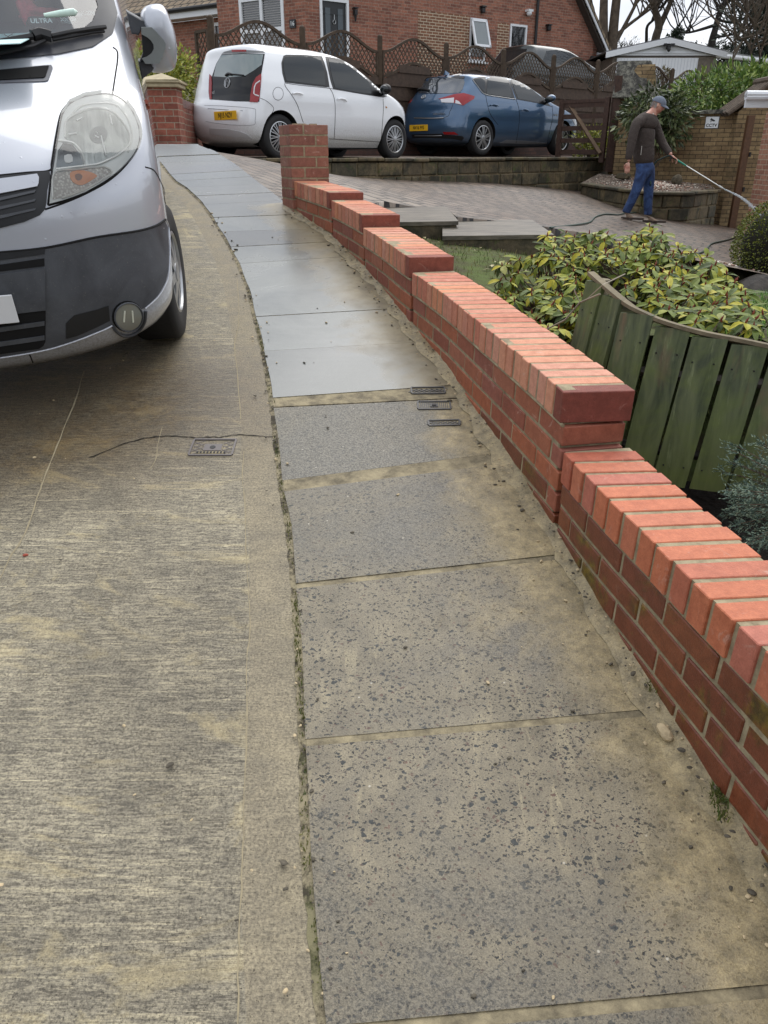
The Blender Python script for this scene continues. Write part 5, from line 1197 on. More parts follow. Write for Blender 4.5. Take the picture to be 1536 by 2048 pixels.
# mirrors
def blob(mb,c,s3,n=2,seed=0,flat=None):
    bm=bmesh.new(); bmesh.ops.create_icosphere(bm,subdivisions=n,radius=1); mb.add([(c[0]+v.co.x*s3[0],c[1]+v.co.y*s3[1],c[2]+v.co.z*s3[2]) for v in bm.verts],[[v.index for v in f.verts] for f in bm.faces]); bm.free()
for sd in(-1,1):
    h=V.hit(*z4([(1270,372)])[0])[0]; y_=abs(h.y); b=MB(); blob(b,(h.x-.02,sd*(y_+.10),h.z+.05),(.07,.10,.075),3); o=b.build('door_mirror',M['black'],V.root,smooth=60)
    b=MB(); blob(b,(h.x-.05,sd*(y_+.10),h.z+.05),(.055,.085,.06),3); b.tube([(h.x,sd*(y_-.02),h.z-.02),(h.x,sd*(y_+.08),h.z)],.02,8); b.build('mirror_glass',M['carglass'],o,smooth=60)
# badge, wiper
def badge(V,px,py,r,kind,seg=24):
    p,n=V.hit(px,py); M_=Matrix.Translation(p+n*.008)@n.to_track_quat('Z','Y').to_matrix().to_4x4(); b=MB()
    def T(l): return [M_@Vector(q) for q in l]
    def ring(r_,th,cx=0,cy=0,ex=1,ey=1): b.tube(T([(cx+r_*ex*math.cos(2*PI*k/seg),cy+r_*ey*math.sin(2*PI*k/seg),0) for k in range(seg+1)]),th,6)
    if kind=='vw':
        ring(r,r*.09); 
        for l in([(-.36,.83),(0,.02),(.36,.83)],[(-.78,.5),(-.38,-.78),(0,-.1),(.38,-.78),(.78,.5)]): b.tube(T([(x*r,y*r,.002) for x,y in l]),r*.085,6)
    else:
        ring(r,r*.1,ey=.68); ring(r*.28,r*.08,ex=1,ey=2.2); ring(r*.62,r*.08,cy=r*.33,ey=.42)
    b.build('badge',M['alloy'],V.root,smooth=True)
cb_=z4([(193,300)])[0]; badge(V,cb_[0],cb_[1],.062,'vw')
b=MB(); V.line('',z4([(186,252),(205,238),(225,244)]),None,.016,join=b,off=.02,cv=3); V.line('',z4([(205,240),(260,244),(312,250)]),None,.008,join=b,off=.022,cv=0); b.build('rear_wiper',M['black'],V.root,smooth=True)
M['plate']=MT('yellow_plate',S(226,176,40),rough=.3,coat=.5).m; M['plateink']=MT('plate_ink',S(20,20,20),rough=.5).m
def plate(V,cpx,txt,w_=.52,h_=.111,ink=True,mat=None,size=.088,axis=-1):
    p,n=V.hit(*cpx); nn=Vector((axis,0,0)); root=MB(); M_=Matrix.Translation(p+Vector((axis*.012,0,0)))
    b=MB(); b.box((p.x+axis*.012,p.y,p.z),(.008,w_,h_),bev=.002); o=b.build('number_plate',mat or M['plate'],V.root)
    if ink: text('plate_text',txt,size,M['plateink'],o,(p.x+axis*.0175,p.y,p.z),(PI/2,0,PI/2*axis),ext=.0006,sx=.86,bold=.0015)
cp=z4([(181,527)])[0]; plate(V,cp,'NJ15 NZV')
text('model_badge','up!',.055,M['alloy'],V.root,V.hit(*z4([(95,365)])[0])[0]+Vector((-.006,0,0)),(PI/2,0,-PI/2))
V.patch('headlight',z4([(1436,450),(1450,452),(1470,480),(1486,515),(1470,512),(1450,490)]),MT('lamp_clear',S(150,156,160),.1,coat=1).m,.006,2,mirror=True)
b=MB(); V.line('',z4([(1296,466),(1304,472)]),None,.012,join=b,off=.0,cv=0); b.build('side_repeater',simple('amber',S(190,140,90),.3,var=0),V.root)
b=MB(); p=V.hit(*z4([(842,74)])[0])[0]; b.tube([p,p+Vector((-.05,0,.05))],.006,6); b.build('aerial',M['black'],V.root)
b=MB(); b.box((1.75,0,.2),(2.6,1.3,.1)); b.build('underside',M['rubber'],V.root)
# ---------------------------------------------------------------- blue hatchback
P=PT(963,311,15.5); V=Vehicle('parked_car',vmat(P,R(48),.80,-.83),'dark blue metallic five-door hatchback parked nose-in ahead of the white one','car')
tabB=[(.18,.35,4.05,.70,.3,.6),(.25,.12,4.22,.80,.3,.6),(.36,.03,4.29,.86,.32,.62),(.5,.0,4.32,.88,.32,.62),(.62,.02,4.31,.88,.32,.6),(.72,.05,4.22,.885,.32,.56),(.82,.085,4.02,.88,.32,.5),(.9,.10,3.75,.865,.32,.45),(.98,.13,3.42,.84,.32,.4),(1.05,.18,3.18,.81,.32,.36),(1.15,.27,2.92,.765,.3,.32),(1.25,.36,2.66,.715,.28,.3),(1.34,.42,2.4,.66,.26,.28),(1.41,.44,2.15,.60,.24,.28),(1.45,.55,1.9,.50,.22,.3),(1.47,.85,1.65,.36,.2,.3),(1.475,1.1,1.4,.12,.1,.15)]
M['blue']=paint('blue_metallic_paint',S(60,90,120),metal=.45,rough=.3,dirt=.1)
me=stackbody(tabB,nr=2.7); body=link_mesh('body',me,V.root,[M['blue'],M['rubber']]); V.setbvh(me); wr=.32; xw=(.80,3.40)
cut(body,[cylmesh(x,wr+.01,.36,a,b,M['rubber']) for x in xw for a,b in((-1.2,-.56),(.56,1.2))],V.M)
body.data.polygons.foreach_set('use_smooth',[True]*len(body.data.polygons)); body.data.set_sharp_from_angle(angle=R(28))
for x in xw:
    for sd in(-1,1): wheel(V,x,sd*.855,wr,.2,.225,'five',sd)
V.line('shut_line',z5([(700,405),(712,470),(735,545),(790,620)]),M['rubber'],.005)
V.line('shut_line',z5([(920,432),(942,500),(945,600),(922,755)]),M['rubber'],.005)
V.line('shut_line',z5([(1185,480),(1190,560),(1165,680),(1150,755)]),M['rubber'],.005)
V.line('shut_line',z5([(460,470),(440,520),(400,565),(180,566)]),M['rubber'],.004)
V.line('shut_line',z5([(150,400),(250,392),(350,392),(520,385)]),M['rubber'],.004)
V.patch('rear_window',z5([(196,385),(215,320),(235,282),(400,278),(500,276),(540,286),(546,310),(532,360),(505,388),(400,392)]),MT('rear_screen',S(60,66,72),rough=.06,spec=1,coat=1).m,.005,5)
V.patch('spoiler',z5([(225,280),(235,256),(400,246),(520,252),(548,272),(540,284),(400,272)]),MT('black_gloss',S(14,16,20),rough=.15,coat=1).m,.012,5)
tr=MT('window_trim',S(14,14,16),rough=.3).m
o=V.patch('side_window',z5([(602,284),(650,272),(760,266),(862,274),(885,330),(912,430),(800,416),(690,396),(650,350)]),tr,.004,5,mirror=True)
V.patch('pane',z5([(612,288),(690,278),(696,388),(652,345)]),M['carglass'],.007,4,parent=o,mirror=V.last2)
V.patch('pane',z5([(712,280),(850,280),(876,340),(888,422),(800,410),(706,394)]),M['carglass'],.007,4,parent=o,mirror=V.last2)
o=V.patch('side_window',z5([(868,276),(930,290),(1010,330),(1080,385),(1130,430),(1170,480),(1190,490),(1080,462),(925,434),(905,380)]),tr,.004,5,mirror=True)
V.patch('pane',z5([(884,290),(930,300),(1000,336),(1060,382),(1108,420),(1080,456),(936,430),(915,380)]),M['carglass'],.007,5,parent=o,mirror=V.last2)
b=MB(); V.line('',z5([(602,290),(640,340),(690,396),(800,418),(920,435)]),None,.007,True,join=b,off=.006); V.line('',z5([(178,572),(300,574),(395,570)]),None,.01,join=b,off=.008); V.line('',z5([(182,700),(300,700),(380,698)]),None,.007,join=b,off=.008); b.build('chrome_trim',M['alloy'],V.root,smooth=True)
o=V.patch('tail_lamp',z5([(355,432),(470,398),(540,390),(618,412),(612,432),(575,455),(535,480),(470,462)]),M['red'],.01,4,label='right tail lamp')
V.patch('lamp_window',z5([(372,436),(470,424),(468,462),(380,458)]),MT('lamp_white',S(200,200,204),.15,coat=1).m,.014,3,parent=o)
V.patch('lamp_window',z5([(482,440),(505,450),(525,474),(478,464)]),MT('lamp_white',S(200,200,204),.15,coat=1).m,.014,3,parent=o)
V.patch('tail_lamp',z5([(88,424),(110,412),(150,418),(162,440),(150,458),(110,450)]),M['red'],.01,4,label='left tail lamp')
V.patch('lower_bumper',z5([(160,690),(380,684),(395,692),(530,702),(540,716),(525,735),(460,722),(300,714),(165,716)]),MT('bumper_dark',S(22,24,28),rough=.4).m,.006,5)
V.patch('rear_fog_light',z5([(388,672),(470,672),(500,692),(395,690)]),M['red'],.01,4)
V.patch('sill_trim',z5([(800,752),(850,730),(1000,738),(1148,752),(1145,760),(1000,760)]),simple('sill_silver',S(110,114,120),.4,var=0),.005,4,mirror=True)
for l in([(728,480),(755,474),(785,484)],[(952,514),(980,508),(1008,520)]): V.line('door_handle',z5(l),M['blue'],.014,off=.024,cv=3)
for sd in(-1,1):
    h=V.hit(*z5([(1140,460)])[0])[0]; y_=abs(h.y); b=MB(); blob(b,(h.x,sd*(y_+.12),h.z+.08),(.075,.12,.07),3); o=b.build('door_mirror',M['blue'],V.root,smooth=60)
    b=MB(); blob(b,(h.x-.04,sd*(y_+.11),h.z+.06),(.06,.11,.06),3); b.tube([(h.x,sd*(y_-.02),h.z),(h.x,sd*(y_+.1),h.z+.03)],.025,8); b.build('mirror_glass',M['carglass'],o,smooth=60)
cb_=z5([(247,417)])[0]; badge(V,cb_[0],cb_[1],.062,'oval')
b=MB(); V.line('',z5([(205,372),(240,366),(290,374)]),None,.02,join=b,off=.022,cv=3); V.line('',z5([(210,372),(206,345)]),None,.008,join=b,off=.022,cv=0); b.build('rear_wiper',M['black'],V.root,smooth=True)
b=MB(); h=V.hit(*z5([(430,242)])[0])[0]; b.add([h+Vector(q) for q in((-.12,-.025,-.01),(-.12,.025,-.01),(.07,.02,-.01),(.07,-.02,-.01),(-.11,0,.07),(-.05,0,.05))],[(0,1,2,3),(0,4,1),(0,3,5,4),(1,4,5,2),(2,5,3)]); b.build('roof_aerial',M['blue'],V.root)
cp=z5([(212,643)])[0]; plate(V,cp,'NV16 FVS')
h=V.hit(*z5([(360,541)])[0]); text('model_badge','AURIS HYBRID',.05,M['alloy'],V.root,h[0]+Vector((-.01,0,0)),(PI/2,0,-PI/2),ext=.002)
h=V.hit(*z5([(1212,549)])[0]); text('side_badge','HYBRID',.045,M['alloy'],V.root,h[0]+h[1]*.006,(PI/2,0,0),ext=.002)
V.patch('headlight',z5([(1320,545),(1340,552),(1365,600),(1372,640),(1352,620),(1330,580)]),MT('lamp_clear',S(120,126,134),.1,coat=1).m,.006,2,mirror=True)
b=MB(); b.box((2.1,0,.22),(3.2,1.4,.1)); b.build('underside',M['rubber'],V.root)
# ---------------------------------------------------------------- silver van, nose towards the camera
up=Vector((0,-SB,1)).normalized(); f=Vector((.259,-.966,0)); f=(f-up*f.dot(up)).normalized(); l=up.cross(f)
F0=Vector((-1.748,3.10,0)); F0.z=street(F0.y)+.004
V=Vehicle('parked_van',Matrix(((f.x,l.x,up.x,F0.x),(f.y,l.y,up.y,F0.y),(f.z,l.z,up.z,F0.z),(0,0,0,1))),'silver panel van with dark plastic front bumper parked nose towards the camera','van')
tabV=[(.20,-4.7,-.16,.80,.2,.5),(.26,-4.76,-.06,.88,.2,.55),(.36,-4.78,-.01,.935,.2,.58),(.5,-4.78,0,.95,.2,.6),(.62,-4.78,-.015,.95,.2,.6),(.72,-4.78,-.035,.95,.2,.58),(.84,-4.78,-.06,.948,.2,.56),(.95,-4.78,-.12,.945,.2,.54),(1.05,-4.78,-.25,.94,.2,.5),(1.14,-4.78,-.42,.93,.2,.46),(1.22,-4.78,-.60,.92,.2,.42),(1.30,-4.78,-.75,.91,.2,.38),(1.45,-4.77,-.93,.89,.2,.34),(1.62,-4.75,-1.13,.86,.2,.3),(1.78,-4.72,-1.33,.82,.2,.28),(1.87,-4.68,-1.5,.77,.2,.28),(1.93,-4.6,-1.75,.68,.2,.3),(1.96,-4.4,-2.2,.45,.2,.3)]
M['silver']=paint('silver_van_paint',S(186,190,198),metal=.35,rough=.33,dirt=.1,drops=True)
me=stackbody(tabV,nl=70,nf=2.3,nr=5,bow=.02,na=22,ns=26); body=link_mesh('body',me,V.root,[M['silver'],M['rubber']]); V.setbvh(me); wr=.33; xw=(-.86,-3.96)
def z1(l): return [(x/3.657,y/3.657) for x,y in l]
def z2(l): return [(x/3.657,400+y/3.657) for x,y in l]

M['vanint']=simple('dashboard_plastic',S(52,58,62),.7,var=.15)
ws=[(-.79,1.45),(-.74,1.385),(-.6,1.36),(0,1.345),(.6,1.36),(.74,1.385),(.79,1.45),(.765,1.6),(.71,1.80),(.62,1.845),(0,1.86),(-.62,1.845),(-.71,1.80),(-.765,1.6)]
wsc=MB(); n=len(ws); wsc.add([(.2,y,z) for y,z in ws]+[(-2.1,y,z) for y,z in ws],[tuple(range(n)),tuple(range(n,2*n))[::-1]]+[(k,n+k,n+(k+1)%n,(k+1)%n) for k in range(n)])
wm=bpy.data.meshes.new('cut'); wm.from_pydata(wsc.v,[],wsc.f); wm.materials.append(M['vanint']); bm=bmesh.new(); bm.from_mesh(wm); bmesh.ops.recalc_face_normals(bm,faces=bm.faces); bm.to_mesh(wm); bm.free()
cut(body,[cylmesh(x,wr+.02,.40,a,b,M['rubber']) for x in xw for a,b in((-1.3,-.6),(.6,1.3))]+[wm],V.M)
body.data.polygons.foreach_set('use_smooth',[True]*len(body.data.polygons)); body.data.set_sharp_from_angle(angle=R(28))
for x in xw:
    for sd in(-1,1):
        e=wheel(V,x,sd*(.945 if x>-2 else .93),wr,.22,.2,'plain',sd)
        if x>-2: e.rotation_euler=(0,0,-R(8))
pm_=MT('bumper_plastic',rough=.5); v=pm_.coord(); q_=pm_.noise(v,4,6,.7,.8); sp=pm_.noise(v,110,3,.8); c=pm_.mix(pm_.ramp(q_,[(.35,0),(.65,1)]),S(58,61,66),S(80,83,88)); c=pm_.mix(pm_.math('MULTIPLY',pm_.ramp(sp,[(.62,0),(.72,1)]),.5),c,S(130,126,116)); pm_.col(c); pm_.rough(pm_.ramp(q_,[(.3,.4),(.7,.62)])); pm_.bump(sp,.15,.002); M['plastic']=pm_.m; M['plasticdk']=simple('grille_plastic',S(26,28,31),.45,var=.12); M['gap']=MT('deep_gap',S(6,6,7),rough=.9).m
fr=[(.87,1.40),(.90,1.5),(.86,1.66),(.80,1.80),(.70,1.875),(0,1.90)]; lo=[(0,1.285),(.45,1.295),(.72,1.315),(.82,1.345)]
fp=[(-y,z) for y,z in lo[::-1]][:-1]+lo+fr[:-1]+[(0,1.90)]+[(-y,z) for y,z in fr[:-1]][::-1]
# windscreen surround as a frame of strips round the glass
b=MB(); H=[]
ox=[(0,1.283),(.3,1.288),(.6,1.303),(.74,1.32),(.83,1.36),(.862,1.43),(.845,1.55),(.815,1.68),(.765,1.81),(.66,1.885),(.3,1.90),(0,1.905)]
ix=[(0,1.345),(.3,1.35),(.6,1.362),(.70,1.378),(.755,1.41),(.785,1.46),(.765,1.58),(.74,1.69),(.70,1.79),(.61,1.842),(.3,1.855),(0,1.86)]
full=lambda L_:L_+[(-y,z) for y,z in L_[-2:0:-1]]
O_=full(ox);I_=full(ix); n=len(O_)
def fine(L_,k=4):
    out=[]; 
    for i in range(len(L_)):
        a=Vector(L_[i]);c=Vector(L_[(i+1)%len(L_)]); out+=[a.lerp(c,q/k) for q in range(k)]
    return out
O_=fine(O_);I_=fine(I_); n=len(O_); vs=[]
for j in range(4):
    for i in range(n):
        p=O_[i].lerp(I_[i],j/3); h=V.lhit(p,'x+'); vs.append(h[0]+h[1]*.005)
b.add(vs,[(j*n+i,j*n+(i+1)%n,(j+1)*n+(i+1)%n,(j+1)*n+i) for j in range(3) for i in range(n)]); wsf=b.build('windscreen_surround',simple('windscreen_rubber',S(52,54,60),.35,var=.12),V.root,smooth=True)
V.patch('windscreen',[(p.x*.998,p.y) for p in I_],thinglass('windscreen_glass',(.80,.92,.92,1),.13,.02),.002,.12,axis='x+',parent=wsf,skirt=.003)
# lower bodywork pieces
V.patch('lower_bumper',z2([(-420,560),(-420,400),(0,384),(335,352),(700,278),(1000,232),(1140,190),(1200,150),(1222,200),(1230,360),(1224,520),(1205,600),(1150,700),(1055,788),(1020,800),(880,850),(815,912),(700,965),(560,1020),(400,1068),(215,1110),(0,1142),(-420,1170)]),M['plastic'],.004,11,mirror=True)
def slot(l,nm='air_slot',mat=None,off=.007,par=None): return V.patch(nm,l,mat or M['gap'],off,11,mirror=True,parent=par)
slot(z2([(-420,440),(0,385),(330,350),(325,395),(0,440),(-420,480)]),mat=M['plasticdk'])
slot(z2([(-420,500),(0,472),(322,425),(324,482),(0,522),(-420,560)]))
slot(z2([(-420,880),(0,845),(332,808),(330,1030),(315,1060),(280,1082),(0,1120),(-420,1150)]))
for yy in(925,1030): slot(z2([(-420,yy+30),(0,yy),(322,yy-45),(322,yy-15),(0,yy+32),(-420,yy+60)]),'slat',M['plastic'],.012)
V.patch('plate_holder',z2([(-420,560),(0,545),(325,495),(330,800),(0,838),(-420,870)]),M['plastic'],.012,11,mirror=True)
b=MB()
V.line('',z2([(0,1148),(215,1114),(400,1074),(600,1008),(760,944),(815,915)]),None,.004,True,join=b,off=.006); b.build('bumper_edge',M['silver'],V.root,smooth=True); b=MB(); V.line('',z2([(1055,792),(1150,704),(1208,602),(1226,520),(1233,360),(1224,200),(1205,148)]),None,.004,True,join=b,off=.006)
b.build('bumper_edge',M['silver'],V.root,smooth=True)
b=MB()
V.line('',z2([(-200,392),(0,382),(335,348),(700,272),(1000,226),(1140,185),(1205,142)]),None,.0045,True,join=b,off=.004)
V.line('',z1([(825,345),(858,378),(858,450),(845,540),(822,690)]),None,.0035,True,join=b)
V.line('',z1([(-300,1310),(0,1282),(200,1262),(360,1248),(378,1190),(405,1020),(440,850),(485,775),(560,718)]),None,.004,True,join=b)
V.line('',z1([(990,1112),(940,1185),(860,1270),(760,1345),(620,1420),(480,1480),(330,1532)]),None,.0035,True,join=b)
V.line('',z1([(1062,1222),(1120,1242),(1160,1300),(1215,1420)]),None,.003,True,join=b)
V.line('',z2([(210,1118),(225,1150),(240,1190)]),None,.003,True,join=b)
b.build('shut_lines',M['rubber'],V.root,smooth=True)
# grille
gr=V.patch('grille',z1([(-420,1320),(0,1292),(362,1256),(368,1290),(345,1400),(340,1470),(330,1530),(290,1575),(180,1622),(0,1668),(-420,1720)]),M['plasticdk'],.006,10,mirror=True)
V.patch('grille_bar',z1([(-420,1350),(0,1322),(272,1286),(285,1310),(282,1350),(272,1372),(0,1425),(-420,1460)]),M['silver'],.016,10,mirror=True)
for y0 in(1452,1515,1578):
    V.patch('slat',z1([(-420,y0+26),(0,y0),(262,y0-55),(252,y0-38),(0,y0+22),(-420,y0+48)]),M['plastic'],.013,10,mirror=True)
# bonnet vent
vn=V.patch('bonnet_vent',z1([(-420,530),(0,514),(330,482),(375,480),(386,500),(352,592),(330,598),(0,612),(-420,625)]),simple('vent_frame',S(104,106,112),.5,var=.1),.004,10,mirror=True)
V.patch('vent_mesh',z1([(-420,540),(0,524),(330,493),(358,492),(332,570),(318,578),(0,596),(-420,606)]),M['gap'],.008,10,mirror=True)
# headlight
hl=V.patch('headlight',z1([(352,1500),(368,1350),(392,1180),(425,990),(452,850),(512,762),(620,712),(740,693),(830,700),(910,748),(972,830),(1010,930),(1018,1025),(992,1108),(935,1185),(850,1268),(750,1340),(620,1412),(480,1466)]),MT('headlight_housing',S(214,218,216),rough=.16,coat=.6).m,.004,7,mirror=True)
hl2=V.last2
V.patch('main_reflector',z1([(478,1020),(482,905),(560,845),(680,806),(800,820),(885,895),(938,1005),(915,1085),(830,1150),(720,1198),(625,1215),(600,1120),(545,1050)]),MT('reflector_bowl',S(186,190,188),rough=.2,metal=.6).m,.007,6,curve_=3,parent=hl,mirror=hl2)
V.patch('main_bulb',z1([(650,990),(690,945),(750,940),(785,985),(765,1040),(715,1060),(670,1040)]),MT('bulb_mirror',S(172,176,174),rough=.12,metal=.6).m,.009,4,curve_=3,parent=hl,mirror=hl2)  # plain grey metal disc for the main bulb
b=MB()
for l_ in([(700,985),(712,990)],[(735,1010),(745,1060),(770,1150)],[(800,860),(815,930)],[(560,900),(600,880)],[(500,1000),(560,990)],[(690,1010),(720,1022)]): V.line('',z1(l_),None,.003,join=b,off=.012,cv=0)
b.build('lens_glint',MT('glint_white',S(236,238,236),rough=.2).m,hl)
V.patch('side_reflector',z1([(408,1240),(425,1110),(462,1052),(530,1068),(582,1130),(606,1205),(600,1228)]),MT('reflector_dark',S(112,118,120),rough=.1,metal=.8).m,.007,5,parent=hl,mirror=hl2)
V.patch('small_bulb',z1([(470,1150),(520,1140),(530,1190),(480,1200)]),MT('bulb_white',S(220,222,220),rough=.1).m,.009,3,curve_=2,parent=hl,mirror=hl2)
fl_=MT('fluted_reflector',rough=.22,metal=.55); w_=fl_.noise(fl_.coord(scale=(2,55,4)),1.5,3,.6); q_=fl_.noise(fl_.coord(),7,4,.6,.8); fl_.col(fl_.mix(.5,fl_.ramp(q_,[(.35,S(150,156,154)),(.65,S(214,218,214))]),fl_.ramp(w_,[(.35,.35),(.65,.75)]),'OVERLAY')); fl_.bump(w_,.4,.004)
for o_ in (hl,hl2):
    for c_ in o_.children:
        if c_.name.startswith('main_reflector'): c_.data.materials[0]=fl_.m
ind=MT('indicator_lens',rough=.15,coat=.6); v_=ind.coord(scale=(90,90,90)); ind.col(ind.mix(ind.ramp(ind.voro(v_,1.2)['Distance'],[(.2,0),(.6,1)]),S(206,204,196),S(150,146,138))); 
V.patch('indicator',z1([(384,1462),(398,1276),(560,1250),(740,1230),(802,1262),(765,1300),(600,1392),(450,1448)]),ind.m,.009,5,parent=hl,mirror=hl2)
V.patch('indicator_bulb',z1([(510,1275),(560,1258),(640,1262),(700,1290),(680,1315),(600,1360),(545,1350),(515,1320)]),MT('orange_lens',S(206,128,62),rough=.2,coat=.5).m,.012,3,curve_=3,parent=hl,mirror=hl2)
V.patch('bulb_cap',z1([(545,1290),(575,1280),(598,1300),(580,1325),(552,1320)]),MT('brown_lens',S(120,84,60),rough=.3).m,.014,2,curve_=3,parent=hl,mirror=hl2)
b=MB()
V.line('',z1([(478,1020),(482,905),(560,845),(680,806),(800,820),(885,895),(945,1005),(918,1090),(830,1156),(720,1204),(625,1220),(408,1246)]),None,.0045,join=b,off=.01)
V.line('',z1([(425,1040),(480,1046),(540,1062),(590,1120),(620,1220)]),None,.004,join=b,off=.01); V.line('',z1([(384,1450),(398,1276),(560,1250),(740,1230),(806,1262),(765,1304),(600,1396),(450,1452)]),None,.004,join=b,off=.012)
V.line('',z1([(500,880),(590,790),(720,765),(850,780),(930,880),(962,1010),(930,1120)]),None,.003,join=b,off=.008)
b.build('chrome_ring',MT('bright_trim',S(232,234,230),rough=.15,metal=.3).m,hl,smooth=True)
b=MB(); pl_=z1([(352,1500),(368,1350),(392,1180),(425,990),(452,850),(512,762),(620,712),(740,693),(830,700),(910,748),(972,830),(1010,930),(1018,1025),(992,1108),(935,1185),(850,1268),(750,1340),(620,1412),(480,1466),(352,1500)])
V.line('',pl_,None,.0045,join=b,off=.002,cv=3); b.build('lamp_seal',M['rubber'],hl,smooth=True)
V.patch('lamp_glass',[(x,y) for x,y in pl_[:-1]],thinglass('headlight_lens',(.96,.96,.94,1),.03,.05),.022,7,parent=hl,mirror=hl2,skirt=.018)
# fog lamp
c=z2([(928,848)])[0]; cir=lambda r,n=24,c=c:[(c[0]+r*math.cos(2*PI*k/n),c[1]+r*math.sin(2*PI*k/n)) for k in range(n)]
fg=V.patch('fog_light',cir(31),M['gap'],.006,6,mirror=True); fg2=V.last2
V.patch('lens',cir(26),MT('fog_glass',S(140,142,134),rough=.2,metal=.4,coat=.3).m,.012,4,parent=fg,mirror=fg2)
b=MB(); V.line('',cir(27.5)+[cir(27.5)[0]],None,.004,join=b,off=.013,cv=0); V.line('',z2([(820,915),(845,955),(890,985),(950,985),(1010,950),(1050,890),(1060,810)]),None,.007,join=b,off=.006); b.build('bezel',M['plastic'],fg,smooth=True)
b=MB(); 
for dx in(-8,7): V.line('',[(c[0]+dx,c[1]-12),(c[0]+dx*1.2,c[1]+10)],None,.004,join=b,off=.013,cv=0)
b.build('bulb',MT('fog_bulb',S(214,216,200),rough=.1).m,fg)
V.patch('fog_recess',z2([(480,900),(540,840),(700,800),(790,770),(800,880),(700,930),(560,990),(480,1010)]),M['plasticdk'],.006,7,mirror=True)
plate(V,(-112,628),'',w_=.52,h_=.112,ink=False,mat=MT('white_plate',S(222,224,226),rough=.3,coat=.5).m,axis=1)
# wiper on the right-hand half of the screen, as in the photo
b=MB()
def vz(l): return [(x/6.98,y/6.98) for x,y in l]
V.line('',vz([(720,575),(1000,515),(1290,462),(1440,440)]),None,.010,join=b,off=.028,cv=0)
V.line('',vz([(740,600),(1000,548),(1290,490),(1440,475)]),None,.007,join=b,off=.016,cv=0)
V.line('',vz([(-1300,860),(-500,800),(0,690),(470,600)]),None,.014,join=b,off=.034,cv=0)
V.line('',vz([(470,590),(560,560),(640,575),(720,600)]),None,.024,join=b,off=.034,cv=3)
V.line('',vz([(-900,960),(0,820),(480,710),(640,630)]),None,.008,join=b,off=.024,cv=0)
b.build('wiper',M['black'],V.root,smooth=True)
# roof/side bits
b=MB(); V.line('',z1([(1062,745),(1070,765),(1074,785)]),None,.011,True,join=b,off=.004,cv=0); b.build('side_indicator',simple('brown_amber',S(150,70,50),.3,var=0),V.root,smooth=True)
# door mirror
def vplane(px,py,xl_):
    d=V.Mi.to_3x3()@ray(px,py); o=V.Mi@Vector((0,0,0)); return o+d*((xl_-o.x)/d.x)
def zm(l): return [(240+x/10.97,y/10.97) for x,y in l]
def loft(mb,pts,xs_sc,x0):
    c=sum(pts,Vector())/len(pts); n=len(pts); vs=[]
    for dx,sc in xs_sc: vs+=[Vector((x0+dx,c.y+(p.y-c.y)*sc,c.z+(p.z-c.z)*sc)) for p in pts]
    m_=len(xs_sc); mb.add(vs,[(j*n+i,j*n+(i+1)%n,(j+1)*n+(i+1)%n,(j+1)*n+i) for j in range(m_-1) for i in range(n)]+[tuple(range(n))[::-1],tuple(range((m_-1)*n,m_*n))])
XM=-1.18
ol=zm([(450,330),(480,235),(560,150),(690,98),(860,90),(960,140),(1040,255),(1120,450),(1190,650),(1232,850),(1255,1100),(1245,1300),(1212,1450),(1150,1540),(1000,1592),(850,1603),(720,1590),(640,1500),(620,1200),(600,900),(520,560),(455,440)])
ol=[vplane(p.x,p.y,XM) for p in curve([Vector((x,y,0)) for x,y in ol+[ol[0]]],3)[:-1]]
plates=[([(130,215),(300,310),(460,400),(690,480),(690,575),(470,585),(445,700),(400,770),(330,745),(255,740),(190,500)],.02,.075,'arm'),([(395,1310),(520,1295),(800,1400),(700,1560),(480,1730),(430,1500)],.02,.07,'arm')]
bez=[(470,605),(690,598),(800,700),(960,880),(1005,960),(1000,1060),(930,1260),(860,1400),(560,1400),(480,1285),(600,1240),(690,1170),(740,1080),(735,980),(680,890),(600,820),(470,750)]
for mir in(1,-1):
    e=empty('door_mirror'); e.parent=V.root
    def fl(L_): return [Vector((p.x,p.y*mir,p.z)) for p in L_]
    b=MB(); loft(b,fl(ol),[(-.07,.96),(-.03,1),(.0,1),(.03,.97),(.055,.90),(.075,.78),(.088,.6),(.095,.3)],XM); b.build('shell',M['silver'],e,smooth=50)
    for pl_,a_,t_,nm in plates:
        P_=fl([vplane(*zm([q])[0],XM+.02) for q in pl_]); b=MB(); loft(b,P_,[(-.05,1),(.02,1),(.045,.92),(.05,.8)],XM+.02); b.build(nm,M['plastic'],e,smooth=30)
    P_=[vplane(*zm([q])[0],XM+.115) for q in bez]; b=MB(); n=len(P_)
    P_=fl(P_); vs=[Vector((XM+.02,p.y,p.z)) for p in P_]+[Vector((XM+.115,p.y,p.z)) for p in P_]; b.add(vs,[tuple(range(n))[::-1],tuple(range(n,2*n))]+[(k,(k+1)%n,n+(k+1)%n,n+k) for k in range(n)]); b.build('bezel',simple('mirror_bezel',S(140,146,146),.35,metal=.3,var=.08),e,smooth=30)
    P_=fl([vplane(*zm([q])[0],XM+.05) for q in [(470,740),(600,800),(700,880),(745,980),(750,1090),(700,1180),(600,1250),(470,1300),(440,1310),(500,1150),(480,900)]]); b=MB(); loft(b,P_,[(-.02,1),(.055,1)],XM+.05); b.build('inner_arm',M['plasticdk'],e)
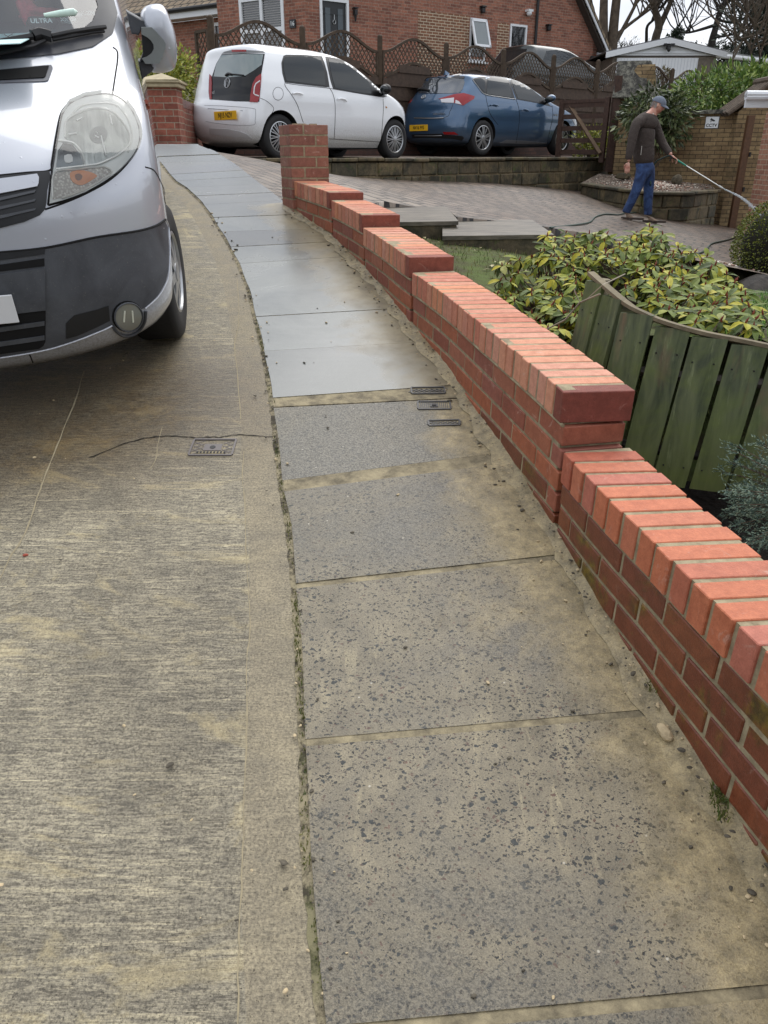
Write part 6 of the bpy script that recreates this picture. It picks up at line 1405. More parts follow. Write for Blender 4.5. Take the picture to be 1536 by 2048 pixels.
# things lying on the dashboard
M['pouchred']=simple('red_pouch',S(230,84,104),.5,var=.3,scale=30,bump=.6,bd=.01); M['pouchblack']=simple('black_pouch',S(40,42,46),.3,var=.3,scale=30,bump=.6,bd=.01)
M['clearbag']=thinglass('clear_bag',(.8,.86,.86,1),.18,.2); M['palegreen']=simple('pale_tube',S(214,238,226),.4,var=.1); M['inkwhite']=MT('print_white',S(235,240,240)).m
def dpl(px,py,z): 
    d=V.Mi.to_3x3()@ray(px,py); o=V.Mi@Vector((0,0,0)); return o+d*((z-o.z)/d.z)
def W(p): return V.M@p
def crumple(mb,c,s3,seed,amp=.25,n=3):
    r_=random.Random(seed); bm=bmesh.new(); bmesh.ops.create_icosphere(bm,subdivisions=n,radius=1); dirs=[(Vector((r_.uniform(-1,1),r_.uniform(-1,1),r_.uniform(-1,1))).normalized(),r_.uniform(3,8),r_.random()*6) for _ in range(6)]
    for v in bm.verts:
        k=1+amp*sum(math.sin(v.co.dot(d)*f_+p_) for d,f_,p_ in dirs)/3; v.co*=k
    mb.add([W(Vector((c.x+v.co.x*s3[0],c.y+v.co.y*s3[1],c.z+v.co.z*s3[2]))) for v in bm.verts],[[v.index for v in f.verts] for f in bm.faces]); bm.free()
c=dpl(95,30,1.40); b=MB(); crumple(b,c,(.05,.12,.035),1); crumple(b,c+Vector((-.02,-.09,.02)),(.05,.05,.06),2); tag(b.build('pouch',M['pouchred'],smooth=180),'crumpled red pouch behind the van windscreen','pouch')
c=dpl(85,46,1.385); b=MB(); crumple(b,c,(.03,.075,.03),4,.1); o=b.build('pouch',M['pouchblack'],smooth=180); tag(o,'small black pouch printed ULTRA on the van dashboard','pouch')
def vtext(s_,p,size,mat,parent,tilt=50): 
    Mx=V.M@Matrix.Translation(p)@Matrix.Rotation(PI/2,4,'Z')@Matrix.Rotation(R(tilt),4,'X'); t_=text('lettering',s_,size,mat,None,(0,0,0),(0,0,0),ext=.0008,bold=.0005); t_.matrix_world=Mx
    t_.parent=parent
vtext('ULTRA',c+Vector((.034,0,.01)),.032,M['inkwhite'],o)
c=dpl(150,38,1.385); b=MB(); crumple(b,c,(.04,.11,.05),7,.15); o=b.build('plastic_bag',M['clearbag'],smooth=180); tag(o,'clear plastic bag with white print on the van dashboard, nearest the pillar','bag')
vtext('XX 08',c+Vector((.05,-.03,.0)),.028,M['inkwhite'],o); vtext('K.ZM',c+Vector((.035,.07,.025)),.03,M['inkwhite'],o)
b=MB(); p0=dpl(88,31,1.44);p1=dpl(148,24,1.45); b.tube([W(p0),W(p0.lerp(p1,.5)),W(p1),W(p1+Vector((-.01,.012,0)))],[.008,.013,.015,.004],10); tag(b.build('sealant_tube',M['palegreen'],smooth=True),'pale green tube lying across the pouches on the van dashboard','tube')
b=MB(); q=[dpl(-160,76,1.37),dpl(78,64,1.368),dpl(76,68,1.366),dpl(40,86,1.362),dpl(-200,96,1.362)]; b.add([W(p) for p in q]+[W(p+Vector((0,0,-.003))) for p in q],[(0,1,2,3,4),(9,8,7,6,5)]+[(k,(k+1)%5,5+(k+1)%5,5+k) for k in range(5)]); o=b.build('paper',simple('paper_sheet',S(206,238,240),.6,var=.05)); tag(o,'pale note paper with a scribble at the foot of the van windscreen','paper')
b=MB(); b.tube([W(dpl(x,y,1.3705)) for x,y in [(-20,66),(-5,70),(5,62),(10,70),(16,73),(24,68),(26,61)]],.0015,5); b.build('scribble',M['plateink'],o)
b=MB(); b.box((-2.75,0,.24),(3.7,1.5,.12)); b.build('underside',M['rubber'],V.root)
# ---------------------------------------------------------------- ground behind the fence
def upz2(x,y):
    v=Vector((x,y))-Vector((FP(0).x,FP(0).y)); perp=v.x*(-fd.y)+v.y*fd.x
    if x<-2.9: return min(1.55,.15+.10*max(0,y-9.5)+ .05*(-2.9-x))
    return min(1.25+.05*perp,1.7)
def upm(x,y):
    v=Vector((x,y))-Vector((FP(0).x,FP(0).y)); perp=v.x*(-fd.y)+v.y*fd.x
    return (perp>.15 and x>-2.95) or (x<=-2.95 and y>10)
sheet('terrace_ground',upz2,lin(-40,40,80),lin(10,90,80),M['soil'],upm)
# ---------------------------------------------------------------- brick bungalow
M['upvc']=MT('white_window_frame',S(226,229,232),rough=.35).m
wg=MT('window_glass',S(26,32,36),rough=.04,spec=1,coat=.5); M['wglass']=wg.m
M['blackdoor']=MT('black_door_paint',S(24,28,32),rough=.35).m
m=MT('roof_tiles',rough=.85); uvn=m.n.new('ShaderNodeUVMap').outputs[0]; bt=m.n.new('ShaderNodeTexBrick'); m.L(uvn,bt.inputs['Vector']); bt.inputs['Scale'].default_value=1; bt.inputs['Brick Width'].default_value=.3; bt.inputs['Row Height'].default_value=.30; bt.inputs['Mortar Size'].default_value=.035; bt.inputs['Mortar Smooth'].default_value=.8
bt.inputs['Color1'].default_value=S(138,122,98); bt.inputs['Color2'].default_value=S(118,102,82); bt.inputs['Mortar'].default_value=S(44,40,36); f=m.noise(uvn,8,5,.7); m.col(m.mix(.5,bt.outputs[0],m.ramp(f,[(.3,.2),(.7,.75)]),'OVERLAY')); m.bump(m.math('SUBTRACT',f,bt.outputs['Fac']),1,.03); M['rooftile']=m.m
hp=lambda s_,o=0:Vector((-1.34+.821*s_+.571*o,24.7+.571*s_-.821*o,0))   # o>0 : in front of the wall
A2=math.atan2(.571,.821); C_=hp(-.92)
house=empty('brick_house',(C_.x,C_.y,1.6)); tag(house,'red brick bungalow with black front door and steep white-edged gable behind the fence','house')
def frame_window(s0,s1,z0,z1,fn,ang,cols=1,name='window',trans=None,fw=.06,parent=None,glass=None,blind=False,out=.02):
    mb=MB(); w_=s1-s0; c=(s0+s1)/2
    def bx(a,b,c0,c1,d=.07): p=fn((a+b)/2,out-.02); mb.box((p.x,p.y,(c0+c1)/2),(b-a,d,c1-c0),rz=ang)
    bx(s0,s1,z1-fw,z1); bx(s0,s1,z0,z0+fw); 
    for k in range(cols+1): x=s0+(w_-fw)*k/cols; bx(x,x+fw,z0+fw,z1-fw)
    if trans: bx(s0+fw,s1-fw,trans-fw/2,trans+fw/2,.065)
    for k in range(cols):
        a=s0+(w_-fw)*k/cols+fw; b_=s0+(w_-fw)*(k+1)/cols; 
        mb2=.035; 
    p=fn(c,.06); 
    o=mb.build(name,M['upvc'],parent or house,world=True)
    g=MB(); p=fn(c,-.03); g.box((p.x,p.y,(z0+z1)/2),(w_-.04,.02,z1-z0-.04),rz=ang); g.build('pane',glass or M['wglass'],o)
    sl_=MB(); p=fn(c,.06); sl_.box((p.x,p.y,z0-.03),(w_+.1,.14,.05),rz=ang); sl_.build('sill',M['upvc'],o)
    if blind:
        bb=MB(); z=z0+.1
        while z<z1-.08: p=fn(c,-.012); bb.box((p.x,p.y,z),(w_-.1,.01,.022),rz=ang); z+=.055
        bb.build('blind',simple('grey_blind',S(150,150,150),.6,var=.05),o)
    return o
ub=UB(); q0=hp(-.92);q1=hp(10.55); s0=.92
ub.wall(q0,q1,.8,3.45,.25,[(s0-.48,s0+.44,1.5,3.45),(s0+4.81,s0+5.46,2.75,3.45),(s0+6.46,s0+7.18,2.7,3.45)])
# gable part above 3.45
ub2=[(0,3.45),(11.47,3.45),(5.2,9.7),(0,9.7)]
def gp_(s_,z,o=0): p=hp(s_-.92,o); return (p.x,p.y,z)
def gq(a,b,c,d): ub.quad([gp_(*q) for q in(a,b,c,d)],[a,b,c,d])
xs_=[0,.44,1.36,5.73,6.38,7.38,8.10,9.6,11.45]
tops={.44:3.79,5.73:3.76,7.38:3.73}
for a,b in zip(xs_[:-1],xs_[1:]):
    zt=lambda s_:3.42+(11.47-s_)*1.03
    z0=tops.get(a,3.45) if a in(.44,5.73,7.38) else 3.45
    gq((a,z0),(b,z0),(b,min(zt(b),9)),(a,min(zt(a),9)))
ub.build('wall',M['house'],house)
for (a,b,z0,z1) in((2.83,4.79,2.2,3.80),(5.93,6.42,2.3,3.72)):
    ub=UB()
    ub.quad([(lambda p:(p.x,p.y,z))(hp(s_,.006)) for s_,z in((a,z0),(b,z0),(b,z1),(a,z1))],[(a,z0),(b,z0),(b,z1),(a,z1)])
    ub.build('repointed_patch',M['house2'],house)
# left facade (front bay)
ld=Vector((-.84,.54,0)).normalized(); ln=Vector((-ld.y,ld.x,0)); ln=ln if ln.y<0 else -ln
lp=lambda s_,o=0:Vector((C_.x,C_.y,0))+ld*s_+ln*o; AL=math.atan2(-ld.y,-ld.x)
ub=UB(); e=lp(3.15); ub.wall((e.x,e.y),(C_.x,C_.y),.8,6.5,.25,[(3.15-2.3,3.15-.72,1.75,3.92)]); ub.build('bay_wall',M['house'],house)
frame_window(.72,2.3,1.75,3.92,lp,AL,2,trans=3.12,blind=True,fw=.09)
o=frame_window(-.48,.44,1.5,3.82,hp,A2,1,name='door_frame',fw=.075,glass=M['blackdoor'])
b=MB()
for s_ in(-.22,.18):
    p=hp(s_,-.012); b.box((p.x,p.y,3.05),(.16,.01,1.1),rz=A2)
b.build('door_glass',MT('leaded_glass',S(70,80,86),rough=.15).m,o)
b=MB(); p=hp(-.02,.0); b.tube([p+Vector((.045*math.cos(a)*.82,.045*math.cos(a)*.57,3.28+.05*math.sin(a))) for a in [k*PI/6 for k in range(13)]],.009,6); b.tube([p+Vector((0,0,3.33)),p+Vector((0,0,3.45))],.014,6); b.build('knocker',M['alloy'],o)
frame_window(4.81,5.46,2.62,3.76,hp,A2,1,trans=2.95)
wsh=MB(); 
p=hp(5.135,.16); Mx=Matrix.Translation((p.x,p.y,3.36))@Matrix.Rotation(A2,4,'Z')@Matrix.Rotation(R(-19),4,'X')
for c_,s3 in(((0,0,.36),(.64,.05,.07)),((0,0,-.36),(.64,.05,.07)),((-.285,0,0),(.07,.05,.79)),((.285,0,0),(.07,.05,.79))):
    wsh.box((0,0,0),s3,M=Mx@Matrix.Translation(c_))
o=wsh.build('open_sash',M['upvc'],house,world=True); b=MB(); b.box((0,0,0),(.56,.015,.68),M=Mx); b.build('pane',MT('obscure_glass',S(120,128,130),rough=.1,coat=.6).m,o)
frame_window(6.46,7.18,2.6,3.73,hp,A2,1,trans=2.88)
def fx(name,fn): b=MB(); fn(b); return b.build(name,M['black'],house,world=True)
def dpipe(b):
    p=hp(7.55,.06); b.tube([(p.x,p.y,1.0),(p.x,p.y,6)],.045,8)
fx('down_pipe',dpipe)
def wl(b):
    for s_,z in((.62,3.55),):
        p=hp(s_,.08); b.box((p.x,p.y,z),(.09,.1,.12),rz=A2); b.box((p.x,p.y,z+.1),(.12,.13,.03),rz=A2); b.tube([(p.x,p.y,z-.05),(p.x,p.y,z-.22)],[.05,.02],6)
fx('wall_lantern',wl)
for s_,z in((5.25,3.98),(8.1,3.72)):
    def sl2(b,s_=s_,z=z): p=hp(s_,.07); b.box((p.x,p.y,z),(.13,.12,.14),rz=A2,bev=.02); b.box((p.x,p.y,z+.09),(.16,.14,.04),rz=A2)
    fx('wall_light',sl2)
b=MB(); p=hp(7.15,.1); blob(b,(p.x,p.y,4.05),(.09,.09,.08),2); b.box((p.x,p.y,4.12),(.2,.16,.06),rz=A2); b.build('security_camera',M['upvc'],house,world=True,smooth=True)
b=MB(); p=lp(.42,.03); b.box((p.x,p.y,3.2),(.2,.03,.2),rz=AL); o=b.build('number_plaque',M['blackdoor'],house,world=True)
t_=text('number','16',.15,M['inkwhite'],None,(0,0,0),(0,0,0),ext=.002); t_.matrix_world=Matrix.Translation(lp(.42,.05)+Vector((0,0,3.2)))@Matrix.Rotation(AL,4,'Z')@Matrix.Rotation(PI/2,4,'X'); t_.parent=o
# gable verge, barge board, roof edge
b=MB()
def vp(s_,z,o): p=hp(s_-.92,o); return Vector((p.x,p.y,z))
za=lambda s_:3.42+(11.47-s_)*1.03
slab(b,[vp(11.9,za(11.9)-.02,.28),vp(11.9,za(11.9)+.2,.28),vp(6,za(6)+.2,.28),vp(6,za(6)-.02,.28)],.04); b.build('barge_board',M['upvc'],house,world=True)
b=MB(); slab(b,[vp(11.75,za(11.75)-.1,.0),vp(11.75,za(11.75)-.1,.27),vp(6,za(6)-.1,.27),vp(6,za(6)-.1,.0)],.02); b.build('soffit',simple('dark_soffit',S(70,64,58),.8),house,world=True)
ub=UB(); qs=[vp(12.05,za(12.05)+.22,.33),vp(6,za(6)+.22,.33),vp(6,za(6)+.22,-7),vp(12.05,za(12.05)+.22,-7)]; ub.quad(qs,[(0,0),(8.6,0),(8.6,7.3),(0,7.3)]); ub.quad([q-Vector((0,0,.14)) for q in qs][::-1],[(0,0),(8.6,0),(8.6,7.3),(0,7.3)]); ub.quad([qs[0]-Vector((0,0,.14)),qs[1]-Vector((0,0,.14)),qs[1],qs[0]],[(0,0),(8,0),(8,.1),(0,.1)]); ub.quad([qs[3]-Vector((0,0,.14)),qs[0]-Vector((0,0,.14)),qs[0],qs[3]],[(0,0),(8,0),(8,.1),(0,.1)]); ub.build('roof',M['rooftile'],house)
ub=UB(); r0=hp(10.55);r1=hp(10.55,-7); ub.wall((r0.x,r0.y),(r1.x,r1.y),.8,3.5,.2); ub.build('side_wall',M['house'],house)
b=MB(); a=vp(11.75,za(11.75)-.02,.1); b.box((a.x,a.y,a.z-.0),(.34,.5,.2),rz=A2); b.build('eaves_box',M['upvc'],house,world=True)
b=MB(); a=vp(11.55,za(11.7)-.12,.12); c=vp(11.15,3.05,.1); d=vp(11.15,.9,.1); b.tube([a,a-Vector((0,0,.15)),c,d],.055,8); b.build('down_pipe',M['black'],house,world=True)
# ---------------------------------------------------------------- neighbouring bungalow on the left
o0=Vector((-4.35,26.9,0)); np_=lambda s_,o=0:o0+ld*s_+ln*o
h2=empty('brick_house',(o0.x,o0.y,1.5)); tag(h2,'left-hand brick bungalow with low brown tiled roof and white fascia above the van mirror','house')
ub=UB(); e=np_(11); st_=np_(-.6); ub.wall((e.x,e.y),(st_.x,st_.y),.8,3.75,.25,[(11-1.0,11-.05,2.6,3.62),(11-6.4,11-4.4,2.3,3.4)]); ub.build('wall',M['house'],h2)
frame_window(.05,1.0,2.6,3.62,np_,AL,1,parent=h2,trans=None,fw=.09); frame_window(4.4,6.4,2.3,3.4,np_,AL,2,parent=h2,fw=.09)
b=MB(); c=np_(5.2,.42); b.box((c.x,c.y,3.86),(11.6,.03,.2),rz=AL); b.build('fascia',M['upvc'],h2,world=True)
b=MB(); c0=np_(-.6,.5); c1=np_(11,.5); b.tube([(c0.x,c0.y,3.97),(c1.x,c1.y,3.97)],.06,8); b.build('gutter',M['black'],h2,world=True)
b=MB(); c=np_(5.2,.2); b.box((c.x,c.y,3.765),(11.6,.42,.02),rz=AL); b.build('soffit',M['upvc'],h2,world=True)
ub=UB(); a=np_(-.6,.5);c=np_(11,.5);d=np_(11,-6);e=np_(-.6,-6); ub.quad([(a.x,a.y,3.98),(e.x,e.y,8.2),(d.x,d.y,8.2),(c.x,c.y,3.98)],[(0,0),(0,7.7),(11.6,7.7),(11.6,0)]); ub.build('roof',M['rooftile'],h2)
# ---------------------------------------------------------------- white garage
g=empty('garage',(8.6,28,1)); tag(g,'white-fronted garage with shallow gable roof and security light beyond the fence','garage')
gx0,gx1,gy=7.05,10.6,28.0; gz0,gz1=2.84,3.21; gm=(gx0+gx1)/2+.02
b=MB(); b.box(((gx0+gx1)/2,gy+3,1.6),(gx1-gx0-.3,6,2.4)); b.build('wall',simple('garage_render',S(120,112,102),.9),g,world=True)
b=MB(); slab(b,[(gx0+.25,gy-.05,gz0-.02),(gx1-.25,gy-.05,gz0-.02),(gm+.0,gy-.05,gz1-.08),(gm-.01,gy-.05,gz1-.08)],-.05); 
for k in range(4): z=gz0+.1*k+.04; w_=(gx1-gx0-.6)*(1-k*.25); b.box((gm,gy-.07,z),(w_,.03,.012))
b.build('gable',M['upvc'],g,world=True)
b=MB(); b.box((gm-.25,gy-.06,1.75),(2.55,.06,2.0)); 
b.build('garage_door',M['upvc'],g,world=True)
b=MB()
for k in range(26): b.box((gm-1.5+.1*k,gy-.095,1.75),(.012,.012,1.98))
b.build('door_ribs',simple('door_rib',S(206,210,214),.4,var=0),g,world=True)
b=MB()
slab(b,[(gx0-.12,gy-.2,gz0-.1),(gx0-.12,gy-.2,gz0+.06),(gm,gy-.2,gz1+.08),(gm,gy-.2,gz1-.08)],.05); slab(b,[(gx1+.12,gy-.2,gz0-.1),(gx1+.12,gy-.2,gz0+.06),(gm+.002,gy-.2,gz1+.08),(gm+.002,gy-.2,gz1-.08)],-.05); b.build('barge_board',M['upvc'],g,world=True)
b=MB(); slab(b,[(gx0-.12,gy-.14,gz0+.05),(gm,gy-.14,gz1+.07),(gm,gy+6,gz1+.07),(gx0-.12,gy+6,gz0+.05)],.04); slab(b,[(gx1+.12,gy-.14,gz0+.05),(gx1+.12,gy+6,gz0+.05),(gm,gy+6,gz1+.07),(gm,gy-.14,gz1+.07)],.04); b.build('roof',simple('felt_roof',S(96,96,98),.8),g,world=True)
b=MB(); b.box((gm,gy-.2,3.02),(.1,.14,.1)); b.box((gm-.1,gy-.26,3.08),(.13,.08,.08),rz=.5); b.box((gm+.1,gy-.26,3.08),(.13,.08,.08),rz=-.5); blob(b,(gm,gy-.27,2.95),(.05,.05,.06),2); b.build('security_light',M['black'],g,world=True)
sh=empty('outbuilding',(11,28.5,1)); tag(sh,'low grey outbuilding with a white gutter running off to the right of the garage','outbuilding')
b=MB(); b.box((13.6,30.6,1.6),(7,.3,2.3),rz=.55); b.build('wall',M['mslate'],sh,world=True)
b=MB(); b.tube([(10.5,28.3,2.86),(12.3,29.5,2.86),(16.5,32.2,2.86)],.07,8); b.build('gutter',M['upvc'],sh,world=True)
b=MB(); slab(b,[(10.5,28.4,2.9),(16.5,32.2,2.9),(14.9,34.8,3.5),(9.2,31,3.5)],.05); b.build('roof',simple('grey_felt',S(104,106,104),.8),sh,world=True)
b=MB(); b.box((6.5,29.6,2.0),(2.2,.08,1.62),rz=-.05); tag(b.build('board_fence',M['fence2']),'dark brown board fence between the bungalow gable and the white garage','fence')
# near pink brick corner and white gutter at the right edge
ub=UB(); n0=PY(1506,440,12.0); t0=PY(1520,222,12.0); root=empty('brick_building',(n0.x,12.0,-1.4)); tag(root,'corner of a pinkish brick building with white gutter at the right edge','building')
ub.wall((6.18,9.3),(9.4,9.5),-1.9,.62,.3); ub.wall((6.18,14.0),(6.18,9.3),-1.9,.62,.3) ; ub.build('wall',M['pinkbrick'],root)
b=MB(); 
for z,r_ in((.84,.05),(.80,.045)): b.tube([(5.55,13.4,z),(8,13.5,z)],r_,8); b.tube([(5.95,13.4,z),(5.95,9.3,z)],r_,8)
b.box((6.8,13.5,.72),(2.4,.05,.12)); b.build('gutter',M['upvc'],root,world=True)
b=MB(); slab(b,[(5.95,9.2,.86),(5.95,13.5,.86),(7.6,13.5,1.7),(7.6,9.2,1.7)],.04); b.build('roof',M['tile'],root,world=True)
p=PY(1512,385,17.5); b=MB(); b.prism([(p.x-.12,17.4),(p.x+.25,17.4),(p.x+.3,17.5),(p.x-.12,17.5)],-1.3,p.z+.55); tag(b.build('white_board',simple('white_board',S(214,216,214),.5)),'leaning white board glimpsed behind the brown gate post','board')
# ---------------------------------------------------------------- dark car parked by the house
f3=Vector((math.sin(R(52)),math.cos(R(52)),0)); l3=Vector((-f3.y,f3.x,0)); o3=PY(1002,120,24.6); o3.z=1.30
V=Vehicle('parked_car',Matrix(((f3.x,l3.x,0,o3.x),(f3.y,l3.y,0,o3.y),(0,0,1,o3.z),(0,0,0,1))),'dark green-black car glimpsed above the trellis in front of the bungalow','car')
me=stackbody(tabB,nr=2.7); body=link_mesh('body',me,V.root,paint('dark_paint',S(34,42,42),metal=.3),smooth=True); V.setbvh(me)
V.patch('side_window',[(.75,.98),(1.05,1.30),(1.5,1.36),(2.1,1.33),(2.9,1.02)],M['carglass'],.005,.15,axis='y',mirror=True); V.patch('rear_window',[(-.6,1.0),(-.5,1.33),(.5,1.33),(.6,1.0)],M['carglass'],.005,.15,axis='x-')
for x in(.8,3.4):
    for sd in(-1,1): wheel(V,x,sd*.87,.32,.2,.225,'five',sd)
# ---------------------------------------------------------------- foliage
def leafmat(name,stops,rough=.45,trans=.15):
    m=MT(name,rough=rough); m.col(m.ramp(m.rnd(),[(p,S(*c)) for p,c in stops])); m.b.inputs['Subsurface Weight'].default_value=0
    return m.m
def leaf(mb,p,d,n,l,w_,droop=.15,mi=0,fold=.25):
    d=d.normalized(); s_=d.cross(n); 
    if s_.length<1e-5: s_=d.orthogonal()
    s_.normalize(); n=s_.cross(d).normalized(); V_=[]
    pr=[(0,.12),(.3,.8),(.6,1),(.85,.6),(1,.05)]
    for t,ww in pr:
        c=p+d*l*t-n*(droop*l*t*t); V_+= [c-s_*w_/2*ww+n*fold*w_*ww*.5,c,c+s_*w_/2*ww+n*fold*w_*ww*.5]
    F=[]
    for i in range(4):
        for k in(0,1): F.append((i*3+k,i*3+k+1,(i+1)*3+k+1,(i+1)*3+k))
    mb.add(V_,F,mi)
def quickleaf(mb,p,d,l,w_,mi=0):
    s_=d.orthogonal().normalized(); s_=Matrix.Rotation(random.random()*6.28,3,d)@s_; n=d.cross(s_)
    mb.add([p,p+d*l*.5+s_*w_/2-n*l*.05,p+d*l-n*l*.2,p+d*l*.5-s_*w_/2-n*l*.05],[(0,1,2,3)],mi)
def rv(r_): 
    while True:
        v=Vector((r_.uniform(-1,1),r_.uniform(-1,1),r_.uniform(-1,1)))
        if .05<v.length<=1: return v
def cloud(name,label,cat,c,rad,n,l,w_,mat,seed,stemm,clump=14,up=.3,whorl=False,fullness=.55,base=None,grp=None):
    r_=random.Random(seed); random.seed(seed); root=empty(name,(c[0],c[1],base if base is not None else c[2]-rad[2])); tag(root,label,cat,grp)
    mb=MB(); sm_=MB(); C_=Vector(c); cl=[]
    for k in range(clump):
        v=rv(r_).normalized()*r_.uniform(.55,1.0); cl.append((Vector((v.x*rad[0],v.y*rad[1],v.z*rad[2])),r_.uniform(.25,.5)))
    b0=Vector((c[0],c[1],base if base is not None else c[2]-rad[2]))
    for q,_ in cl:
        e=C_+q*.9; mid=(b0+e)/2+Vector((r_.uniform(-.05,.05),r_.uniform(-.05,.05),0)); sm_.tube([b0,mid,e],[.02,.012,.004],5,cap=False)
    k=0
    while k<n:
        q,rr=cl[r_.randrange(len(cl))]; v=rv(r_); v=v.normalized()*(v.length**.4); p=C_+q*fullness*1.3+Vector((v.x*rad[0],v.y*rad[1],v.z*rad[2]))*rr*1.25
        d=(v+Vector((0,0,up))+rv(r_)*.5).normalized()
        quickleaf(mb,p,d,l*r_.uniform(.6,1.2),w_*r_.uniform(.7,1.2)); k+=1
    mb.build('foliage',mat,root,world=True,recalc=False); sm_.build('stems',stemm,root,world=True); return root
M['stem']=simple('brown_stem',S(76,62,48),.8,var=.3)
g1=leafmat('fern_leaves',[(0,(60,86,38)),(.4,(92,122,54)),(.8,(132,154,74)),(1,(160,170,96))]); g2=leafmat('laurel_leaves',[(0,(40,52,32)),(.5,(70,84,48)),(.85,(104,116,72)),(1,(150,154,112))],.35); g3=leafmat('yellow_green_leaves',[(0,(86,104,40)),(.5,(140,148,54)),(1,(186,184,84))]); g4=leafmat('box_leaves',[(0,(52,64,20)),(.5,(98,108,36)),(1,(142,146,58))],.4); g5=leafmat('conifer_leaves',[(0,(24,34,28)),(.6,(44,56,44)),(1,(66,80,62))])
cloud('fern_bush','bright ferny green bush spilling over the buff brick wall','bush',(7.15,17.7,1.02),(1.55,.8,.75),9000,.13,.045,g1,41,M['stem'],26,.2,base=.2)
cloud('laurel_bush','dark glossy shrub growing up the buff wall behind the man','bush',(5.1,16.4,.62),(.70,.38,.52),2600,.14,.045,g2,42,M['stem'],18,-.35,base=-.45)
cloud('garden_bush','yellow-green bush behind the capped brick pier','bush',(-3.55,14.1,1.0),(.62,.6,.66),5200,.07,.035,g3,43,M['stem'],16,base=.3)
cloud('yellow_bush','small yellow-leaved plant seen through the five-bar gate','bush',(4.5,18.9,.2),(.7,.25,.38),900,.12,.04,g3,44,M['stem'],8,base=-.2)
cloud('hanging_plant','withered plant drooping over the last fence post','plant',(8.15,25.6,2.05),(.25,.2,.25),260,.14,.03,leafmat('dry_leaves',[(0,(70,64,40)),(1,(130,120,84))]),45,M['stem'],5,-.5,base=1.7)
p=PT(1556,494,7.3); r_=random.Random(3); root=empty('box_ball',(p.x,p.y,p.z-.45)); tag(root,'round clipped box bush at the right edge above the dark stones','bush'); mb=MB()
for k in range(9000):
    v=rv(r_).normalized(); rr=.40*(.86+.16*r_.random()+.035*math.sin(v.x*9+1)*math.sin(v.y*8)*math.sin(v.z*10)); q=p+Vector((v.x*rr,v.y*rr,v.z*rr*1.08)); quickleaf(mb,q,(v+rv(r_)*.8).normalized(),.022,.013)
mb.build('foliage',g4,root,world=True,recalc=False); b=MB(); blob(b,p,(.33,.33,.36),3); b.tube([(p.x,p.y,p.z-.6),p],.03,8); b.build('branches',simple('dark_twigs',S(30,28,18),.9),root,world=True,smooth=60)
# blue-green juniper at the right edge
jm=leafmat('juniper_needles',[(0,(52,74,66)),(.5,(92,116,102)),(1,(146,160,134))],.6); jb=PT(1660,1075,2.62); root=empty('juniper',tuple(jb)); tag(root,'blue-green feathery juniper at the right edge beyond the low wall','shrub'); mb=MB(); sm_=MB(); r_=random.Random(8)
for k in range(70):
    tgt=PT(r_.uniform(1440,1640),r_.uniform(885,1100),r_.uniform(2.35,3.0)); 
    if tgt.x/ (tgt.y*CP-tgt.z*SP) <(1450-768)/FPX and r_.random()<.6: continue
    mid=(jb+tgt)/2+Vector((0,0,.05)); pts=curve([jb,mid,tgt],8); sm_.tube(pts,[.004*(1-i/len(pts))+.001 for i in range(len(pts))],4,cap=False)
    for i,q in enumerate(pts[5:]):
        t=(pts[min(i+6,len(pts)-1)]-pts[i+4]).normalized()
        for j in range(3):
            d=(t*.9+rv(r_)*.8).normalized(); e=q+d*r_.uniform(.02,.05)
            for u in range(9):
                c=q.lerp(e,u/8); dd=(d+rv(r_)*.7).normalized(); quickleaf(mb,c,dd,.011,.0035)
mb.build('foliage',jm,root,world=True,recalc=False); sm_.build('stems',M['stem'],root,world=True)
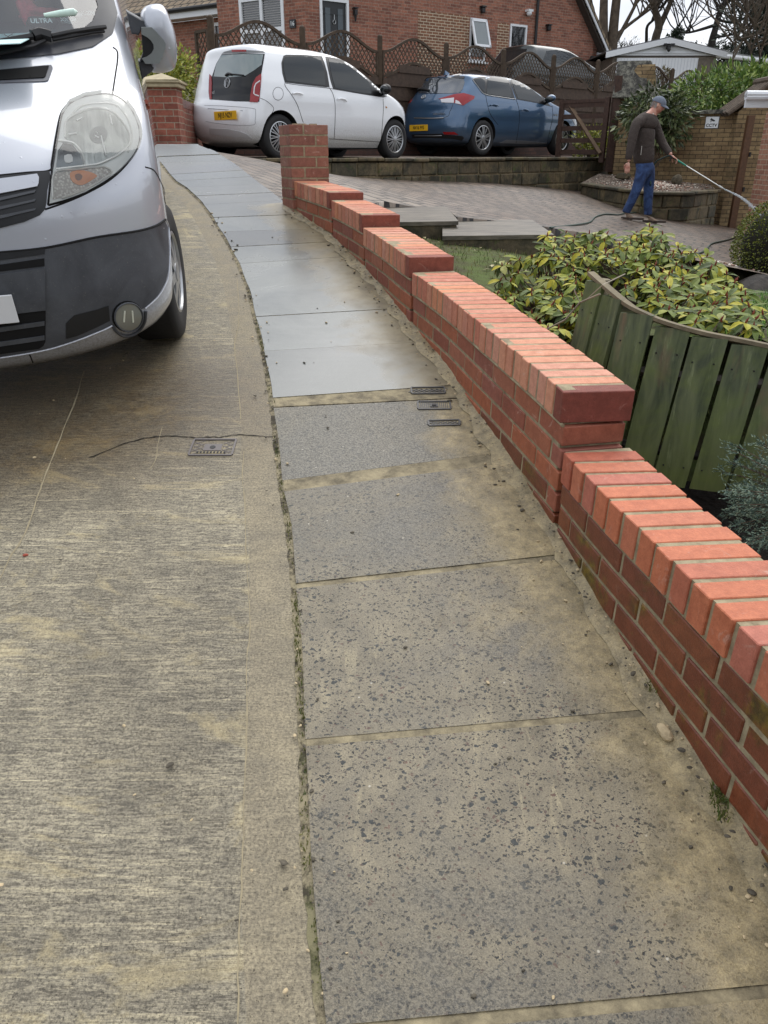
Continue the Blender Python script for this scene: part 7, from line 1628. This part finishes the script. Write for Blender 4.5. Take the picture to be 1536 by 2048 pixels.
# rhododendrons
rm=MT('rhododendron_leaves',rough=.6,spec=.3); rr_=rm.rnd(); vein=rm.noise(rm.coord(),55,3,.6); c=rm.ramp(rr_,[(0,S(48,62,24)),(.25,S(76,92,34)),(.5,S(106,120,42)),(.7,S(138,142,42)),(.85,S(168,158,42)),(.95,S(104,118,60)),(1,S(160,160,96))]); c=rm.mix(.35,c,rm.ramp(vein,[(.35,.3),(.65,.72)]),'OVERLAY'); rm.col(c); rm=rm.m
bud=simple('red_bud',S(128,58,44),.5,var=.2)
def rhodo(label,poly,nW,depth,basept,seed,xt=None):
    r_=random.Random(seed); root=empty('rhododendron',tuple(basept)); tag(root,label,'shrub','rhododendrons beside the curved edging'); mb=MB(); sm_=MB(); bd=MB(); xs_=[p[0] for p in poly]; ys_=[p[1] for p in poly]; n=0
    def ins(x,y):
        c=False
        for i in range(len(poly)):
            a,b=poly[i],poly[i-1]
            if (a[1]>y)!=(b[1]>y) and x<(b[0]-a[0])*(y-a[1])/(b[1]-a[1])+a[0]: c=not c
        return c
    while n<nW:
        x=r_.uniform(min(xs_),max(xs_)); y=r_.uniform(min(ys_),max(ys_))
        if not ins(x,y): continue
        deep=r_.random()<.45
        t=depth(x,y)+(r_.uniform(.15,.55) if deep else r_.uniform(-.1,.12)); p=PT(x,y,t); n+=1
        ax=(Vector((r_.uniform(-.5,.5),-.25+r_.uniform(-.4,.3),1))).normalized(); a0=r_.random()*6.3; m_=r_.randint(6,9)
        o1=ax.orthogonal().normalized(); o2=ax.cross(o1); sc=r_.uniform(.75,1.2)
        for k in range(m_):
            a=a0+k*2.4; d=o1*math.cos(a)+o2*math.sin(a); rise=r_.uniform(-.55,.35); d=(d+ax*rise).normalized(); leaf(mb,p+d*.006,d,ax,r_.uniform(.05,.085)*sc,r_.uniform(.024,.036)*sc,r_.uniform(.1,.7))
        bd.tube([p,p+ax*.012,p+ax*.028],[.0035,.005,.0006],5,cap=False)
        q=Vector(basept)+Vector((r_.uniform(-.15,.15),r_.uniform(-.15,.15),0)); mid=p.lerp(q,.45)+Vector((0,0,-.05)); sm_.tube(curve([p,p-ax*.06,mid,q],3),[.0025,.003,.0035,.004,.004,.005,.005,.006,.006,.007],5,cap=False)
    mb.build('foliage',rm,root,world=True,recalc=False); sm_.build('stems',M['stem'],root,world=True); bd.build('buds',bud,root,world=True)['kind']='stuff'; return root
L1=[(985,600),(1000,530),(1050,500),(1110,492),(1190,520),(1196,560),(1185,610),(1165,640),(1170,675),(1110,680),(1085,650),(1050,640),(1015,625),(990,615)]
rhodo('yellow-green rhododendron leaning over the wall coping, left of the curved boards',L1,125,lambda x,y:3.75+(660-y)/150*.95+(1080-x)/100*.15,(1.02,4.6,-.95),51)
L2=[(1060,510),(1085,470),(1130,452),(1200,460),(1240,470),(1300,448),(1335,455),(1335,485),(1380,500),(1420,515),(1470,560),(1530,625),(1500,668),(1450,655),(1380,645),(1300,610),(1240,570),(1195,530),(1120,520)]
rhodo('larger yellow-green rhododendron with red buds spreading behind the curved boards',L2,230,lambda x,y:3.25+(660-y)/200*1.6+(1150-x)/400*.3 if x>1150 else 4.6+(520-y)/80*.6,(1.9,4.6,-.85),52)
b=MB(); tw=[PT(1075,668,3.5),PT(1130,640,3.3),PT(1160,605,3.2),PT(1200,588,3.0)]; b.tube(tw,.004,5); b.tube([PT(1160,605,3.2),PT(1150,585,3.2),PT(1148,578,3.2)],.002,5); b.tube([PT(1170,602,3.15),PT(1205,570,3.05),PT(1250,548,3.2)],.0025,5)
o=b.build('bare_twig',simple('grey_twig',S(150,140,122),.8)); tag(o,'bare grey twig reaching across the first curved board','twig')
# soft ground cover under the shrubs
# ---------------------------------------------------------------- trees
M['bark']=simple('grey_brown_bark',S(92,82,70),.9,var=.35,scale=6,bump=.8,bd=.03); M['barkdk']=simple('dark_bark',S(52,48,44),.9,var=.3,scale=6)
def grow(mb,p,d,l,r,lev,r_,curl=.25):
    n=5; pts=[p]; rads=[r]; 
    for i in range(n):
        d=(d+rv(r_)*curl+Vector((0,0,.06))).normalized(); p=p+d*l/n; pts.append(p); rads.append(max(.006,r*(1-.62*(i+1)/n)))
    mb.tube(pts,rads,5 if lev>1 else 4 if lev else 3,cap=False)
    if lev<=0: return
    for k in range(3 if lev>2 else 4):
        i=r_.randint(1,n); dd=(d+rv(r_)*.95+Vector((0,0,.15))).normalized(); grow(mb,pts[i],dd,l*r_.uniform(.45,.75),max(.008,rads[i]*.6),lev-1,r_,curl)
def tree(label,y,paths,seed,lev=3,mat=None,ivy=None,grp='bare winter trees behind the garage'):
    r_=random.Random(seed); b0=PY(*paths[0][0][:2],y); root=empty('bare_tree',(b0.x,b0.y,b0.z-2)); tag(root,label,'tree',grp); tr_=MB(); cr_=MB()
    for path in paths:
        P_=[PY(a,b,y+(c2 if len(q)>3 else 0)) for q in path for a,b,c2 in[(q[0],q[1],q[3] if len(q)>3 else 0)]]; R_=[q[2] for q in path]
        Q_=curve(P_,4); RR=[.66*float(np.interp(i/(len(Q_)-1)*(len(R_)-1),range(len(R_)),R_)) for i in range(len(Q_))]
        tr_.tube(Q_,RR,9,cap=False)
        for k in range(len(Q_)//2,len(Q_)):
            for _ in range(2):
                if r_.random()<.8: grow(cr_,Q_[k],(Vector((r_.uniform(-1,1),r_.uniform(-.5,.5),r_.uniform(.2,1.1)))).normalized(),r_.uniform(1.6,3.2),max(.03,RR[k]*.35),lev-1,r_)
    tr_.build('trunk',mat or M['bark'],root,world=True,smooth=60); cr_.build('crown',mat or M['bark'],root,world=True,recalc=False); return root
tree('twin-trunked grey bare tree right of the bungalow gable',36,[[(1208,140,.34),(1207,60,.28),(1208,0,.24),(1212,-80,.18),(1216,-160,.08)],[(1222,140,.38),(1226,70,.30),(1233,0,.26),(1245,-90,.18),(1240,-170,.06)],[(1228,90,.14),(1250,50,.12),(1275,0,.09),(1300,-60,.04)],[(1232,70,.1),(1270,40,.09),(1310,12,.05)]],61)
tree('bare tree trunk leaning behind the bungalow roof edge',38,[[(1188,110,.24),(1184,30,.22),(1178,0,.2),(1170,-90,.12),(1160,-150,.05)]],62)
tree('forked bare tree rising directly behind the garage apex',37,[[(1306,110,.30),(1312,75,.26),(1318,50,.24),(1310,20,.18),(1306,0,.17),(1312,-80,.1),(1310,-140,.04)],[(1316,60,.2),(1330,30,.17),(1342,0,.14),(1352,-60,.08),(1360,-110,.03)]],63)
tree('thin dark crooked tree left of the forked one',37.5,[[(1293,110,.1),(1293,75,.1),(1295,52,.09),(1310,36,.07),(1318,10,.05),(1325,-30,.03)]],64,2,M['barkdk'])
tree('dark leaning bare tree with a long low limb, right of the garage roof',35,[[(1420,125,.26),(1424,85,.22),(1430,60,.18),(1440,25,.17),(1455,-5,.15),(1470,-70,.09),(1480,-130,.03)],[(1436,48,.1),(1405,58,.08),(1372,66,.05),(1350,62,.03)],[(1436,40,.08),(1470,45,.07),(1500,30,.05),(1530,20,.03)],[(1428,75,.08),(1460,70,.06),(1490,60,.04)]],65,3,M['barkdk'])
tree('slender bare sapling tangle in front of the outbuilding',27,[[(1500,190,.05),(1505,130,.045),(1500,90,.035),(1512,50,.02)],[(1470,180,.04),(1465,120,.03),(1478,70,.02)],[(1528,180,.04),(1520,120,.03),(1530,70,.02)]],66,3)
for k,(px,py,sc) in enumerate([(1341,80,.16),(1358,78,.2)]):
    p=PY(px,py,33); cloud('ivy_stump',['left ivy-covered stump beside the garage apex','right taller ivy-covered stump behind the garage roof'][k],'tree',(p.x,p.y,p.z-.1),(sc*1.4,sc*1.4,sc*2.6),700,.1,.06,g5,70+k,M['barkdk'],8,base=p.z-1.4,grp='ivy-covered stumps')
p=PY(1545,45,31); cloud('dark_conifer','tall dark evergreen conifer at the top right corner','tree',(p.x,p.y,p.z+.3),(1.75,1.2,2.0),9000,.22,.05,g5,72,M['barkdk'],34,-.1,base=1.5)
p=PY(1500,92,38); cloud('dark_hedge','dark clipped hedge on the skyline behind the outbuilding','hedge',(p.x,p.y,p.z-.4),(3.3,.8,.55),5000,.14,.06,g5,73,M['barkdk'],30,base=2)
p=PY(1168,95,40); cloud('distant_hedge','twiggy dark hedge between gable and garage','hedge',(p.x+1.0,p.y,p.z-.3),(2.6,.8,.6),2200,.2,.03,g5,74,M['barkdk'],20,base=2)
# trees and a hedge across the road behind the viewer: they are what the car windows mirror
r_=random.Random(90)
for k,(x,y,lb) in enumerate([(-9,-9,'big bare tree across the road behind the viewer, left'),(2,-12,'big bare tree across the road behind the viewer, middle'),(13,-7,'big bare tree across the road behind the viewer, right')]):
    root=empty('bare_tree',(x,y,street(y))); tag(root,lb,'tree','trees across the road'); a=MB(); c=MB(); z0=street(y); pts=[Vector((x,y,z0-.3)),Vector((x+.2,y,z0+3)),Vector((x-.2,y+.3,z0+6)),Vector((x,y,z0+9))]; a.tube(pts,[.4,.32,.22,.08],8); 
    for q in range(26): h=r_.uniform(2.5,8.5); grow(c,Vector((x,y,z0+h)),Vector((r_.uniform(-1,1),r_.uniform(-1,1),r_.uniform(.1,.9))).normalized(),r_.uniform(2,4),.09,2,r_)
    a.build('trunk',M['bark'],root,world=True); c.build('crown',M['bark'],root,world=True,recalc=False)
cloud('boundary_hedge','dark evergreen hedge across the road behind the viewer','hedge',(3,-9,-1.6),(12,1.2,2.4),9000,.5,.3,g5,91,M['barkdk'],60,base=-3.3)
# ---------------------------------------------------------------- the man with the hose
YM=13.2
def mp_(px,py,dy=0): return PY(px,py,YM+dy)
def skinned(J,E,name,mat,sub=2,root=0):
    me=bpy.data.meshes.new(name); keys=list(J); idx={k:i for i,k in enumerate(keys)}; me.from_pydata([tuple(J[k][0]) for k in keys],[(idx[a],idx[b]) for a,b in E],[]); o=bpy.data.objects.new(name,me); COL.objects.link(o)
    md=o.modifiers.new('skin','SKIN'); md.use_smooth_shade=True; sv=me.skin_vertices[0].data
    for k in keys: r=J[k][1]; sv[idx[k]].radius=(r,r) if not isinstance(r,tuple) else r
    sv[root].use_root=True; s2=o.modifiers.new('sub','SUBSURF'); s2.levels=sub; s2.render_levels=sub
    bpy.context.view_layer.update(); dg=bpy.context.evaluated_depsgraph_get(); dg.update(); nm=bpy.data.meshes.new_from_object(o.evaluated_get(dg)); bpy.data.objects.remove(o); return nm
skin=MT('skin',S(196,136,116),rough=.5); skin.col(skin.mix(skin.ramp(skin.noise(skin.coord(),14,4),[(.4,0),(.65,1)]),S(204,158,138),S(188,124,108))); skin=skin.m
man=empty('person',tuple(mp_(1275,438))); tag(man,'man in dark fleece, blue jeans and grey cap watering the drive with a hose lance','person')
bmM=bmesh.new()
def addme(bm,me): bm.from_mesh(me)
def limb(Pn,E,**k): return skinned(Pn,E,'tmp',skin,**k)
hipc=mp_(1289,326); chest=mp_(1289,258); nb=mp_(1303,228)
J={'pel':(hipc,.085),'sp':(mp_(1287,295),.085),'ch':(chest,.065),'nb':(nb,.07),'nk':(mp_(1309,219),.055),'hd':(mp_(1316,208),.06),
 'rs':(mp_(1273,246,-.165),.045),'re':(mp_(1263,287,-.24),.045),'rw':(mp_(1257,324,-.26),.03),
 'ls':(mp_(1308,246,.15),.045),'le':(mp_(1326,286,.10),.045),'lw':(mp_(1343,311,-.08),.028),
 'rh':(mp_(1281,338,-.07),.07),'rk':(mp_(1273,380,-.12),.06),'ra':(mp_(1251,424,-.10),.04),
 'lh':(mp_(1298,338,.07),.07),'lk':(mp_(1297,384,.08),.06),'la':(mp_(1296,428,.04),.04)}
E=[('pel','sp'),('sp','ch'),('ch','nb'),('nb','nk'),('nk','hd'),('nb','rs'),('rs','re'),('re','rw'),('nb','ls'),('ls','le'),('le','lw'),('pel','rh'),('rh','rk'),('rk','ra'),('pel','lh'),('lh','lk'),('lk','la')]
addme(bmM,skinned(J,E,'t',skin,2))
# head: ellipsoid shaped with brow, nose, chin; looking right and down
HC=mp_(1316,211); fdv=Vector((.93,-.25,-.38)).normalized(); upv=Vector((.33,-.05,.93)); upv=(upv-fdv*upv.dot(fdv)).normalized(); sdv=upv.cross(fdv)  # sdv: his left... 
def hp3(a,b,c): return HC+fdv*a+sdv*b+upv*c
hb=bmesh.new(); bmesh.ops.create_icosphere(hb,subdivisions=4,radius=1)
for v in hb.verts:
    a,b,c=v.co; f_=a*.098; s_=b*.077; u=c*.115
    if c<0: s_*=1+.35*c*.6; f_*=1+.1*c
    if a>0: 
        u_=c
        f_+= .020*math.exp(-((b/.16)**2+((c+.12)/.16)**2))*max(a,0)*1.25   # nose
        f_+= .007*math.exp(-((b/.3)**2+((c+.52)/.08)**2)) - .006*math.exp(-((b/.35)**2+((c+.43)/.04)**2)) # lips
        f_+= .012*math.exp(-((b/.35)**2+((c+.82)/.18)**2))                    # chin
        f_-= .010*math.exp(-(((abs(b)-.36)/.16)**2+((c-.12)/.12)**2))          # eye sockets
        f_+= .006*math.exp(-((c-.30)/.10)**2)*max(0,1-abs(b))
    v.co=hp3(f_,s_,u)
tm=bpy.data.meshes.new('t'); hb.to_mesh(tm); hb.free(); addme(bmM,tm)
for sg in(-1,1):
    eb=bmesh.new(); bmesh.ops.create_icosphere(eb,subdivisions=3,radius=1)
    for v in eb.verts: v.co=hp3(-.005+v.co.x*.018,sg*(.078+v.co.y*.008*1.0),-.002+v.co.z*.032)
    tm=bpy.data.meshes.new('t'); eb.to_mesh(tm); eb.free(); addme(bmM,tm)
def hand(wr_,along,palmn,curl,sc=1.0,thumbside=1,spread=.0):
    """wrist point, direction of the fingers, palm normal, curl per joint in radians"""
    al_=along.normalized(); pn=(palmn-al_*palmn.dot(al_)).normalized(); ac=al_.cross(pn)*thumbside
    L_={}; Ed=[]
    Jh={'w':(wr_,(.028,.02)),'m':(wr_+al_*.045*sc,(.036,.016)),'k':(wr_+al_*.085*sc,(.038,.014))}; addme(bmM,skinned(Jh,[('w','m'),('m','k')],'t',skin,2))
    for i,(off,ln_) in enumerate([(.030,.072),(.010,.080),(-.010,.075),(-.029,.058)]):
        p=wr_+al_*.082*sc+ac*off*sc; d=al_.copy(); Jf={'0':(p-al_*.03,.009)}; ks=['0']; a_=curl*.35
        for j,fr in enumerate((.44,.30,.26)):
            d=(al_*math.cos(a_)+pn*math.sin(a_)); p=p+d*ln_*fr*sc; Jf[str(j+1)]=(p,.0092-.0008*j); ks.append(str(j+1)); a_+=curl
        addme(bmM,skinned(Jf,list(zip(ks[:-1],ks[1:])),'t',skin,2))
    p=wr_+al_*.025*sc+ac*.026*sc; d1=(al_*.6+ac*.7+pn*.35).normalized(); d2=(al_*.8+ac*.15+pn*.7).normalized(); Jt={'a':(p-d1*.01,.012),'b':(p+d1*.035*sc,.0115),'c':(p+d1*.035*sc+d2*.03*sc,.010),'d':(p+d1*.035*sc+d2*.052*sc,.0085)}
    addme(bmM,skinned(Jt,[('a','b'),('b','c'),('c','d')],'t',skin,2))
rw=J['rw'][0]; hand(rw,Vector((-.06,-.05,-1)),Vector((.35,.6,.1)),.38,1.1,-1)
lw=J['lw'][0]; lance0=mp_(1346,315,-.10); lance1=mp_(1446,377,-.35); ldir=(lance1-lance0).normalized()
hand(lw,Vector((.75,-.2,-.55)),Vector((-.3,-.2,-.9)),.75,1.05,1)
tm=bpy.data.meshes.new('body'); bmM.to_mesh(tm); bmM.free(); bo=link_mesh('body',tm,None,skin,True); rmz=bo.modifiers.new('r','REMESH'); rmz.mode='VOXEL'; rmz.voxel_size=.006; rmz.use_smooth_shade=True
bpy.context.view_layer.update(); dg=bpy.context.evaluated_depsgraph_get(); dg.update(); nm=bpy.data.meshes.new_from_object(bo.evaluated_get(dg)); bo.modifiers.clear(); bo.data=nm; bo.parent=man; bo.matrix_parent_inverse=man.matrix_basis.inverted()
def wadd(me,name,mat,parent=man): o=link_mesh(name,me,parent,mat,True); o.matrix_parent_inverse=man.matrix_basis.inverted(); return o
fl=MT('dark_fleece',rough=.95); v=fl.coord(); fl.col(fl.mix(fl.ramp(fl.noise(v,200,3,.8),[(.35,0),(.65,1)]),S(46,40,38),S(84,74,68))); fl.bump(fl.noise(v,9,4,.6,1.2),.9,.03); fl=fl.m
Jc={'hem':(mp_(1289,334),.158),'wa':(mp_(1287,308),.156),'be':(mp_(1287,290),.160),'mid':(mp_(1287,272),.168),'ch':(mp_(1289,254),.162),'sh':(mp_(1294,240),.125),'col':(mp_(1302,228),.075),'col2':(mp_(1307,220),.066),
 'rs':(mp_(1273,246,-.165),.078),'rs2':(mp_(1268,262,-.2),.072),'re':(mp_(1263,287,-.235),.064),'re2':(mp_(1259,305,-.25),.055),'rw':(mp_(1257,321,-.26),.045),
 'ls':(mp_(1308,246,.15),.078),'ls2':(mp_(1315,264,.14),.068),'le':(mp_(1325,287,.10),.060),'le2':(mp_(1334,299,.02),.05),'lw':(mp_(1341,309,-.06),.042)}
Ec=[('hem','wa'),('wa','be'),('be','mid'),('mid','ch'),('ch','sh'),('sh','col'),('col','col2'),('sh','rs'),('rs','rs2'),('rs2','re'),('re','re2'),('re2','rw'),('sh','ls'),('ls','ls2'),('ls2','le'),('le','le2'),('le2','lw')]
Jc={k:(p,r*1.09) for k,(p,r) in Jc.items()}
wadd(skinned(Jc,Ec,'jacket',fl,2),'jacket',fl)
jn=MT('blue_denim',rough=.85); v=jn.coord(); zz_=jn.noise(v,8,4,.6,1.0); jn.col(jn.mix(jn.ramp(zz_,[(.4,0),(.7,1)]),S(30,48,84),S(58,84,130))); jn.bump(zz_,.9,.03); jn=jn.m
Jj={'w':(mp_(1289,316),.135),'p':(mp_(1289,336),.14),'rh':(mp_(1283,346,-.08),.105),'rt':(mp_(1279,362,-.1),.094),'rk':(mp_(1272,382,-.12),.08),'rc':(mp_(1263,402,-.11),.073),'ra':(mp_(1253,422,-.10),.068),'rb':(mp_(1251,427,-.10),.07),
 'lh':(mp_(1298,346,.08),.105),'lt':(mp_(1298,364,.09),.092),'lk':(mp_(1297,386,.08),.078),'lc':(mp_(1296,406,.06),.072),'la':(mp_(1296,426,.04),.067),'lb':(mp_(1296,431,.04),.07)}
Ej=[('w','p'),('p','rh'),('rh','rt'),('rt','rk'),('rk','rc'),('rc','ra'),('ra','rb'),('p','lh'),('lh','lt'),('lt','lk'),('lk','lc'),('lc','la'),('la','lb')]
wadd(skinned(Jj,Ej,'jeans',jn,2),'jeans',jn)
shm=simple('brown_suede_shoe',S(116,98,82),.8,var=.2); solem=simple('shoe_sole',S(60,48,40),.8)
for (hx,hy,tx,ty,dy) in((1250,431,1266,437,-.10),(1293,434,1315,442,.02)):
    h=mp_(hx,hy,dy); t=mp_(tx,ty,dy-.09); d=t-h; gz=min(drive(h.x,h.y),drive(t.x,t.y)); h.z=drive(h.x,h.y)+.045; t.z=drive(t.x,t.y)+.03
    me=skinned({'h':(h,(.045,.05)),'m':(h.lerp(t,.45)+Vector((0,0,.012)),(.045,.045)),'t':(h.lerp(t,.85),(.046,.032)),'e':(t+(t-h)*.05,(.035,.024)),'an':(h+Vector((0,0,.06))+(t-h)*.1,.04)},[('h','m'),('m','t'),('t','e'),('h','an')],'shoe',shm,2)
    o=wadd(me,'shoe',shm)
    b=MB(); L_=(t-h); Lh=Vector((L_.x,L_.y,0)).normalized(); nn_=Vector((-Lh.y,Lh.x,0)); pts=[]
    for a,wd in((-.05,.03),(0,.042),(.12,.04),(.2,.05),(.27,.045),(.31,.02)): pts.append(h+Lh*a+nn_*wd)
    for a,wd in((.31,.02),(.27,.045),(.2,.05),(.12,.04),(0,.042),(-.05,.03)): pts.append(h+Lh*a-nn_*wd)
    vs=[Vector((p.x,p.y,h.z-.05+(t.z-h.z)*0-.0)) for p in pts]+[Vector((p.x,p.y,h.z-.02)) for p in pts]; n=len(pts); b.add(vs,[tuple(range(n))[::-1],tuple(range(n,2*n))]+[(k,(k+1)%n,n+(k+1)%n,n+k) for k in range(n)]); b.build('sole',solem,o)
# cap, hair, collar, zips, eyes, glasses
capm=MT('grey_blue_cap',rough=.9); capm.col(capm.mix(capm.noise(capm.coord(),60,4,.7),S(84,92,106),S(124,132,146))); capm=capm.m
b=MB(); bm=bmesh.new(); bmesh.ops.create_icosphere(bm,subdivisions=4,radius=1); bmesh.ops.delete(bm,geom=[v for v in bm.verts if v.co.z<-.02],context='VERTS'); bm.verts.index_update()
b.add([hp3(v.co.x*.112-.004,v.co.y*.090,.030+v.co.z*.098) for v in bm.verts],[[v.index for v in f.verts] for f in bm.faces]); bm.free()
V_=[];n=13
for i in range(n):
    a=-PI/2*.9+PI*.9*i/(n-1)
    for rr,dz in((.0,0),(.5,-.004),(1,-.022)): V_.append(hp3(.075*math.cos(a)+.088*math.cos(a)*rr+.01,.088*math.sin(a)*(1-.12*rr),.036+dz-.012*abs(math.sin(a))))
F_=[(i*3+k,i*3+k+1,(i+1)*3+k+1,(i+1)*3+k) for i in range(n-1) for k in(0,1)]; b.add(V_,F_); b.add([v+upv*.006 for v in V_],F_); b.tube([hp3(0,0,.128),hp3(0,0,.134)],.008,8)
b.build('cap',capm,man,world=True,smooth=60,recalc=False)
b=MB(); r_=random.Random(4); hm=simple('grey_hair',S(150,146,142),.8)
for k in range(260):
    a=r_.uniform(-1,1); s_=r_.choice((-1,1)); ph=r_.uniform(PI*.55,PI*1.45); p=hp3(math.cos(ph)*.1,math.sin(ph)*.083,r_.uniform(-.04,.03)); q=p+(-upv*.02-fdv*.004)+rv(r_)*.004; b.tube([p,q],.0022,3,cap=False)
b.build('hair',hm,man,world=True)
b=MB()
for sg in(-1,1): blob(b,hp3(.072,sg*.030,.012),(.011,.011,.009),2)
b.build('eyes',MT('eye_white',S(220,216,210),rough=.2).m,man,world=True,smooth=True)
b=MB()
for sg in(-1,1): b.tube([hp3(.085,sg*.012,.014),hp3(.092,sg*.03,.02),hp3(.083,sg*.05,.014),hp3(.086,sg*.045,-.006),hp3(.09,sg*.018,-.008),hp3(.085,sg*.012,.014)],.0018,5); b.tube([hp3(.08,sg*.052,.012),hp3(.0,sg*.082,.008)],.0016,4)
b.build('glasses',M['black'],man,world=True)
b=MB(); c=mp_(1305,224)
b.tube([c+Vector((-.055,-.045,.03)),c+Vector((-.035,-.07,.0)),c+Vector((-.005,-.085,-.035))],.007,6); b.build('collar_trim',MT('pale_trim',S(214,216,206),.7).m,man,world=True)
b=MB(); b.tube([mp_(1283.5,292,-.166),mp_(1283,299,-.17),mp_(1281.5,310,-.166)],.005,5); b.build('pocket_zip',MT('zip_silver',S(190,186,178),.4).m,man,world=True)
# lance, hose and spray
b=MB(); b.tube([lance0-ldir*.06,lance0+ldir*.05],.014,8); b.tube([lance0-ldir*.02,lance0+Vector((0,0,-.08))-ldir*.05],.012,8); o=b.build('hose_lance',M['black'],smooth=True); tag(o,'long spray lance with green handle held out in the man\'s left hand','hose lance')
b=MB(); b.tube([lance0+ldir*.05,lance0+ldir*.24],[.016,.012],10); b.build('grip',MT('teal_grip',S(36,132,108),rough=.4).m,o,smooth=True)
b=MB(); b.tube([lance0+ldir*.24,lance0+ldir*.85],.0075,8); b.tube([lance0+ldir*.83,lance0+ldir*.9],.014,8); b.build('tube',MT('lance_metal',S(206,208,206),rough=.25,metal=.6).m,o,smooth=True)
wj=MT('water_spray',S(214,222,226),rough=.15); wj.b.inputs['Alpha'].default_value=.42; e0=lance0+ldir*.9; tgt=PY(1530,440,12.2); b=MB(); pts=curve([e0,e0.lerp(tgt,.5)+Vector((0,0,.06)),tgt],8)
b.tube(pts,[.006+.022*i/len(pts) for i in range(len(pts))],8); r_=random.Random(6)
for k in range(260):
    i=r_.uniform(.1,1); q=pts[int(i*(len(pts)-1))]+rv(r_)*.05*i; b.tube([q,q+(tgt-e0).normalized()*r_.uniform(.01,.04)],r_.uniform(.001,.003),4)
o=b.build('water_jet',wj.m,smooth=True); tag(o,'thin jet of water from the lance tip down to the right','water')
hm=MT('green_hose',S(40,66,58),rough=.45).m
hl_=[lance0-ldir*.06,mp_(1325,316,.05),mp_(1312,324,.15),mp_(1303,345,.22),mp_(1300,380,.28)]
gpt=[(1296,412),(1275,425),(1250,428),(1235,431),(1210,430),(1190,436),(1180,446),(1150,452),(1100,458)]
def gpd(x,y): p=Gd(x,y); p.z=drive(p.x,p.y)+.012; return p
H1=curve([*hl_]+[gpd(*q)+Vector((0,0,.02 if i<1 else 0)) for i,q in enumerate(gpt)],6); b=MB(); b.tube(H1,.011,8)
H2=curve([gpd(*q) for q in((1360,520),(1385,513),(1410,503),(1422,490),(1440,485),(1460,480),(1480,472),(1500,466))],6); b.tube(H2,.011,8)
o=b.build('garden_hose',hm,smooth=True); tag(o,'dark green garden hose trailing from the man\'s hand across the wet drive','hose')
